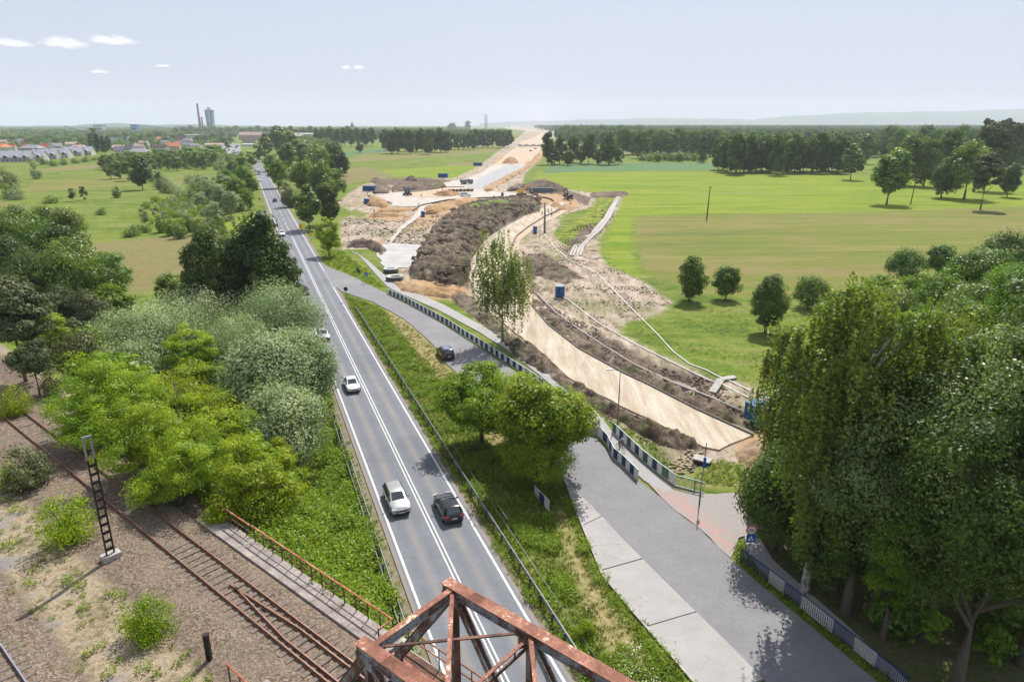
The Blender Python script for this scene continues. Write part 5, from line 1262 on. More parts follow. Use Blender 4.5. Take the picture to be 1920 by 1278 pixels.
# ---------------------------------------------------------------- vehicles
def paint(name, c, rough=.28, metal=.3, **k):
    t = NT(name); n = t.noise(1.5, 3, .5, vec=t.obj()); col = t.mix(t.mr(n, .3, .7, 0, .25), tuple(c) + (1,), tuple(v * .85 + .01 for v in c) + (1,))
    return t.bsdf(col, rough, metal, None, .5, **{'Coat Weight': .6, 'Coat Roughness': .08, **k})
M_GLASS = simple('tinted_glass', (.02, .03, .035), (.03, .045, .05), 2, .06, 0, .9)
M_TYRE = simple('tyre_rubber', (.016, .016, .016), (.025, .024, .023), 6, .85)
M_RIM = simple('alloy_rim', (.42, .43, .45), (.34, .35, .36), 3, .3, .8)
M_TRIM = simple('black_trim', (.018, .018, .02), (.03, .03, .032), 5, .5)
M_HEAD = simple('headlamp_lens', (.62, .64, .66), (.5, .52, .55), 4, .1, .2, .8)
M_TAIL = simple('tail_lamp_lens', (.42, .008, .008), (.30, .01, .01), 4, .15, 0, .7)
M_PLATE = simple('number_plate', (.62, .64, .64), (.55, .58, .58), 4, .4)
def make_car(name, label, cat, col, kind='hatch', group=None, L=4.3, W=1.78, Ht=1.48, roofcol=None, sunroof=False, rails=False, simple_=False):
    """front of the car points along +Y"""
    root = empty(name, (0, 0, 0), 0, label, cat, group)
    hw = W / 2; cow = {'hatch': .66, 'estate': .62, 'saloon': .60, 'suv': .68, 'van': .80}[kind]
    hood = {'hatch': .72, 'estate': .70, 'saloon': .68, 'suv': .70, 'van': .72}[kind] * Ht
    belt = {'hatch': .66, 'estate': .65, 'saloon': .64, 'suv': .66, 'van': .62}[kind] * Ht
    # key stations along y (0 rear .. 1 front): (t, top z, roof half width factor, is cabin)
    if kind == 'saloon': st = [(0, .60, .86), (.03, .68, .90), (.17, .73, .88), (.20, .75, .86), (.34, .985, .70), (.45, 1.0, .72), (.57, .985, .71), (.74, .68, .84), (.80, .655, .86), (.95, .56, .84), (1, .46, .78)]
    elif kind == 'estate': st = [(0, .60, .84), (.02, .70, .84), (.10, .955, .70), (.16, .985, .72), (.4, 1.0, .73), (.56, .985, .72), (.73, .69, .84), (.80, .66, .86), (.90, .61, .86), (.965, .53, .82), (1, .44, .74)]
    elif kind == 'suv': st = [(0, .58, .84), (.02, .68, .86), (.11, .955, .72), (.16, .985, .74), (.4, 1.0, .75), (.55, .985, .73), (.70, .71, .86), (.78, .68, .88), (.95, .60, .86), (1, .48, .80)]
    elif kind == 'van': st = [(0, .9, .90), (.01, .98, .88), (.1, 1.0, .88), (.5, 1.0, .88), (.70, .97, .84), (.84, .66, .86), (.9, .60, .86), (.97, .52, .84), (1, .42, .8)]
    else: st = [(0, .56, .84), (.02, .67, .85), (.13, .94, .69), (.18, .98, .72), (.4, 1.0, .73), (.54, .985, .72), (.71, .69, .84), (.79, .66, .86), (.90, .61, .86), (.965, .53, .82), (1, .44, .74)]
    secs = []
    for t_, zt, rw in st:
        y = (t_ - .5) * L; zt *= Ht; rnd = 1 - .24 * max(0, (t_ - .84) / .16) ** 2 - .13 * max(0, (.08 - t_) / .08) ** 2
        bz = min(zt - .02, belt) if zt > belt else zt - .06
        w = hw * rnd; bot = .24 + (.10 if t_ in (0, 1) else 0)
        pr = [(0, zt + .012), (rw * w * .6, zt + .006), (rw * w * .92, zt - .02), (w * .94, bz), (w, bz - .16), (w * .99, .42), (w * .93, bot)]
        secs.append([(x, y, z) for x, z in pr] + [(-x, y, z) for x, z in pr[::-1][:-1]])
    m = len(secs[0]); mb = MB(); vs = [v for s in secs for v in s]; fs = []
    for i in range(len(secs) - 1):
        for j in range(m): fs.append((i * m + j, i * m + (j + 1) % m, (i + 1) * m + (j + 1) % m, (i + 1) * m + j))
    fs.append(tuple(range(m))); fs.append(tuple((len(secs) - 1) * m + k for k in range(m))[::-1])
    mb.add(vs, fs, col, True); me = mb.mesh('body')
    bm = bmesh.new(); bm.from_mesh(me); bmesh.ops.recalc_face_normals(bm, faces=bm.faces); bm.to_mesh(me); bm.free()
    me.set_sharp_from_angle(angle=R(38)) if hasattr(me, 'set_sharp_from_angle') else None
    link('body', me, root)
    def S(i): return {'t': (st[i][0] - .5) * L, 'z': st[i][1] * Ht, 'w': st[i][2] * hw}
    idx = {'saloon': (3, 4, 6, 7), 'van': (1, 2, 4, 5)}.get(kind, (1, 2, 5, 6)); rb, rt, ft, fb = [S(i) for i in idx]
    def pan(name, a, b, ins=.1, mat=M_GLASS, wf=.86):
        p = [Vector((-a['w'] * wf, a['t'], a['z'])), Vector((a['w'] * wf, a['t'], a['z'])), Vector((b['w'] * wf, b['t'], b['z'])), Vector((-b['w'] * wf, b['t'], b['z']))]
        c = sum(p, Vector()) / 4; p = [q.lerp(c, ins) for q in p]; nrm = (p[1] - p[0]).cross(p[2] - p[0]).normalized()
        if nrm.z < 0: nrm = -nrm
        mb = MB(); a_ = [q + nrm * .022 for q in p]; b_ = [q - nrm * .01 for q in p]
        mb.add(a_ + b_, [(0, 1, 2, 3), (7, 6, 5, 4), (0, 4, 5, 1), (1, 5, 6, 2), (2, 6, 7, 3), (3, 7, 4, 0)], mat); mb.build(name, parent=root)
    pan('windscreen', fb, ft, .09)
    if kind != 'van': pan('rear_window', rb, rt, .12)
    for sx in (-1, 1):
        y0, y1 = rt['t'] + .02 - (.28 if kind == 'saloon' else .05), ft['t'] - .02; zt = Ht * .93; zb = belt + .035; n = 3 if kind in ('estate', 'suv') else 2
        if kind == 'van': y0 = y1 - .9; n = 1
        for k in range(n):
            a, b = y0 + (y1 - y0) * k / n + .035, y0 + (y1 - y0) * (k + 1) / n - .035; wt, wb = ft['w'] * 1.0 + .03, hw * .955
            bb = b + (.32 if k == n - 1 else 0); aa = a - (.12 if k == 0 else 0)
            q = [Vector((sx * wb, aa, zb)), Vector((sx * wb, bb, zb)), Vector((sx * wt, b, zt)), Vector((sx * wt, a, zt))]; o = Vector((sx * .02, 0, .004))
            mb = MB(); mb.add([v + o for v in q] + [v - o * 2 for v in q], [(0, 1, 2, 3), (7, 6, 5, 4), (0, 4, 5, 1), (1, 5, 6, 2), (2, 6, 7, 3), (3, 7, 4, 0)], M_GLASS); mb.build('side_window', parent=root)
        for fy in (.19, .80):
            y = (fy - .5) * L; r = .325 if kind != 'suv' else .36
            wr = empty('wheel', (0, 0, 0), parent=root); mb = MB(); mb.tube([(sx * (hw - .17), y, r), (sx * (hw + .012), y, r)], r, 20, M_TYRE); mb.build('tyre', parent=wr)
            mb = MB(); mb.tube([(sx * (hw + .005), y, r), (sx * (hw + .02), y, r)], r * .64, 14, M_RIM); mb.build('rim', parent=wr)
        if not simple_:
            mb = MB(); mb.box((sx * (hw + .10), ft['t'] + .30, belt + .07), (.20, .10, .13), mat=col); mb.build('wing_mirror', parent=root)
        mb = MB(); z = .50 * Ht; mb.box((sx * hw * .70, L / 2 - .075, z), (.40, .14, .15), rz=-sx * .32, mat=M_HEAD); mb.build('headlight', parent=root)
        mb = MB(); z = .56 * Ht; mb.box((sx * hw * .76, -L / 2 + .035, z), (.34, .10, .17), rz=sx * .16, mat=M_TAIL); mb.build('tail_light', parent=root)
    MB().box((0, L / 2 - .01, .40 * Ht), (W * .5, .06, .12), mat=M_TRIM).build('grille', parent=root)
    MB().box((0, L / 2 - .02, .24 * Ht), (W * .78, .10, .13), mat=M_TRIM).build('bumper_trim', parent=root)
    MB().box((0, -L / 2 + .02, .24 * Ht), (W * .78, .10, .15), mat=M_TRIM).build('bumper_trim', parent=root)
    MB().box((0, L / 2 + .02, .31 * Ht), (.50, .03, .11), mat=M_PLATE).build('number_plate', parent=root)
    MB().box((0, -L / 2 - .012, .42 * Ht), (.50, .03, .11), mat=M_PLATE).build('number_plate', parent=root)
    if not simple_:
        MB().tube([(0, -L / 2 - .005, .52 * Ht), (0, -L / 2 + .02, .52 * Ht)], .055, 12, M_RIM).build('round_badge', parent=root)
        MB().tube([(0, L / 2 - .045, .475 * Ht), (0, L / 2 + .02, .47 * Ht)], .05, 12, M_RIM).build('round_badge', parent=root)
        mb = MB()
        for y in (L * .5 - L * .25, ): mb.box((0, 0, 0), (.001, .001, .001), mat=M_TRIM)
        for sx in (-1, 1):    # door and bonnet seams as thin recess lines
            for fy in (.36, .56, .71): mb.box((sx * (hw + .001), (fy - .5) * L, belt * .68), (.006, .014, belt * .55), mat=M_TRIM)
        mb.build('door_seams', parent=root)
    if sunroof:
        MB().box((0, (rt['t'] + ft['t']) / 2, Ht + .012), (ft['w'] * 1.45, (ft['t'] - rt['t']) * .82, .02), mat=simple('painted_sky_sheen_roof', (.30, .36, .46), (.24, .30, .40), 2, .08, .6)).build('glass_roof', parent=root)  # pale blue base colour paints the sky's reflection onto the glass
    if rails:
        for sx in (-1, 1): MB().tube([(sx * ft['w'] * .92, rt['t'], Ht + .01), (sx * ft['w'] * .95, rt['t'] + .15, Ht + .06), (sx * ft['w'] * .95, ft['t'] - .15, Ht + .06), (sx * ft['w'] * .92, ft['t'], Ht)], .025, 6, M_RIM).build('roof_rail', parent=root)
    return root
C_SILVER = paint('silver_paint', (.36, .355, .34), .3, .45); C_BLACK = paint('black_paint', (.012, .013, .016), .16, .2); C_WHITE = paint('white_paint', (.66, .66, .64), .3, 0.0)
C_NAVY = paint('dark_blue_paint', (.018, .028, .055), .2, .3); C_GREY = paint('grey_paint', (.18, .19, .20), .3, .4)
RH = math.atan2(VP_RD.y, VP_RD.x) - math.pi / 2      # heading of a car driving away
def put_px(o, px, py, heading, z=.03):
    p = P(px, py, z); o.location = p; o.rotation_euler = (0, 0, heading); return o
put_px(make_car('estate_car', 'silver estate car driving towards the bridge in the left lane', 'car', C_SILVER, 'estate', L=4.55, W=1.80, Ht=1.52), 744, 945, RH + math.pi)
put_px(make_car('hatchback_car', 'black hatchback with red tail lamps driving away in the right lane', 'car', C_BLACK, 'hatch', L=4.30, W=1.80, Ht=1.47), 840, 960, RH)
put_px(make_car('saloon_car', 'white saloon car driving towards the camera beside the silvery willow', 'car', C_WHITE, 'saloon', L=4.45, W=1.76, Ht=1.42), 660, 727, RH + math.pi)
sh = math.atan2(P(800, 625).y - P(870, 700).y, P(800, 625).x - P(870, 700).x) - math.pi / 2
put_px(make_car('suv_car', 'black sport utility car with glass roof driving away on the side road', 'car', C_BLACK, 'suv', L=4.35, W=1.82, Ht=1.62, sunroof=True, rails=True), 835, 668, sh)
put_px(make_car('saloon_car', 'dark blue car driving towards the camera beside the left edge line', 'car', C_NAVY, 'saloon', L=4.4, W=1.76, Ht=1.42), 571, 550, RH + math.pi)
put_px(make_car('hatchback_car', 'silver blue car half hidden behind the road edge willow branches', 'car', C_SILVER, 'hatch', L=4.2, W=1.75, Ht=1.47), 607, 634, RH + math.pi)
put_px(make_car('van', 'light silver car in the left lane where the dashed line begins', 'car', C_WHITE, 'hatch', L=4.3, W=1.8, Ht=1.6, simple_=True), 529, 442, RH + math.pi)
put_px(make_car('hatchback_car', 'small black car driving away in the right lane beyond the tree shadows', 'car', C_BLACK, 'hatch', L=4.1, W=1.75, Ht=1.5, simple_=True), 515.5, 378, RH)
put_px(make_car('saloon_car', 'white car with dark windscreen in front of the white truck', 'car', C_WHITE, 'saloon', simple_=True), 487, 340, RH + math.pi)
def make_truck(name, label, cabcol, boxcol, L=7.5, W=2.4, Ht=3.1, tipper=False, cat='truck'):
    r = empty(name, (0, 0, 0), 0, label, cat)
    mb = MB(); mb.box((0, L / 2 - .95, 1.45), (W * .94, 1.9, 1.9), mat=cabcol, taper=.9); mb.build('cab', parent=r)
    MB().box((0, L / 2 + .0, 1.85), (W * .8, .08, .75), mat=M_GLASS).build('windscreen', parent=r)
    for sx in (-1, 1): MB().box((sx * W * .46, L / 2 - .8, 1.85), (.05, .9, .6), mat=M_GLASS).build('side_window', parent=r); MB().box((sx * W * .36, L / 2 + .02, .75), (.35, .06, .2), mat=M_HEAD).build('headlight', parent=r)
    if tipper:
        mb = MB(); y0, y1 = -L / 2, L / 2 - 2.1; yc, yl = (y0 + y1) / 2, y1 - y0
        for x in (-1, 1): mb.box((x * W / 2, yc, 1.75), (.1, yl, 1.3), mat=boxcol)
        mb.box((0, y0, 1.75), (W, .1, 1.3), mat=boxcol); mb.box((0, y1, 1.9), (W, .1, 1.6), mat=boxcol); mb.box((0, yc, 1.15), (W, yl, .12), mat=boxcol); mb.build('tipper_body', parent=r)
    else: MB().box((0, -1.0, (Ht + .9) / 2), (W, L - 2.1, Ht - .9), mat=boxcol).build('cargo_box', parent=r)
    MB().box((0, -.2, .75), (W * .5, L * .92, .25), mat=M_TRIM).build('chassis', parent=r)
    for sx in (-1, 1):
        for y in (L / 2 - 1.1, -L / 2 + 1.1, -L / 2 + 2.3)[: 3 if L > 6.5 else 2]: MB().tube([(sx * (W / 2 - .3), y, .5), (sx * W / 2, y, .5)], .5, 14, M_TYRE).build('wheel', parent=r)
    return r
o = make_truck('box_truck', 'white box truck with dark windscreen coming along the far main road', C_WHITE, C_WHITE, 8, 2.45, 3.5); put_px(o, 485, 327, RH + math.pi)
put_px(make_car('hatchback_car', 'light car on the left lane just beyond the white truck', 'car', C_SILVER, 'hatch', simple_=True), 479.5, 322, RH + math.pi)
M_YEL = paint('machine_yellow', (.62, .33, .012), .45, 0); M_ORG = paint('machine_orange', (.48, .18, .02), .5, 0); M_DK = simple('machine_dark', (.045, .045, .045), (.09, .08, .07), 2, .6, .3); M_STEELB = simple('blue_grey_panel', (.12, .17, .22), (.09, .12, .16), 2, .5, .2)
o = make_truck('tipper_truck', 'grey tipper truck standing on the grey half of the new carriageway', C_GREY, C_GREY, 7.6, 2.5, 3.0, True); put_px(o, 875, 345, R(-52), .18)
def excavator(px, py, heading, label, col, arm=(2.6, 3.6), z=.1, tracks=True):
    r = empty('excavator', P(px, py, z), heading, label, 'excavator')
    for sx in (-1, 1):
        mb = MB(); mb.box((sx * 1.05, 0, .42), (.6, 3.8, .55), mat=M_DK); mb.tube([(sx * .75, 1.9, .42), (sx * 1.35, 1.9, .42)], .42, 12, M_DK); mb.tube([(sx * .75, -1.9, .42), (sx * 1.35, -1.9, .42)], .42, 12, M_DK); mb.build('crawler_track', parent=r)
    MB().cyl((0, 0, .7), .8, .35, 16, M_DK).build('turntable', parent=r)
    mb = MB(); mb.box((0, -.7, 1.55), (2.5, 3.0, 1.05), mat=col); mb.box((.5, -1.7, 2.2), (1.4, .9, .35), mat=col); mb.build('engine_housing', parent=r)
    mb = MB(); mb.box((-.75, .7, 2.0), (.95, 1.5, 1.9), mat=col, taper=.88); mb.build('cab', parent=r); MB().box((-.75, 1.42, 2.15), (.78, .06, 1.2), mat=M_GLASS).build('windscreen', parent=r); MB().box((-1.2, .7, 2.25), (.06, 1.1, .9), mat=M_GLASS).build('side_window', parent=r)
    MB().beam((.2, .6, 1.6), (.2, 2.9, 4.6), .35, .55, mat=col).build('boom', parent=r); MB().beam((.2, 2.8, 4.7), (.2, 5.0, 4.0), .33, .45, mat=col).build('boom_end', parent=r)
    MB().beam((.2, 4.9, 4.2), (.2, 5.5, 1.6), .28, .35, mat=col).build('stick', parent=r); mb = MB(); mb.box((.2, 5.3, 1.1), (1.1, .8, .8), mat=M_DK, taper=1.25); mb.build('bucket', parent=r)
    return r
excavator(978, 366, R(-70), 'yellow excavator working at the earth bank beyond the big spoil heap', M_YEL)
excavator(1066, 374, R(20), 'dark crawler excavator beside the orange sand heaps', M_DK)
def container(px, py, size, heading, label, mat, name='container', cat='container', z=.1):
    r = empty(name, P(px, py, z), heading, label, cat); w, l, h = size; mb = MB(); mb.box((0, 0, h / 2 + .1), (w, l, h), mat=mat)
    n = int(l / .35)
    for i in range(n):
        for sx in (-1, 1): mb.box((sx * (w / 2 + .02), -l / 2 + (i + .5) * l / n, h / 2 + .1), (.05, l / n * .45, h * .9), mat=mat)
    mb.build('body', parent=r); MB().box((0, 0, h + .13), (w + .06, l + .06, .06), mat=mat).build('roof', parent=r); MB().box((0, l / 2 + .03, h / 2 + .1), (w * .8, .05, h * .85), mat=M_TRIM).build('door', parent=r); return r
container(1015, 361, (2.5, 12, 2.3), R(85), 'long dark steel skip container in front of the earth bank', M_STEELB)
M_TOIL = simple('toilet_blue', (.015, .06, .22), (.02, .085, .28), 3, .4); M_TOILR = simple('toilet_roof', (.35, .42, .5), (.28, .34, .42), 3, .5)
def toilet(px, py, heading, label, n=1, sc=1.0):
    for i in range(n):
        r = empty('portable_toilet', G(px + (i * 5), py), heading, label if n == 1 else label.replace('X', ('left', 'right')[i]), 'portable toilet')
        r.scale = (sc,) * 3
        MB().box((0, 0, 1.1), (1.15, 1.15, 2.1), mat=M_TOIL).build('cabin', parent=r); mb = MB(); mb.box((0, 0, 2.22), (1.2, 1.2, .16), mat=M_TOILR, taper=.8); mb.build('roof', parent=r)
        MB().box((0, -.6, 1.1), (.75, .04, 1.85), mat=simple('toilet_door', (.05, .13, .32), (.03, .10, .28), 3, .4)).build('door', parent=r); MB().box((0, 0, .04), (1.25, 1.25, .12), mat=M_TRIM).build('skid', parent=r)
toilet(1047, 556, R(10), 'X blue portable toilet of the pair standing in the mud by the channel', 2)
toilet(1003, 437, R(5), 'blue portable toilet standing alone beside the sand path near the power pole')
toilet(685, 382, R(5), 'X blue portable toilet of the pair next to the orange sand bank', 2)
toilet(793, 407, R(25), 'blue portable toilet beside the narrow pale track below the roundabout')
toilet(942, 370, R(5), 'dark blue toilet cabin behind the crest of the big spoil heap')
container(692, 358, (2.4, 6, 2.4), R(80), 'blue site container beside the mud heaps left of the roundabout', M_TOIL)
container(831, 333, (2.4, 6, 2.4), R(80), 'small blue site container at the edge of the green far field', M_TOIL)
container(896, 311, (2.4, 7, 2.4), R(70), 'dark blue container at the junction of ditch and carriageway', M_TOIL)
container(1422, 790, (2.0, 2.8, 2.0), R(20), 'blue site cabin half hidden behind the weeping birches', simple('cabin_blue', (.02, .085, .22), (.03, .12, .28), 2, .5), 'site_cabin', 'site cabin')
put_px(make_car('pickup_car', 'white pickup car parked on the roundabout island', 'car', C_WHITE, 'estate', L=5.2, W=1.9, Ht=1.8, simple_=True), 873, 368, R(-82), .25)
put_px(make_car('estate_car', 'white car parked behind the crest of the spoil heap', 'car', C_WHITE, 'estate', L=4.8, simple_=True), 967, 375, R(-80), .15)
put_px(make_car('estate_car', 'grey vehicle farther away on the sand roadway', 'car', C_GREY, 'estate', L=5, Ht=2.0, simple_=True), 995, 284, R(-30), .2)
put_px(make_car('hatchback_car', 'small dark vehicle on the sand roadway beside the grey one', 'car', C_BLACK, 'hatch', simple_=True), 1004, 279.5, R(-30), .2)
# paver: two tall steel silos on a frame, on the island
for k, px in enumerate((761, 767)):
    r = empty('roller_machine', P(px, 366, .2), R(20), ('left', 'right')[k] + ' one of two upright dark machines on the roundabout island', 'machine')
    MB().cyl((0, 0, .9), .75, 3.2, 10, M_STEELB, r2=.6).build('tank', parent=r); MB().box((0, 0, .7), (2.2, 3.2, .5), mat=M_DK).build('frame', parent=r)
    for sx in (-1, 1):
        for y in (-1.1, 1.1): MB().tube([(sx * .8, y, .45), (sx * 1.15, y, .45)], .45, 12, M_TYRE).build('wheel', parent=r)
r = empty('stack_of_pipes', P(865, 359, .2), R(-75), 'dark row of stacked kerbs on the edge of the island', 'pile'); 
for i in range(7): MB().box((0, -6 + i * 1.9, .6), (1.3, 1.5, 1.0 + .3 * (i % 2)), mat=M_DK).build('block', parent=r)
# big concrete rings by the cycle path
M_RING = simple('ring_concrete', (.50, .49, .46), (.38, .37, .35), 2, .85); M_RINGD = simple('dark_ring', (.045, .045, .045), (.08, .08, .078), 2, .7)
def ringm(px, py, r_, h, label, side, top, hole):
    b = empty('well_ring', G(px, py), 0, label, 'well ring')
    mb = MB(); n = 32; vs = []
    for rr, z in ((r_, 0), (r_, h), (r_ * .86, h), (r_ * .86, .1)): vs += [(math.cos(2 * math.pi * k / n) * rr, math.sin(2 * math.pi * k / n) * rr, z) for k in range(n)]
    mb.add(vs, [(j * n + k, j * n + (k + 1) % n, (j + 1) * n + (k + 1) % n, (j + 1) * n + k) for j in range(3) for k in range(n)], side, True); mb.build('ring', parent=b)
    MB().cyl((0, 0, h - .02), r_ * .98, .10, 32, top, smooth=False).build('lid', parent=b)
    if hole: MB().cyl(hole + (h + .085,), r_ * .62, .03, 28, M_RINGD if hole != (0, 0) else simple('lid_glaze', (.10, .16, .16), (.14, .20, .2), 2, .4), smooth=False).build('hatch', parent=b)
ringm(733, 511, 1.75, 1.0, 'dark well ring with greenish lid at the end of the cement pad', M_RINGD, M_RING, (0, 0))
ringm(740, 526, 1.9, 1.0, 'pale concrete well ring in front of the dark one', M_RINGD, M_RING, (.35, -.35))
# ---------------------------------------------------------------- people (skin surface round a posed skeleton)
M_SKIN = simple('skin', (.42, .25, .18), (.36, .21, .15), 8, .6); M_HAIR = simple('hair', (.03, .02, .015), (.05, .035, .025), 8, .7)
def cloth(n, c): return simple(n, c, tuple(v * .75 for v in c), 5, .85, bump=.3)
CL = dict(dark=cloth('dark_cloth', (.03, .03, .035)), hivis=cloth('lime_vest', (.55, .70, .05)), orange=cloth('orange_vest', (.75, .22, .03)), blue=cloth('blue_trousers', (.03, .045, .10)), grey=cloth('grey_shirt', (.20, .20, .22)))
def body_mesh(name, J, E, mats_fn):
    me = bpy.data.meshes.new(name); me.from_pydata([j[0] for j in J], E, []); ob = bpy.data.objects.new('tmp', me); COL.objects.link(ob)
    sk = ob.modifiers.new('s', 'SKIN'); sk.use_smooth_shade = True; ss = ob.modifiers.new('d', 'SUBSURF'); ss.levels = 1; ss.render_levels = 1
    for i, j in enumerate(J): me.skin_vertices[0].data[i].radius = (j[1], j[1] * (j[2] if len(j) > 2 else 1)); me.skin_vertices[0].data[i].use_root = (i == 0)
    dg = bpy.context.evaluated_depsgraph_get(); nm = bpy.data.meshes.new_from_object(ob.evaluated_get(dg)); nm.name = name
    bpy.data.objects.remove(ob); nm.materials.clear()
    ms = []
    for p in nm.polygons:
        m = mats_fn(p.center)
        if m not in ms: ms.append(m); nm.materials.append(m)
        p.material_index = ms.index(m)
    return nm
def head(parent, loc, tilt=0, hair=M_HAIR, helmet=None):
    mb = MB(); n, m = 14, 10; vs = []
    for i in range(m + 1):
        a = math.pi * i / m
        for k in range(n):
            t_ = 2 * math.pi * k / n; r_ = math.sin(a); x, y, z = math.cos(t_) * r_ * .078, math.sin(t_) * r_ * .098, math.cos(a) * .12
            if z < -.03: x *= .86; y = y * .9 + .008
            vs.append((x, y, z))
    mb.add(vs, [(i * n + k, (i + 1) * n + k, (i + 1) * n + (k + 1) % n, i * n + (k + 1) % n) for i in range(m) for k in range(n)], M_SKIN, True)
    mb.tube([(0, .095, .01), (0, .122, -.025)], [.010, .016], 6, M_SKIN); mb.box((0, .092, -.062), (.045, .012, .012), mat=simple('lips', (.3, .10, .08), None))
    for sx in (-1, 1): mb.box((sx * .03, .09, .012), (.02, .01, .01), mat=M_HAIR); mb.box((sx * .08, 0, -.005), (.014, .035, .05), mat=M_SKIN)
    o = mb.build('head', parent=parent); o.location = loc; o.rotation_euler = (tilt, 0, 0)
    mb = MB(); vs = []
    for i in range(6):
        a = math.pi * .56 * i / 5
        for k in range(n): t_ = 2 * math.pi * k / n; vs.append((math.cos(t_) * math.sin(a) * .087, math.sin(t_) * math.sin(a) * .108 - .008, math.cos(a) * .133))
    mb.add(vs, [(i * n + k, (i + 1) * n + k, (i + 1) * n + (k + 1) % n, i * n + (k + 1) % n) for i in range(5) for k in range(n)], helmet or hair, True); h = mb.build('helmet' if helmet else 'hair', parent=parent); h.location = loc; h.rotation_euler = (tilt, 0, 0)
def hand(mb, w, d, m=M_SKIN):
    w = Vector(w); d = Vector(d).normalized(); s = d.cross(Vector((0, 0, 1)))
    s = s.normalized() if s.length > .1 else Vector((1, 0, 0)); u = s.cross(d)
    mb.tube([w, w + d * .05, w + d * .09], [.026, .036, .034], 6, m)
    for k, l in enumerate((.065, .075, .07, .055)):
        b = w + d * .085 + s * (k - 1.5) * .019; mb.tube([b, b + d * l * .5 - u * .008, b + d * l * .8 - u * .03], [.010, .009, .007], 5, m)
    mb.tube([w + d * .03 + s * -.03, w + d * .06 + s * -.055, w + d * .085 + s * -.06 - u * .01], [.012, .010, .008], 5, m)
def stand_person(px, py, heading, label, shirt, bend=0.0, helmet=None, trousers=None, z=.12):
    trousers = trousers or CL['blue']
    r = empty('person', P(px, py, z), heading, label, 'person')
    f = bend
    J = [((0, 0, .95), .13, .8), ((0, f * .12, 1.15), .13, .75), ((0, f * .3, 1.40), .15, .7), ((0, f * .38, 1.50), .06), ((0, f * .42, 1.56), .055),
         ((.18, f * .33, 1.43), .06), ((.25, f * .4 + .02, 1.17), .045), ((.27, f * .5 + .12, .93), .033), ((-.18, f * .33, 1.43), .06), ((-.25, f * .4 - .02, 1.17), .045), ((-.27, f * .5 + .06, .93), .033),
         ((.10, 0, .88), .095), ((.12, .04, .50), .065), ((.13, -.02, .10), .045), ((.14, .12, .045), .04), ((-.10, 0, .88), .095), ((-.12, -.02, .50), .065), ((-.13, -.12, .10), .045), ((-.14, .02, .045), .04)]
    E = [(0, 1), (1, 2), (2, 3), (3, 4), (2, 5), (5, 6), (6, 7), (2, 8), (8, 9), (9, 10), (0, 11), (11, 12), (12, 13), (13, 14), (0, 15), (15, 16), (16, 17), (17, 18)]
    me = body_mesh('body', J, E, lambda c: M_HAIR if c.z < .09 else trousers if c.z < .96 and abs(c.x) < .22 else M_SKIN if c.z > 1.5 else shirt)
    link('body', me, r); head(r, (0, f * .5 + .01, 1.66), -.2 - f * .6, helmet=helmet)
    for sx, j in ((1, 7), (-1, 10)): mb = MB(); w = J[j][0]; hand(mb, w, (0, .15, -1)); mb.build('hand', parent=r)
    return r
M_HELM = simple('white_helmet', (.8, .8, .8)); M_HELY = simple('yellow_helmet', (.8, .6, .05))
stand_person(1010.5, 400, R(200), 'worker in dark clothes on the fresh pale surface, leftmost of the group', CL['dark'], .2, M_HELM)
stand_person(1016.5, 404, R(160), 'worker in a lime vest on the fresh pale surface', CL['hivis'], .3, M_HELM)
stand_person(1028, 399.5, R(20), 'worker in an orange vest right of the power pole', CL['orange'], .1, M_HELY)
stand_person(1034, 397.5, R(90), 'dark clothed worker farthest back right of the power pole', CL['dark'], 0, M_HELY)
stand_person(1034.5, 407, R(0), 'dark clothed worker on the sand beside the kerb', CL['dark'], 0, M_HELM)
stand_person(1043.5, 399, R(-60), 'bending worker at the right kerb of the new road', CL['grey'], .9, M_HELM)
stand_person(790, 370, R(40), 'worker walking on the roundabout island near the pickup', CL['orange'], 0, M_HELM, z=.25)
stand_person(820, 364, R(40), 'worker standing in the centre of the roundabout island', CL['dark'], 0, M_HELM, z=.25)
stand_person(830, 357.5, R(10), 'worker at the back edge of the roundabout island', CL['orange'], 0, M_HELY, z=.25)
stand_person(689, 366, R(0), 'worker on top of the orange bank left of the roundabout', CL['orange'], 0, M_HELM)
stand_person(714, 390, R(30), 'worker in orange on the lower end of the orange bank', CL['orange'], .3, M_HELY)
stand_person(702, 400, R(30), 'bending worker between the orange sand beds', CL['dark'], .8, M_HELY)
stand_person(785, 388, R(0), 'worker standing by the wall beside the narrow pale track', CL['grey'], 0, M_HELM)
# cyclist on the cycle path
cyc = P(1163, 846, .06); hd = R(205)
bk = empty('bicycle', cyc, hd, 'dark mountain bike ridden along the cycle path between the striped fences', 'bicycle')
for y, nm in ((.53, 'wheel'), (-.53, 'wheel')):
    w = empty('wheel', (0, 0, 0), parent=bk); mb = MB(); n = 28
    mb.tube([(0, y + math.cos(2 * math.pi * k / n) * .335, .345 + math.sin(2 * math.pi * k / n) * .335) for k in range(n + 1)], .022, 6, M_TYRE, caps=False); mb.build('tyre', parent=w)
    mb = MB(); mb.tube([(0, y + math.cos(2 * math.pi * k / n) * .305, .345 + math.sin(2 * math.pi * k / n) * .305) for k in range(n + 1)], .010, 4, M_RIM, caps=False); mb.tube([(-.03, y, .345), (.03, y, .345)], .025, 8, M_RIM)
    for k in range(14): a = 2 * math.pi * k / 14; mb.beam((0, y, .345), (0, y + math.cos(a) * .3, .345 + math.sin(a) * .3), .004, .004, up=Vector((1, 0, 0)), mat=M_RIM)
    mb.build('rim', parent=w)
mb = MB(); FR = M_BLACK
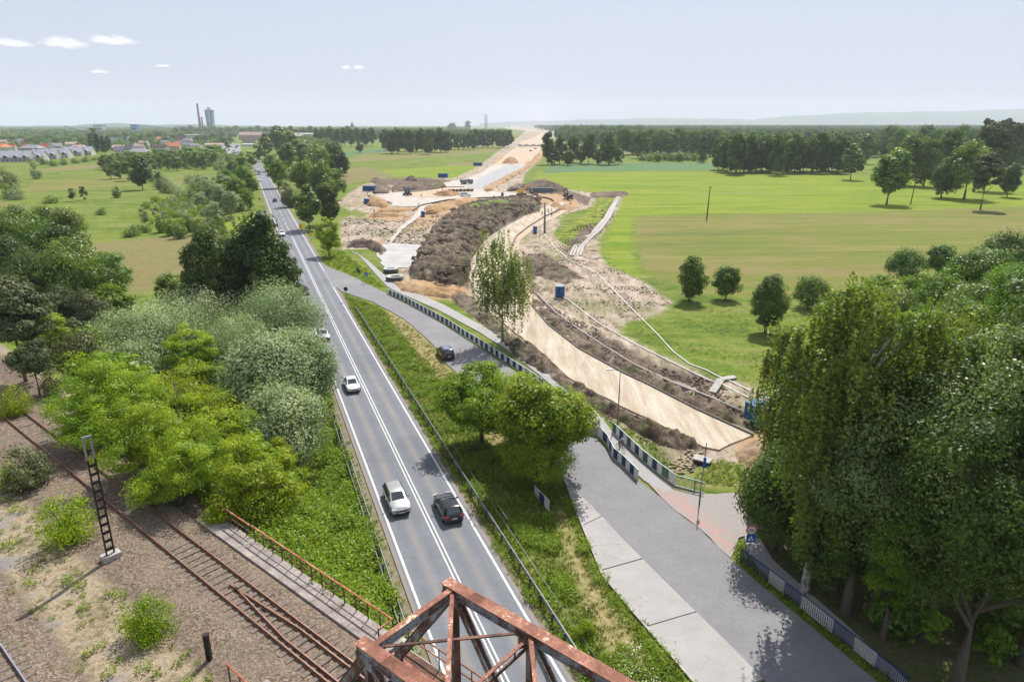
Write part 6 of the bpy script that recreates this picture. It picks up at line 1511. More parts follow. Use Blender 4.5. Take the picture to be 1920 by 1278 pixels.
for a, b_, rr in (((0, -.10, .30), (0, -.24, .80), .016), ((0, -.21, .70), (0, .34, .78), .018), ((0, -.10, .30), (0, .36, .70), .02), ((0, -.10, .30), (0, -.53, .345), .012), ((0, -.22, .72), (0, -.53, .345), .011), ((0, .33, .86), (0, .40, .62), .02), ((.045, .40, .62), (.045, .53, .345), .014), ((-.045, .40, .62), (-.045, .53, .345), .014)): mb.tube([a, b_], rr, 7, FR)
mb.build('frame', parent=bk); MB().tube([(-.32, .28, .98), (-.1, .34, .97), (.1, .34, .97), (.32, .28, .98)], .014, 6, FR).build('handlebar', parent=bk)
MB().box((0, -.27, .90), (.14, .26, .05), mat=FR, taper=.7).build('saddle', parent=bk); mb = MB(); mb.tube([(.03, -.10, .30), (.05, -.10, .30)], .09, 16, FR); mb.tube([(.05, -.10, .30), (.06, -.08, .14)], .012, 5, FR); mb.tube([(-.05, -.10, .30), (-.06, -.12, .46)], .012, 5, FR); mb.box((.11, -.08, .13), (.1, .09, .02), mat=FR); mb.box((-.11, -.12, .47), (.1, .09, .02), mat=FR); mb.build('pedals', parent=bk)
pr = empty('person', cyc, hd, 'cyclist in dark grey top and shorts bending over the handlebar', 'person')
J = [((0, -.26, .98), .13, .85), ((0, -.14, 1.16), .12, .75), ((0, .06, 1.34), .14, .7), ((0, .15, 1.42), .058), ((0, .19, 1.47), .052), ((.18, .06, 1.33), .058), ((.27, .16, 1.14), .044), ((.29, .27, 1.02), .032), ((-.18, .06, 1.33), .058), ((-.27, .16, 1.14), .044), ((-.29, .27, 1.02), .032),
     ((.10, -.22, .93), .09), ((.12, .10, .66), .068), ((.11, -.10, .26), .046), ((.11, .03, .18), .036), ((-.10, -.22, .93), .09), ((-.13, .16, .86), .068), ((-.11, -.10, .56), .046), ((-.11, .03, .51), .036)]
E = [(0, 1), (1, 2), (2, 3), (3, 4), (2, 5), (5, 6), (6, 7), (2, 8), (8, 9), (9, 10), (0, 11), (11, 12), (12, 13), (13, 14), (0, 15), (15, 16), (16, 17), (17, 18)]
link('body', body_mesh('body', J, E, lambda c: CL['grey'] if c.y + (c.z - 1.0) > .0 and c.z > 1.05 and c.z < 1.42 and abs(c.x) < .25 else M_SKIN if (c.z > 1.4 or abs(c.x) > .22 or c.z < .62) and c.z > .24 else CL['dark']), pr)
head(pr, (0, .25, 1.56), -.25, helmet=M_HELM)
for sx in (1, -1): mb = MB(); hand(mb, (sx * .29, .26, 1.03), (0, .55, -.6)); mb.build('hand', parent=pr)
# ---------------------------------------------------------------- heaps of earth, hoses, kerbs and other works
def earth_mat(name, stops, sc=.8, rot=0, green=0.0):
    t = NT(name); n = t.noise(sc, 7, .72, stretch=(1, .45, 1), rot=rot, dist=.4); m = t.noise(4, 5, .75)
    f = t.math('ADD', t.math('MULTIPLY', n, .6), t.math('MULTIPLY', m, .4)); c = t.ramp(f, stops)
    big = t.noise(.055, 4, .6); c = t.mix(t.mr(big, .5, .62, 0, .55), c, (.25, .20, .155, 1)); c = t.mix(t.mr(big, .46, .36, 0, .65), c, (.04, .028, .021, 1))
    if green: c = t.mix(t.math('MULTIPLY', t.mr(t.noise(.25, 4, .6), .50, .58), t.mr(m, .40, .52, 0, green)), c, (.07, .11, .025, 1))
    return t.bsdf(c, .97, 0, t.bump(m, .8, .15), .08)
M_SOIL = earth_mat('turned_soil', [(.36, (.028, .019, .014)), (.46, (.085, .060, .044)), (.54, (.17, .13, .10)), (.63, (.33, .27, .22))], .7, R(-40), .45)
M_SOILD = earth_mat('dark_soil', [(.36, (.045, .032, .025)), (.48, (.11, .08, .062)), (.56, (.18, .14, .11)), (.64, (.30, .25, .2))], 1.0)
M_ORSAND = earth_mat('orange_sand', [(.36, (.24, .14, .065)), (.48, (.35, .22, .11)), (.58, (.43, .29, .165)), (.66, (.48, .36, .25))], .5)
M_BRSAND = earth_mat('brown_sand', [(.36, (.17, .09, .05)), (.5, (.30, .175, .095)), (.62, (.40, .26, .15))], .5)
def mound(px_pts, h, label, mat, name='earth_mound', step=.5, rough=.5, edge=4.0, fr=1.0, cat='earth heap', power=.7, world=None, seed=0, z0=-.1):
    q = world or pz(px_pts); qa = np.array(q); x0, y0 = qa.min(0) - 1; x1, y1 = qa.max(0) + 1
    xs, ys = np.arange(x0, x1, step), np.arange(y0, y1, step); X, Y = np.meshgrid(xs, ys); d = sdf(q, X, Y)
    Zv = np.zeros_like(X); rs = np.random.default_rng(seed + 3)
    for o in range(6):
        s = .13 * fr * 2.0 ** o; a = rs.uniform(0, 6.28); u = (X * math.cos(a) + Y * math.sin(a)) * s + 500; v = (-X * math.sin(a) + Y * math.cos(a)) * s * (1.0 if o > 1 else 1.5) + 500
        lat = rs.uniform(-1, 1, (97, 97)); iu, iv = np.floor(u).astype(int), np.floor(v).astype(int); fu, fv = u - iu, v - iv; fu = fu * fu * (3 - 2 * fu); fv = fv * fv * (3 - 2 * fv)
        L_ = lambda p, q_: lat[p % 97, q_ % 97]
        nz_ = (L_(iu, iv) * (1 - fu) + L_(iu + 1, iv) * fu) * (1 - fv) + (L_(iu, iv + 1) * (1 - fu) + L_(iu + 1, iv + 1) * fu) * fv
        Zv += (1 - 2.2 * np.abs(nz_) if o < 4 else nz_) * (.62 ** o)
    Zv = Zv * .5
    d2 = d + Zv * .8
    k = np.clip(d2 / edge, 0, 1) ** power
    Zz = h * k + rough * Zv * np.clip(d2 / 1.5, 0, 1) + z0
    keepm = d > -.9; Zz = np.where(d < -.2, z0 - .3, Zz)
    idx = -np.ones(X.shape, int); idx[keepm] = np.arange(keepm.sum())
    base = np.stack([X[keepm], Y[keepm], Zz[keepm]], -1)
    a, b, c, e = idx[:-1, :-1], idx[:-1, 1:], idx[1:, 1:], idx[1:, :-1]; ok = (a >= 0) & (b >= 0) & (c >= 0) & (e >= 0)
    f = np.stack([a[ok], b[ok], c[ok], e[ok]], -1)
    me = fast_mesh(name, base, f, 4); me.polygons.foreach_set('use_smooth', np.ones(len(f), bool)); me.materials.append(mat)
    return link(name, me, label=label, cat=cat)
mound([(768,508),(790,470),(812,432),(850,402),(880,388),(925,380),(985,376),(1014,381),(1010,398),(985,404),(950,424),(912,445),(885,482),(879,525),(862,536),(838,545),(812,532),(790,535),(770,520)], 2.0,
      'big long heap of dark turned soil with weeds between the two new roads', M_SOIL, step=.40, rough=2.0, edge=5, fr=1.3, seed=1)
mound([(868,398),(900,391),(945,386),(965,385),(968,388),(930,394),(895,402),(868,405)], 1.0, 'strip of fresh green weeds along the crest of the big soil heap', simple('crest_weeds', (.13, .20, .02), (.09, .14, .02), 1.5, .9, bump=.8), name='weed_strip', step=.5, rough=.5, edge=3, fr=1.4, seed=31, z0=1.9, cat='weeds')
mound([(838,548),(882,555),(905,575),(935,600),(965,640),(950,650),(905,606),(862,572)], .8, 'low ridge of clods behind the tall birch', M_SOIL, step=.3, rough=.6, edge=2.5, fr=1.8, seed=2)
mound([(958,640),(1000,652),(1022,668),(1067,711),(1120,742),(1160,768),(1190,790),(1170,790),(1120,768),(1080,745),(1030,705),(985,680),(955,655)], .9, 'long ridge of clods between cycle path and new road', M_SOIL, step=.25, rough=.7, edge=1.8, fr=2.2, seed=4)
mound([(1170,790),(1200,785),(1262,808),(1322,838),(1300,850),(1255,835),(1210,815)], .8, 'ridge of clods ending at the stone covered ditch', M_SOIL, step=.22, rough=.6, edge=1.6, fr=2.4, seed=5)
mound([(740,530),(790,529),(850,535),(876,545),(872,553),(840,558),(790,553),(752,545)], 1.0, 'heap of orange sand behind the striped fence', M_ORSAND, step=.35, rough=.5, edge=3.0, fr=1.3, seed=6)
mound([(690,464),(650,463),(664,454),(705,455),(725,470),(715,478)], 1.2, 'small dark soil heap at the start of the cycle path', M_SOILD, step=.4, rough=.7, edge=2.5, fr=1.5, seed=7)
mound([(940,307),(948,298),(968,298),(973,306),(958,308)], 6.0, 'cone of brown sand on the unfinished carriageway', M_BRSAND, step=1.5, rough=.8, edge=14, fr=.5, seed=8, power=1.0)
mound([(808,365),(825,361),(850,361),(868,365),(850,369),(815,369)], 2.0, 'brown sand heap in the middle of the roundabout', M_BRSAND, step=1.0, rough=.5, edge=8, fr=.6, seed=9)
mound([(688,384),(690,370),(702,368),(718,377),(729,383),(722,389),(700,387)], 2.6, 'steep bank of orange sand left of the roundabout', M_ORSAND, step=.8, rough=.5, edge=4, fr=.7, seed=10)
mound([(795,392),(840,382),(865,377),(905,374),(905,379),(860,387),(815,400),(798,402)], 1.6, 'orange sand slope along the lower edge of the roundabout', M_ORSAND, step=.8, rough=.5, edge=3, fr=.7, seed=11)
mound([(716,392),(782,391),(780,395),(706,398)], .9, 'upper bed of orange sand below the roundabout', M_ORSAND, step=.6, rough=.3, edge=2, seed=12); mound([(694,402),(766,402),(764,406),(690,407)], .9, 'lower bed of orange sand below the roundabout', M_ORSAND, step=.6, rough=.3, edge=2, seed=13)
mound([(1000,347),(1010,342),(1040,346),(1062,355),(1050,360),(1010,357),(985,357),(975,352)], 3.6, 'dark soil heap behind the yellow excavator', M_SOILD, step=1.0, rough=1.0, edge=8, fr=.7, seed=14)
mound([(955,352),(975,345),(985,352),(975,358),(950,358)], 2.0, 'small brown heap left of the yellow excavator', M_SOIL, step=1.0, rough=.8, edge=6, fr=.7, seed=15)
mound([(700,350),(720,345),(735,352),(728,362),(700,362)], 2.5, 'dark heap beside the blue container left of the roundabout', M_SOILD, step=1.0, rough=.8, edge=6, fr=.7, seed=16)
mound([(735,352),(760,345),(800,343),(835,345),(838,352),(800,356),(750,360),(735,362)], 1.8, 'grey brown weedy heap behind the roundabout', M_SOIL, step=1.0, rough=.9, edge=6, fr=.7, seed=17)
mound([(693,342),(700,336),(712,336),(716,341)], 2.5, 'small black heap on the edge of the green far field', M_SOILD, step=1.0, rough=.6, edge=6, seed=18); mound([(758,338),(765,333),(778,333),(783,339)], 2.5, 'black earth heap with a pale stick on the green far field', M_SOILD, step=1.0, rough=.6, edge=6, seed=19)
mound([(1030,386),(1035,381),(1048,381),(1052,387),(1040,390)], 1.6, 'light brown sand heap left of the dark excavator', M_BRSAND, step=.7, rough=.3, edge=5, seed=20); mound([(1046,392),(1052,384),(1072,384),(1078,390),(1062,396)], 2.0, 'orange sand heap below the dark excavator', M_ORSAND, step=.7, rough=.3, edge=5, seed=21)
mound([(1108,363),(1140,360),(1178,362),(1172,368),(1140,370),(1110,370)], .9, 'low dark ridge at the top end of the rutted track', M_SOILD, step=.8, rough=.5, edge=3, seed=22)
mound([(1070,458),(1082,440),(1105,425),(1115,428),(1100,448),(1085,462)], 1.0, 'dark ridge of soil along the rutted track', M_SOILD, step=.5, rough=.6, edge=3, seed=23)
mound([(985,480),(1020,478),(1060,500),(1090,520),(1060,530),(1020,520),(990,510)], .7, 'broken clods in the muddy ground right of the new road', M_SOIL, step=.35, rough=.9, edge=3, fr=1.6, seed=24)
mound([(1000,560),(1020,572),(1060,610),(1110,650),(1190,692),(1270,728),(1350,765),(1400,790),(1400,800),(1330,775),(1240,735),(1160,695),(1085,655),(1040,615),(1000,575)], .55, 'rough ridge of spoil along the right edge of the pale new road', M_SOIL, step=.25, rough=.8, edge=1.5, fr=2.4, seed=25)
mound([(1390,832),(1420,815),(1470,812),(1500,850),(1440,885),(1400,870),(1380,850)], .5, 'sandy heap where the pale new road ends under the birch', M_ORSAND, step=.25, rough=.6, edge=2, fr=1.8, seed=26)
mound([(905,356),(984,315),(1000,297),(1012,287),(1016,297),(992,314),(914,362)], 1.2, 'orange sand bank along the right edge of the far carriageway', M_ORSAND, step=1.6, rough=.4, edge=5, seed=27)
# concrete kerbs of the new road
def kerb(px_pts, label, w=.25, h=.32, mat=M_CONCP, L=3.0):
    pts = [P(x, y, .0) for x, y in px_pts]; k = empty('kerb', pts[0], 0, label, 'kerb')
    for i in range(len(pts) - 1):
        a, b = pts[i], pts[i + 1]; n = max(1, int((b - a).length / L)); d = (b - a) / n
        for j in range(n): keep(MB().beam(a + d * j + d.normalized() * .02 + Vector((0, 0, h / 2)), a + d * (j + 1) + Vector((0, 0, h / 2)), w, h, mat=mat).build('kerb_stone'), k)
    return k
M_KERBD = simple('dark_kerb_edge', (.10, .085, .075), (.17, .15, .13), 2, .9)
kerb([(994,570),(1028,610),(1086,655),(1168,700),(1211,720),(1311,771),(1412,817)], 'dark formwork edge along the right side of the pale new road', .22, .30, M_KERBD, 4)
kerb([(888,490),(903,466),(922,447),(951,422),(990,401),(1022,386)], 'pale kerb on the left side of the curving new road', .3, .35, M_CONCP, 4)
kerb([(960,462),(968,444),(991,426),(1021,407),(1045,396),(1071,381)], 'dark kerb on the right side of the curving new road', .3, .45, M_KERBD, 4)
kerb([(1008,372),(1020,371),(1032,374),(1038,378)], 'curved dark kerb at the end of the new road', .3, .6, M_KERBD, 4)
kerb([(690,368),(708,372),(722,377),(735,383)], 'dark kerb at the left tip of the roundabout', .5, .5, M_KERBD, 5)
kerb([(757,366),(770,361),(800,358),(835,352),(870,351)], 'dark kerb round the back of the island', .5, .5, M_KERBD, 5)
kerb([(775,396),(790,386),(840,376),(900,372),(968,370)], 'dark kerb along the lower side of the roundabout', .5, .6, M_KERBD, 5)
kerb([(1058,898),(1082,962),(1107,1023),(1130,1080),(1150,1103),(1172,1130),(1235,1203),(1300,1278),(1400,1390)], 'narrow concrete kerb along the grass side of the lay-by', .15, .12, M_CONCP, 1.0)
for nm, pts in (('white hose lying across the meadow from the mud to the footbridge', [(1050,472),(1066,488),(1120,513),(1165,560),(1195,590),(1235,630),(1262,660),(1292,683),(1325,695),(1345,706),(1375,718),(1395,728),(1450,752)]),
                ('white hose running along the ditch to the footbridge', [(1052,556),(1065,562),(1085,578),(1120,605),(1155,625),(1180,640),(1230,665),(1270,685),(1310,705),(1335,716),(1352,720),(1400,745),(1440,762)]),
                ('thin white hose across the mud beside the power pole', [(1019,438),(1030,452),(1045,470),(1055,485)]),
                ('pale plank channel beside the spoil ridge', [(1008,552),(1040,585),(1080,615),(1130,648),(1190,685),(1260,718),(1330,745),(1390,772)])):
    pp = [G(x, y) + Vector((0, 0, .12)) for x, y in pts]; mb = MB(); mb.tube(pp, .085 if 'hose' in nm else .15, 6, simple('hose_white', (.80, .80, .77), (.68, .68, .64), 3, .6) if 'hose' in nm else M_CONCP); mb.build('hose' if 'hose' in nm else 'plank_channel', label=nm, cat='hose' if 'hose' in nm else 'channel')
fb = empty('footbridge', G(1355, 722), 0, 'small pale concrete culvert lying across the dark ditch below the hoses', 'culvert')
a, b, c3 = G(1335, 738) + Vector((0, 0, .2)), G(1352, 714) + Vector((0, 0, .25)), G(1378, 709) + Vector((0, 0, .2))
keep(MB().beam(a, b, 1.0, .25, mat=M_CONCP).build('deck_plate'), fb); keep(MB().beam(b, c3, 1.0, .22, mat=M_CONCP).build('deck_plate'), fb)
# wheel ruts: pale wet tracks in the meadow
M_RUT = concrete_like('wet_rut', (.26, .22, .18), (.42, .39, .36), (.55, .55, .56), 1.2)
for k, off in enumerate((-9, -3, 4, 10)):
    pts = [(1160,368),(1150,385),(1138,408),(1118,432),(1098,448),(1084,462),(1078,478)]
    pp = [P(x + off * (.25 + .75 * i / 6), y, .10) for i, (x, y) in enumerate(pts)]; mb = MB()
    for i in range(len(pp) - 1): mb.beam(pp[i], pp[i + 1] + (pp[i + 1] - pp[i]).normalized() * .2, .55, .06, mat=M_RUT)
    mb.build('mud_rut', kind='structure')
# stones lining the ditch by the crossing: individual boulders
M_STONE = simple('field_stone', (.40, .33, .22), (.24, .19, .13), 2, .9, bump=.4)
def rock_mesh(seed):
    r_ = random.Random(seed); bm = bmesh.new(); bmesh.ops.create_icosphere(bm, subdivisions=1, radius=.5)
    for v in bm.verts: v.co *= r_.uniform(.78, 1.15); v.co.z *= .6
    me = bpy.data.meshes.new('stone'); bm.to_mesh(me); bm.free(); me.materials.append(M_STONE); return me
RM = [rock_mesh(i) for i in range(4)]; sp = scatter([(1253,868),(1275,852),(1305,838),(1318,845),(1308,868),(1275,882)], .38)
ds = empty('stone_lining', G(1285, 862), 0, 'field stones lining the sides of the ditch beside the striped fence', 'stones')
for i, (x, y) in enumerate(sp[:240]):
    o = link('stone', RM[i % 4]); o.location = (x, y, tz(x, y) + .12); o.rotation_euler = (0, 0, i); s_ = random.uniform(.32, .5); o.scale = (s_, s_ * 1.2, s_); keep(o, ds)
q = G(1316, 868); cu = empty('culvert_mouth', q, R(-35), 'square culvert mouth, its inner shade painted black, between the stone linings', 'culvert')
MB().box((0, 0, .15), (1.4, 1.0, .5), mat=M_TRIM).build('shade_block', parent=cu); MB().box((0, .1, .45), (1.8, 1.2, .14), mat=M_CONCP).build('cover_slab', parent=cu)  # solid black block paints the shade inside the culvert

# ---------------------------------------------------------------- town
M_WALLS = [simple('wall_white', (.62, .61, .58), None, 1, .8), simple('wall_cream', (.55, .48, .36), None, 1, .8), simple('wall_grey', (.42, .42, .42), None, 1, .8), simple('wall_sand', (.5, .4, .3), None, 1, .8)]
M_ROOFR = simple('roof_red', (.34, .10, .06), (.26, .07, .045), 1, .8); M_ROOFO = simple('roof_orange', (.50, .20, .09), (.42, .16, .07), 1, .8); M_ROOFG = simple('roof_grey', (.26, .26, .28), (.20, .20, .22), 1, .7); M_ROOFB = simple('roof_brown', (.12, .08, .07), (.09, .06, .05), 1, .8); M_ROOFP = simple('roof_pink', (.45, .32, .28), (.38, .25, .22), 1, .8)
M_WIN = simple('window_dark', (.035, .045, .06), (.05, .06, .075), 1, .2)
HOUSES = []
def house(px, py, w, d, h, rh, heading, label, wall, roof, group=None, storeys=2, chimney=True, name='house', cat='house', hip=False, y=None):
    """px, py is the base centre in the photograph"""
    p = P(px, py, 0) if y is None else PY(px, py, y); p.z = -.2; HOUSES.append((p.x, p.y, w))
    r = empty(name, p, heading, label, cat, group)
    mb = MB(); mb.box((0, 0, h / 2), (w, d, h), mat=wall)
    if not hip: mb.add([(-w / 2, -d / 2, h), (-w / 2, d / 2, h), (-w / 2, 0, h + rh), (w / 2, -d / 2, h), (w / 2, d / 2, h), (w / 2, 0, h + rh)], [(0, 2, 1), (3, 4, 5), (0, 3, 5, 2), (1, 2, 5, 4)], wall)
    mb.build('wall', parent=r)
    mb = MB(); e = .4; inx = w * .28 if hip else -e
    vs = [(-w / 2 - e, -d / 2 - e, h - .1), (w / 2 + e, -d / 2 - e, h - .1), (w / 2 + e, d / 2 + e, h - .1), (-w / 2 - e, d / 2 + e, h - .1), (-w / 2 + inx, 0, h + rh + .15), (w / 2 - inx, 0, h + rh + .15)]
    mb.add(vs, [(0, 1, 5, 4), (2, 3, 4, 5), (1, 2, 5), (3, 0, 4), (0, 3, 2, 1)] if hip else [(0, 1, 5, 4), (2, 3, 4, 5)], roof)
    if not hip: mb.add([(x, y_, z - .18) for x, y_, z in vs], [(4, 5, 1, 0), (5, 4, 3, 2)], roof)
    rf = mb.build('roof', parent=r)
    if chimney: c_ = MB().box((w * .2, .3, h + rh + .3), (.7, .7, 1.6), mat=M_ROOFB).build('chimney'); c_.parent = rf
    for s in range(storeys):
        n = max(2, int(w / 3.2))
        for i in range(n):
            for sy in (-1, 1) if d > 30 else (-1,):
                MB().box((-w / 2 + (i + .5) * w / n, sy * (d / 2 + .02), 1.6 + s * 2.8), (1.3, .08, 1.4), mat=M_WIN).build('window', parent=r)
    return r
# terraced houses on the left, pale roofs with round dormers
for i, (px, py, w) in enumerate([(8,302,20),(36,303,24),(62,302,24),(88,298,22),(112,296,22),(138,292,20),(158,291,20)]):
    r = house(px, py, w, 11, 4.2, 5.2, R(6 + (i % 2) * 4), ['terraced house with pale grey roof cut by the left picture edge', 'terraced house with white gable, second from the left edge', 'long terraced house with three round dormers', 'terraced house in the middle of the pale row',
              'terraced house with steep pale roof right of the middle', 'terraced house with shining roof near the dark conifers', 'last terraced house of the pale row beside the dark conifers'][i], M_WALLS[i % 2 * 2], simple('roof_pale', (.42, .42, .45), (.34, .34, .37), 1, .6) if i == 0 else bpy.data.materials['roof_pale'], storeys=1)
    for k in range(int(w / 7)):
        x = -w / 2 + (k + .5) * w / int(w / 7); mb = MB(); mb.tube([(x, -6.6, 4.6), (x, -1.5, 4.6)], 1.7, 12, bpy.data.materials['roof_pale']); mb.tube([(x, -6.65, 4.5), (x, -6.6, 4.5)], 1.25, 12, M_WIN); mb.build('dormer', parent=r)
HS = [(6,284,22,9,'orange roofed house at the left picture edge','W0','ROOFO'),(20,283,14,8,'small red roofed house beside the orange one','W1','ROOFR'),(6,272,16,8,'pink roofed house behind the orange one','W1','ROOFP'),
      (40,271,16,9,'grey roofed house among trees left of the white barrel building','W0','ROOFG'),(52,272,14,8,'red roofed house left of the white barrel building','W0','ROOFR'),(52,281,12,7,'bright red gable in front of the pale row','W0','ROOFR'),
      (62,285,26,8,'long grey blue roof behind the terraced houses','W2','ROOFG'),(88,284,16,9,'white house with vivid red roof','W0','ROOFR'),(103,281,18,8,'dark green roofed building beside the red roof','W2','ROOFG'),
      (150,285,22,8,'brownish long roof left of the dark conifers','W3','ROOFP'),(228,291,11,9,'white house front right of the dark conifers','W0','ROOFG'),(245,293,10,11,'narrow white house with steep gable','W0','ROOFG'),
      (262,294,22,8,'white long house with grey roof behind the tree belt','W0','ROOFG'),(326,282,18,9,'orange roofed house above the reddish trees','W1','ROOFO'),(228,283,20,7,'beige roofed low building right of the conifers','W1','ROOFP'),
      (245,262,16,7,'small white house in front of the mine buildings','W0','ROOFG'),(242,257,16,7,'dull red roof in the middle of the town','W1','ROOFR'),(246,270,12,10,'grey blue two storey house among trees','W2','ROOFG'),
      (302,266,18,9,'yellow house with red centre gable','W1','ROOFO'),(312,272,16,7,'white flat house in front of the yellow one','W0','ROOFG'),(341,268,14,12,'dark brick house left of the white flats','W3','ROOFB'),
      (353,271,17,10,'white house with large windows in front of the flats','W0','ROOFG'),(350,276,16,6,'low white annex in front of the big windowed house','W0','ROOFG'),(373,266,10,11,'dark gabled house right of the white flats','W2','ROOFB'),
      (384,267,14,12,'brown and white gabled house beside the lawn','W0','ROOFB'),(404,277,26,6,'low shop with white roof beside the car park','W0','ROOFP'),(215,268,12,9,'white gable behind the conifers','W0','ROOFG'),
      (157,264,10,7,'tiny white roof on the wooded slope','W0','ROOFG'),(270,272,14,6,'small pale shed in the town clearing','W0','ROOFP'),(295,279,14,6,'dark roofed house beside the reddish trees','W2','ROOFB'),
      (120,268,14,8,'pale house with grey roof between the white barrel building and the conifers','W0','ROOFG'),(136,276,16,7,'low white building behind the end of the pale row','W0','ROOFP'),(27,264,14,8,'small pink roofed house high up at the left','W1','ROOFP'),
      (75,264,14,8,'cream house among the trees above the vivid red roof','W1','ROOFO'),(283,262,13,8,'white house in the trees left of the yellow house','W0','ROOFG'),(322,264,13,8,'grey house right of the yellow house','W2','ROOFG'),
      (393,258,12,8,'white house on the wooded ridge below the mine tower','W0','ROOFR'),(262,281,14,7,'white garage with flat looking roof in the town clearing','W0','ROOFP'),(308,283,13,7,'pale house just left of the orange roofed one','W0','ROOFB'),
      (366,279,15,7,'white house in front of the dark gabled one','W0','ROOFG'),(193,259,14,8,'red roofed house below the blue mine hall','W0','ROOFR'),(335,276,12,8,'small white house left of the big windowed house','W0','ROOFP')]
for i, (px, py, w, h, lab, wl_, rf) in enumerate(HS):
    house(px, py, w, w * .6, h * .62, h * .45, R(-25 + (i * 37) % 50), lab, M_WALLS[int(wl_[1])], globals()['M_' + rf], hip=(i % 3 == 0))
# block of flats with balconies
house(358, 264, 34, 14, 12, .8, R(8), 'white three storey block of flats with flat roof', M_WALLS[0], M_ROOFG, storeys=4, chimney=False, name='block_of_flats', cat='block of flats')
house(473, 262, 52, 16, 10, 6, R(-4), 'long building with pink roof and red gables on the low ridge', M_WALLS[3], M_ROOFP, storeys=3, name='long_building', cat='building')
house(470, 268, 26, 12, 5, 4, R(-10), 'brown roofed inn in front of the pink roofed building', M_WALLS[1], M_ROOFB, name='inn', cat='building')
house(466, 274, 16, 12, 3, .5, R(0), 'fuel station with flat white canopy beside the car park', M_WALLS[0], M_WALLS[0], chimney=False, storeys=1, name='fuel_station', cat='building')
house(556, 268, 24, 9, 13, 1, R(6), 'white wing of the market hall with brown glass strips', M_WALLS[0], M_WALLS[0], storeys=3, chimney=False, name='hall_wing', cat='building')
r = house(563, 266, 58, 26, 15, 1.2, R(4), 'large white hall with red central gable and sloping front canopy', M_WALLS[0], M_WALLS[2], storeys=3, chimney=False, name='market_hall', cat='market hall')
mb = MB(); mb.add([(-42, -14, 6), (34, -14, 6), (34, -34, 4.6), (-46, -34, 4.6), (8, -20, 9)], [(3, 2, 1, 0), (0, 1, 4), (1, 2, 4), (2, 3, 4), (3, 0, 4)], M_WALLS[0]); mb.build('canopy', parent=r); mb = MB(); mb.add([(-5, -13.6, 8), (7, -13.6, 8), (1, -13.6, 17), (-5, -13.2, 8), (7, -13.2, 8), (1, -13.2, 17)], [(0, 1, 2), (5, 4, 3), (0, 2, 5, 3), (1, 4, 5, 2)], M_ROOFR); mb.build('gable', parent=r)
house(597, 258, 12, 10, 16, 1, R(0), 'narrow white tower house right of the market hall', M_WALLS[0], M_ROOFG, chimney=False, name='tower_house', cat='building')
r = house(661, 245, 30, 26, 14, 5, R(0), 'church with dark pyramid spire far beyond the trees', M_WALLS[3], M_ROOFB, name='church', cat='church', chimney=False); MB().cyl((0, 0, 18), 12, 26, 8, M_ROOFB, r2=.4, smooth=False).build('spire', parent=r)
# far buildings along the horizon
for i, (px, w) in enumerate([(868,26),(893,18),(915,30),(924,18),(954,22),(979,26),(984,40),(994,30),(1008,60),(1042,30),(1048,16),(720,24),(700,20)]):
    house(px, 238.6, w, 14, 9, 5, R(i * 9 % 40 - 20), ['pale far house left of the twin chimneys', 'second far house below the twin chimneys', 'white far barn right of the twin chimneys', 'small white far house', 'white far house with a red roof by the far works', 'white far shed beyond the road works', 'long white far hall', 'white far shed beside the long hall', 'longest pale far hall on the horizon', 'white far barn left of the forest', 'red roofed far house left of the forest', 'pale far house beyond the tall grove', 'small far house right of the church'][i], M_WALLS[0], M_ROOFR if i in (4, 10) else M_WALLS[0], storeys=0, chimney=False)
gp = [q_ for q_ in scatter([(-60,296),(110,290),(420,288),(425,256),(-60,256)], 17) if not any(abs(q_[0] - hx * q_[1] / hy) < hw * .5 + 5 and -8 < hy - q_[1] < 130 or math.hypot(q_[0] - hx, q_[1] - hy) < hw * .7 + 5 for hx, hy, hw in HOUSES)]
wood('garden_trees', gp, ['forest', 'oak', 'bush'], 'trees filling the gardens of the town', 'garden trees', 5, 10, 1.1)
# mine: winding tower, chimneys, conveyors
M_TOW = simple('tower_blue_grey', (.16, .24, .36), (.22, .30, .42), .05, .6); M_TOWL = simple('tower_pale', (.42, .47, .55), (.36, .42, .5), .05, .6)
q = PY(396, 240, 2600); q.z = 0; tw = empty('winding_tower', q, 0, 'tall blue grey mine tower wider at its top, beside the thin chimneys', 'tower')
zt_ = PY(396, 207, 2600).z; hw_ = 14
mb = MB(); mb.add([(sx * (10 if z == 0 else 13), sy * 9, z) for z in (0, zt_) for sx, sy in ((-1, -1), (1, -1), (1, 1), (-1, 1))], [(0, 1, 5, 4), (1, 2, 6, 5), (2, 3, 7, 6), (3, 0, 4, 7), (4, 5, 6, 7)], M_TOW); mb.build('shaft', parent=tw)
for x in (-4.5, 7): MB().box((x, -9.4, zt_ * .28), (3.6, .8, zt_ * .42), mat=M_WIN).build('window_strip', parent=tw)
MB().box((1, -9.6, zt_ * .6), (6, .8, zt_ * .75), mat=M_TOWL).build('front_panel', parent=tw); MB().box((0, 0, zt_ + .5), (29, 21, 2), mat=M_TOW).build('roof', parent=tw); MB().box((0, 0, zt_ + 6), (12, 8, 7), mat=M_TOWL).build('head_frame', parent=tw)
for px, top, rr, lab in ((375.5, 196, 3.4, 'tall thin brown chimney left of the mine tower'), (380.5, 221, 2.6, 'short chimney between the tall one and the mine tower')):
    q = PY(px, 240, 2600); z = PY(px, top, 2600).z; q.z = 0; c_ = empty('chimney', q, 0, lab, 'chimney'); MB().cyl((0, 0, 0), rr * 1.3, z, 14, simple('chimney_brick', (.22, .16, .14), (.17, .12, .11), .05, .8) if px < 376 else bpy.data.materials['chimney_brick'], r2=rr).build('stack', parent=c_); MB().cyl((0, 0, z - .5), rr * 1.2, 3, 14, M_ROOFB).build('rim', parent=c_)
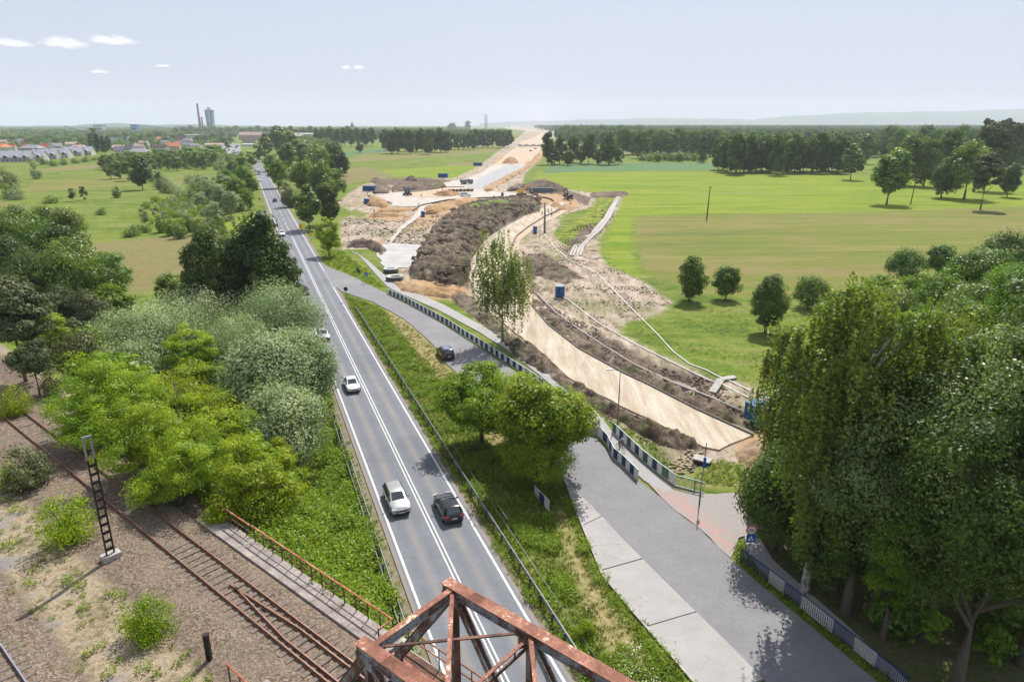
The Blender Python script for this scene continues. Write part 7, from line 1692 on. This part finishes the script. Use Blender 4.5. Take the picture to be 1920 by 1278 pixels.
for px, lab in ((909.5, 'left one of the twin chimneys on the far horizon'), (912.8, 'right one of the twin chimneys on the far horizon')):
    q = PY(px, 236, 5200); z = PY(px, 216, 5200).z; q.z = 0; c_ = empty('chimney', q, 0, lab, 'chimney'); MB().cyl((0, 0, 0), 4.2, z, 12, M_TOW, r2=3.2).build('stack', parent=c_); MB().cyl((0, 0, z - .5), 4, 4, 12, M_ROOFR).build('rim', parent=c_)
M_TEAL = simple('mine_blue', (.02, .20, .34), (.03, .26, .40), .05, .6)
def mine(px, w, d, top, label, mat, y=2500, base=0, z0=0):
    q = PY(px, 240, y); h = PY(px, top, y).z; q.z = base; b = empty('mine_building', q, 0, label, 'mine building'); MB().box((0, 0, (h - base) / 2), (w, d, h - base), mat=mat).build('hall', parent=b); MB().box((0, 0, h - base + .6), (w + 2, d + 2, 1.6), mat=M_ROOFG).build('roof', parent=b); MB().box((0, -d / 2 - .3, (h - base) * .55), (w * .8, .6, (h - base) * .2), mat=M_WIN).build('window_strip', parent=b)
mine(175, 26, 20, 242, 'low bright blue mine shed', M_TEAL); mine(187, 30, 24, 235, 'blue and white mine hall with dark top', M_TOWL); mine(253, 20, 18, 234, 'turquoise mine hall at the high end of the conveyor', M_TEAL); mine(342, 34, 22, 238, 'pale grey boiler house left of the chimneys', M_TOWL)
for (xa, ya, xb, yb, lab) in ((122, 236.5, 165, 246, 'sloping conveyor bridge on the left horizon'), (262, 236, 312, 239.5, 'long conveyor bridge running from the turquoise hall')):
    a, b = PY(xa, ya, 2480), PY(xb, yb, 2480); c_ = empty('conveyor', a, 0, lab, 'conveyor'); keep(MB().beam(a, b, 4, 5, mat=M_TOWL).build('gallery'), c_)
    for k in (0, .33, .66): p = a.lerp(b, k); keep(MB().beam((p.x, p.y, 0), p, 2.5, 2.5, mat=M_TOW).build('support'), c_)
# car park of the market: pale ground and many cars
M_LOT = concrete_like('car_park_surface', (.17, .17, .17), (.24, .24, .24), (.3, .3, .3), .05)
sheet('car_park', [(406,300),(412,285),(420,270),(428,268),(450,270),(452,284),(444,298),(430,301)], M_LOT, .12, .5, kind='structure')
sheet('far_main_road', [(420,268),(424,262),(430,258),(434,258),(428,268)], M_LOT, .12, .5, kind='structure')
base = make_car('parked_car', 'tiny parked car on the pale car park', 'car', C_WHITE, 'hatch', 'cars parked on the far car park', simple_=True); rr_ = random.Random(3); put_px(base, 410, 292, R(20), .15)
vari = []
for k in range(34):
    c_ = copy_tree(base)
    px, py = rr_.uniform(408, 448), rr_.uniform(273, 298)
    if k % 4: px = rr_.choice([410, 413, 438, 442, 446]) + rr_.uniform(-1, 1)
    put_px(c_, px, py, R(rr_.choice([-20, 70, 160])), .15); m = rr_.choice([C_WHITE, C_SILVER, C_NAVY, C_BLACK, C_GREY])
    for ch in c_.children:
        if ch.name.startswith('body'): ch.material_slots[0].link = 'OBJECT'; ch.material_slots[0].material = m
# poles in the car park
for px in (423, 441): q = P(px, 280, 0); p_ = empty('street_lamp', q, 0, ('left' if px < 430 else 'right') + ' tall lamp mast in the far car park', 'street lamp'); MB().cyl((0, 0, 0), .18, 11, 6, M_GALV).build('pole', parent=p_); MB().box((0, 0, 11), (1.6, .4, .2), mat=M_GALV).build('lamp_head', parent=p_)
# far overpass works
ov = empty('overpass', P(993, 274, 0), 0, 'low unfinished concrete overpass crossing the far works', 'overpass'); keep(MB().beam(P(973, 273, 2.5), P(1014, 273, 2.5), 9, 1.6, mat=M_CONCP).build('deck'), ov)
for px in (975, 987, 1000, 1012): p = P(px, 273, 0); keep(MB().beam(p, p + Vector((0, 0, 2)), 6, 2, mat=M_CONCP).build('pier'), ov)
# ---------------------------------------------------------------- hills on the horizon
def hill(name, prof, y, depth, mat):
    mb = MB(); n = len(prof); vs = []
    for row, (dy, k) in enumerate(((-depth, 0), (-depth * .5, .62), (0, 1.0), (depth * .8, .0))):
        for px, py in prof:
            p = PY(px, py, y); vs.append((p.x * (1 + dy / y * .5), y + dy, max(-.5, p.z * k) - (.5 if k == 0 else 0)))
    mb.add(vs, [(r_ * n + i, r_ * n + i + 1, (r_ + 1) * n + i + 1, (r_ + 1) * n + i) for r_ in range(3) for i in range(n - 1)], mat, True); return mb.build(name, kind='structure')
def prof(pts, amp, step=12):
    out = []; x = pts[0][0]; rn = random.Random(9)
    while x <= pts[-1][0]:
        for i in range(len(pts) - 1):
            if pts[i][0] <= x <= pts[i + 1][0]: k = (x - pts[i][0]) / (pts[i + 1][0] - pts[i][0]); y = pts[i][1] * (1 - k) + pts[i + 1][1] * k
        out.append((x, y + amp * (math.sin(x * .05) + .6 * math.sin(x * .13 + 1) + rn.uniform(-.4, .4)))); x += step
    return out
M_HILL = simple('wooded_hill', (.035, .065, .035), (.05, .085, .045), .003, .9)
hill('hills', prof([(-700,236),(-100,235),(60,236),(130,236),(165,232),(230,232),(300,234),(400,233.5),(440,236),(560,238),(700,238)], .5), 6200, 600, M_HILL)
hill('mountains', prof([(1380,228),(1440,221),(1500,217),(1560,213.5),(1650,210),(1700,210),(1760,209),(1830,207.5),(1900,204.5),(2000,202),(2400,199),(3000,205)], .7), 10600, 700, M_HILL)
hill('mountains', prof([(900,231),(1000,227),(1100,225),(1200,222),(1300,222),(1400,224),(1500,226)], .5), 10900, 500, M_HILL)
# ---------------------------------------------------------------- ground vegetation: tufts and weeds set over the near verges and banks
def tuft_mesh(name, seed, n, h, spread, mat, blade=.05, broad=False):
    g = np.random.default_rng(seed); V = []; T_ = []
    for i in range(n):
        a = g.uniform(0, 6.28); r_ = spread * g.random() ** .5; b = np.array([math.cos(a) * r_, math.sin(a) * r_, 0]); lean = g.uniform(.1, .5); d = np.array([math.cos(a) * lean, math.sin(a) * lean, 1]); hh = h * g.uniform(.5, 1.1)
        s = np.array([-math.sin(a + g.uniform(-1, 1)), math.cos(a), 0]) * blade * g.uniform(.6, 1.3); m = b + d * hh * .55; t_ = b + d * hh + np.array([math.cos(a), math.sin(a), -.6]) * hh * .25
        if broad: m = b + d * hh * g.uniform(.3, .9); nn = g.normal(size=3) * .5 + [0, 0, 1]; nn /= np.linalg.norm(nn); u = np.cross(nn, [1, .2, 0]); u /= np.linalg.norm(u); w = np.cross(nn, u); V += [m - u * blade * 1.6, m - w * blade, m + u * blade * 1.6, m + w * blade]
        else: V += [b - s, b + s, m + s * .8, t_]
        T_ += [g.random()] * 4
    me = fast_mesh(name, np.array(V), np.arange(len(V)).reshape(-1, 4), 4); a = me.attributes.new('tint', 'FLOAT', 'POINT'); a.data.foreach_set('value', np.clip(np.array(T_, np.float32), 0, 1)); me.materials.append(mat); return me
GRASSM = leaf_mat('grass_blades', (.10, .15, .016), (.22, .26, .035), .42, .5, .2)
DRYM = leaf_mat('dry_grass_blades', (.22, .19, .07), (.34, .28, .13), .3, .6, .2)
FLM = leaf_mat('white_flower_heads', (.65, .66, .58), (.8, .8, .75), .1)
def carpet(name, pts, meshes, label, cat, smin, smax, zoff=0.0):
    """one object: the tufts are spread by geometry nodes over the given points"""
    if not pts: return
    P3 = np.array([(x, y, tz(x, y) + zoff) for x, y in pts], np.float32); me = bpy.data.meshes.new(name); me.vertices.add(len(P3)); me.vertices.foreach_set('co', P3.ravel()); o = link(name, me, label=label, cat=cat, kind='stuff')
    ng = bpy.data.node_groups.new(name, 'GeometryNodeTree'); ng.interface.new_socket('Geometry', in_out='INPUT', socket_type='NodeSocketGeometry'); ng.interface.new_socket('Geometry', in_out='OUTPUT', socket_type='NodeSocketGeometry')
    N, Lk = ng.nodes, ng.links; gi, go = N.new('NodeGroupInput'), N.new('NodeGroupOutput'); jn = N.new('GeometryNodeJoinGeometry')
    for k, m in enumerate(meshes):
        src = bpy.data.objects.new(name + '_tuft', m)           # a template used only by the node group; not linked to the scene
        oi = N.new('GeometryNodeObjectInfo'); oi.inputs['Object'].default_value = src
        ip = N.new('GeometryNodeInstanceOnPoints'); Lk.new(gi.outputs[0], ip.inputs['Points']); Lk.new(oi.outputs['Geometry'], ip.inputs['Instance'])
        idn = N.new('GeometryNodeInputIndex'); md = N.new('ShaderNodeMath'); md.operation = 'MODULO'; md.inputs[1].default_value = len(meshes); Lk.new(idn.outputs[0], md.inputs[0]); cp = N.new('FunctionNodeCompare'); cp.data_type = 'FLOAT'; cp.operation = 'EQUAL'; Lk.new(md.outputs[0], cp.inputs[0]); cp.inputs[1].default_value = k; cp.inputs['Epsilon'].default_value = .1; Lk.new(cp.outputs[0], ip.inputs['Selection'])
        rv = N.new('FunctionNodeRandomValue'); rv.data_type = 'FLOAT_VECTOR'; rv.inputs['Min'].default_value = (-.15, -.15, 0); rv.inputs['Max'].default_value = (.15, .15, 6.28); Lk.new(rv.outputs['Value'], ip.inputs['Rotation'])
        rs = N.new('FunctionNodeRandomValue'); rs.data_type = 'FLOAT'; rs.inputs[2].default_value = smin; rs.inputs[3].default_value = smax; rs.inputs['Seed'].default_value = 5; Lk.new(rs.outputs[1], ip.inputs['Scale'])
        Lk.new(ip.outputs[0], jn.inputs[0])
    Lk.new(jn.outputs[0], go.inputs[0]); md_ = o.modifiers.new('spread', 'NODES'); md_.node_group = ng; return o
tg = [tuft_mesh('grass_tuft', 1, 26, .42, .30, GRASSM, .030), tuft_mesh('grass_tuft', 2, 22, .34, .32, GRASSM, .032), tuft_mesh('weed_tuft', 3, 34, .5, .3, LM['weeds'], .065, True)]
td = [tuft_mesh('dry_tuft', 4, 20, .3, .28, DRYM, .028), tuft_mesh('grass_tuft', 5, 22, .3, .28, GRASSM, .028)]
tw_ = [tuft_mesh('weed_clump', 6, 120, .75, .42, LM['weeds'], .048, True), tuft_mesh('weed_clump', 7, 110, .6, .45, LM['fresh'], .045, True), tuft_mesh('weed_clump', 8, 90, .8, .4, LM['acacia'], .04, True)]
tf = [tuft_mesh('flower_clump', 9, 26, .62, .4, FLM, .035, True), tw_[0]]
def filt(pts, bad, clear=.15):
    a = np.array(pts); m = np.ones(len(a), bool)
    for q in bad: m &= sdf(q, a[:, 0], a[:, 1]) < -clear
    return [tuple(p) for p in a[m]]
HARD = FLAT_ZONES
# weedy bank between walkway and main road
bank = arr([TK(ABUT - .5, 3.5), TK(8.4, 3.6), TK(12, 4.2), TK(36, 6), RD(40, -5.1), RD(-24, -5.3)])
BP = filt(scatter(None, .36, world_poly=bank), HARD); nz = [mnoise.noise(Vector((p[0] * .45, p[1] * .45, 1))) + .5 * mnoise.noise(Vector((p[0] * 1.3, p[1] * 1.3, 5))) for p in BP]
carpet('bank_weeds', [p for p, v in zip(BP, nz) if v > .05], tw_, 'tall lush weeds in patches on the bank between handrail and main road', 'weeds', .9, 1.9)
carpet('bank_grass', [p for p, v in zip(BP, nz) if v <= .05 and v > -.42], tg + [tw_[1]], 'grass and low weeds on the bank below the handrail', 'grass', .5, 1.1)
carpet('bank_dry_grass', [p for p, v in zip(BP, nz) if v <= -.42], td, 'dry gaps in the weeds of the bank', 'grass', .5, 1.0)
verge = arr([RD(-24, 4.2), RD(84, 4.2), RD(84, 5)]) + pz([(645,552),(700,572),(758,604),(806,646),(836,686),(868,722),(905,750),(950,790),(1000,840),(1045,890),(1056,902),(1080,965),(1105,1025),(1128,1085),(1170,1135),(1232,1206),(1300,1285),(1330,1320)])
vp = filt(scatter(None, .46, world_poly=verge), HARD)
X = np.array(vp); st = np.maximum.reduce([sdf(q, X[:, 0], X[:, 1]) for q in Z['straw']]); pick = RNG.random(len(X))
nz = np.array([mnoise.noise(Vector((p[0] * .4, p[1] * .4, 9))) for p in X])
carpet('verge_grass', [tuple(p) for p, s, v in zip(X, st, nz) if s < 0 and -.22 < v < .2], tg, 'tall grass and herbs on the wedge between the two roads', 'grass', .6, 1.25)
carpet('verge_weeds', [tuple(p) for p, s, v in zip(X, st, nz) if s < 0 and v >= .2], tw_, 'patches of broad leaved weeds on the wedge between the roads', 'weeds', .6, 1.1)
carpet('verge_dry_grass', [tuple(p) for p, s, v in zip(X, st, nz) if s < 0 and v <= -.22], td, 'thin dry grass patches on the wedge between the roads', 'grass', .6, 1.1)
carpet('dry_grass', [tuple(p) for p, s, k in zip(X, st, pick) if s >= 0 and k < .55], td, 'straw coloured mown grass strip on the verge', 'grass', .5, 1.0)
carpet('flowering_weeds', filt(scatter([(1150,1225),(1175,1200),(1200,1215),(1235,1290),(1190,1330),(1140,1290)], .5), HARD), tf, 'white flowering weeds at the bottom of the verge', 'weeds', .7, 1.2)
carpet('roadside_grass', filt(scatter(None, .55, world_poly=arr([RD(-24, -5.3), RD(60, -5.3), RD(60, -4.3), RD(-24, -4.3)])), [Z['ballast'][0]]), tg[:2], 'short grass between left guardrail and road', 'grass', .35, .7)
carpet('rail_weeds', [p for p in scatter(None, .8, world_poly=arr([TK(-14, -3.8), TK(34, -4), TK(34, -8), TK(-14, -7.8)])) if mnoise.noise(Vector((p[0] * .35, p[1] * .35, 0))) > -.08], [tw_[0], td[0], tg[2]], 'sparse low weeds on the sandy strip between the tracks', 'weeds', .25, .75)
carpet('fence_grass', filt(scatter([(1380,1040),(1410,1080),(1500,1150),(1600,1235),(1680,1300),(1700,1290),(1600,1200),(1500,1120),(1440,1075),(1405,1045)], .4), HARD), tg, 'grass strip under the footpath fence', 'grass', .5, .9)
carpet('path_grass', filt(scatter([(735,520),(760,545),(850,590),(950,645),(1015,690),(1100,755),(1150,790),(1180,800),(1250,850),(1300,900),(1400,915),(1400,870),(1340,862),(1290,900),(1240,870),(1190,820),(1130,785),(1060,735),(960,655),(880,605),(790,550)], .55), HARD), tg, 'grass beside the cycle path and the ditch', 'grass', .5, .95)
carpet('fence_side_grass', filt(scatter([(728,548),(800,583),(868,626),(930,668),(985,702),(1020,730),(1015,735),(975,712),(925,680),(862,638),(795,596),(727,556)], .5), HARD), tg, 'grass strip between side road and striped fence', 'grass', .4, .8)
carpet('wedge_grass', filt(scatter([(600,470),(640,470),(680,500),(720,540),(700,535),(650,512),(610,495)], .8), HARD), tg, 'grass between main road and cycle path at the junction', 'grass', .7, 1.3)
mg = [tuft_mesh('meadow_tuft', 12, 16, .45, .5, GRASSM, .05), tuft_mesh('meadow_tuft', 13, 14, .4, .5, DRYM, .045), tuft_mesh('meadow_tuft', 14, 16, .5, .5, LM['fresh'], .07, True)]
carpet('meadow_grass', filt([p for p in scatter([(1180,620),(1262,590),(1300,575),(1400,580),(1500,560),(1650,580),(1650,620),(1500,700),(1420,715),(1345,703),(1250,665)], 1.15) if mnoise.noise(Vector((p[0] * .12, p[1] * .12, 3))) > .0], HARD), mg[:2], 'uneven grass of the near part of the meadow', 'grass', .35, .75)

# loose clods and stones over the disturbed ground
def clod_mesh(seed, mat):
    r_ = random.Random(seed); bm = bmesh.new(); bmesh.ops.create_icosphere(bm, subdivisions=1, radius=.5)
    for v in bm.verts: v.co *= r_.uniform(.7, 1.25); v.co.z *= .7
    me = bpy.data.meshes.new('clod'); bm.to_mesh(me); bm.free(); me.materials.append(mat); return me
CLD = [clod_mesh(1, M_SOIL), clod_mesh(2, M_SOILD), clod_mesh(3, M_SOIL)]; CLP = [clod_mesh(5, M_RB), clod_mesh(6, M_SOIL), clod_mesh(7, M_STONE)]
def clods(name, px, sp, thr, fr, ms, label, smin, smax, off=.02):
    pts = [p for p in filt(scatter(px, sp), FLAT_ZONES, .3) if mnoise.noise(Vector((p[0] * fr, p[1] * fr, 2))) + .6 * mnoise.noise(Vector((p[0] * fr * 3.1, p[1] * fr * 3.1, 7))) > thr]
    carpet(name, pts, ms, label, 'earth clods', smin, smax, off)
RIGHTMUD = [(975,470),(1000,455),(1045,450),(1080,470),(1120,475),(1195,522),(1255,566),(1220,590),(1160,603),(1150,622),(1060,590),(1010,550),(985,510)]
clods('earth_clods', RIGHTMUD, .6, .12, .16, CLD + [clod_mesh(9, M_RB)], 'dark clods scattered over the muddy ground right of the new road', .12, .5)
clods('earth_clods', [(1000,560),(1110,612),(1200,665),(1345,712),(1440,770),(1440,812),(1310,762),(1200,705),(1100,650),(1040,600)], .42, -.05, .3, CLD, 'clods strewn along the channel right of the new road', .15, .6)
clods('earth_clods', [(950,625),(1022,664),(1067,705),(1165,760),(1225,785),(1330,842),(1300,880),(1250,862),(1190,815),(1135,785),(1085,745),(1005,690),(940,645)], .40, -.05, .3, CLD, 'clods strewn between cycle path and new road', .12, .5)
clods('earth_clods', [(640,410),(700,400),(790,410),(820,400),(860,395),(800,470),(730,460),(650,460)], 1.1, .0, .08, CLP, 'rubble and clods over the trampled ground below the roundabout', .3, 1.1)
clods('earth_clods', [(770,505),(795,460),(850,398),(1010,372),(1018,388),(950,426),(905,450),(884,490),(884,540),(830,545)], .8, .1, .15, CLD, 'big clods lying on the long soil heap', .5, 1.6, 2.2)
clods('earth_clods', [(1040,445),(1120,400),(1160,368),(1150,410),(1125,440),(1122,470),(1080,470)], .8, .12, .15, CLD, 'clods beside the rutted track', .2, .7)
# ---------------------------------------------------------------- haze: one closed box of thin air round everything, the sky outside it
mb = MB(); mb.box((0, 5600, 160), (18500, 12400, 330))
t = NT('thin_haze'); v = t.n.new('ShaderNodeVolumePrincipled'); v.inputs['Color'].default_value = (.83, .885, 1, 1); v.inputs['Density'].default_value = 0.95e-4; v.inputs['Anisotropy'].default_value = .1
t.l.new(v.outputs[0], t.out.inputs['Volume'])
mb.build('haze', t.m, kind='stuff')
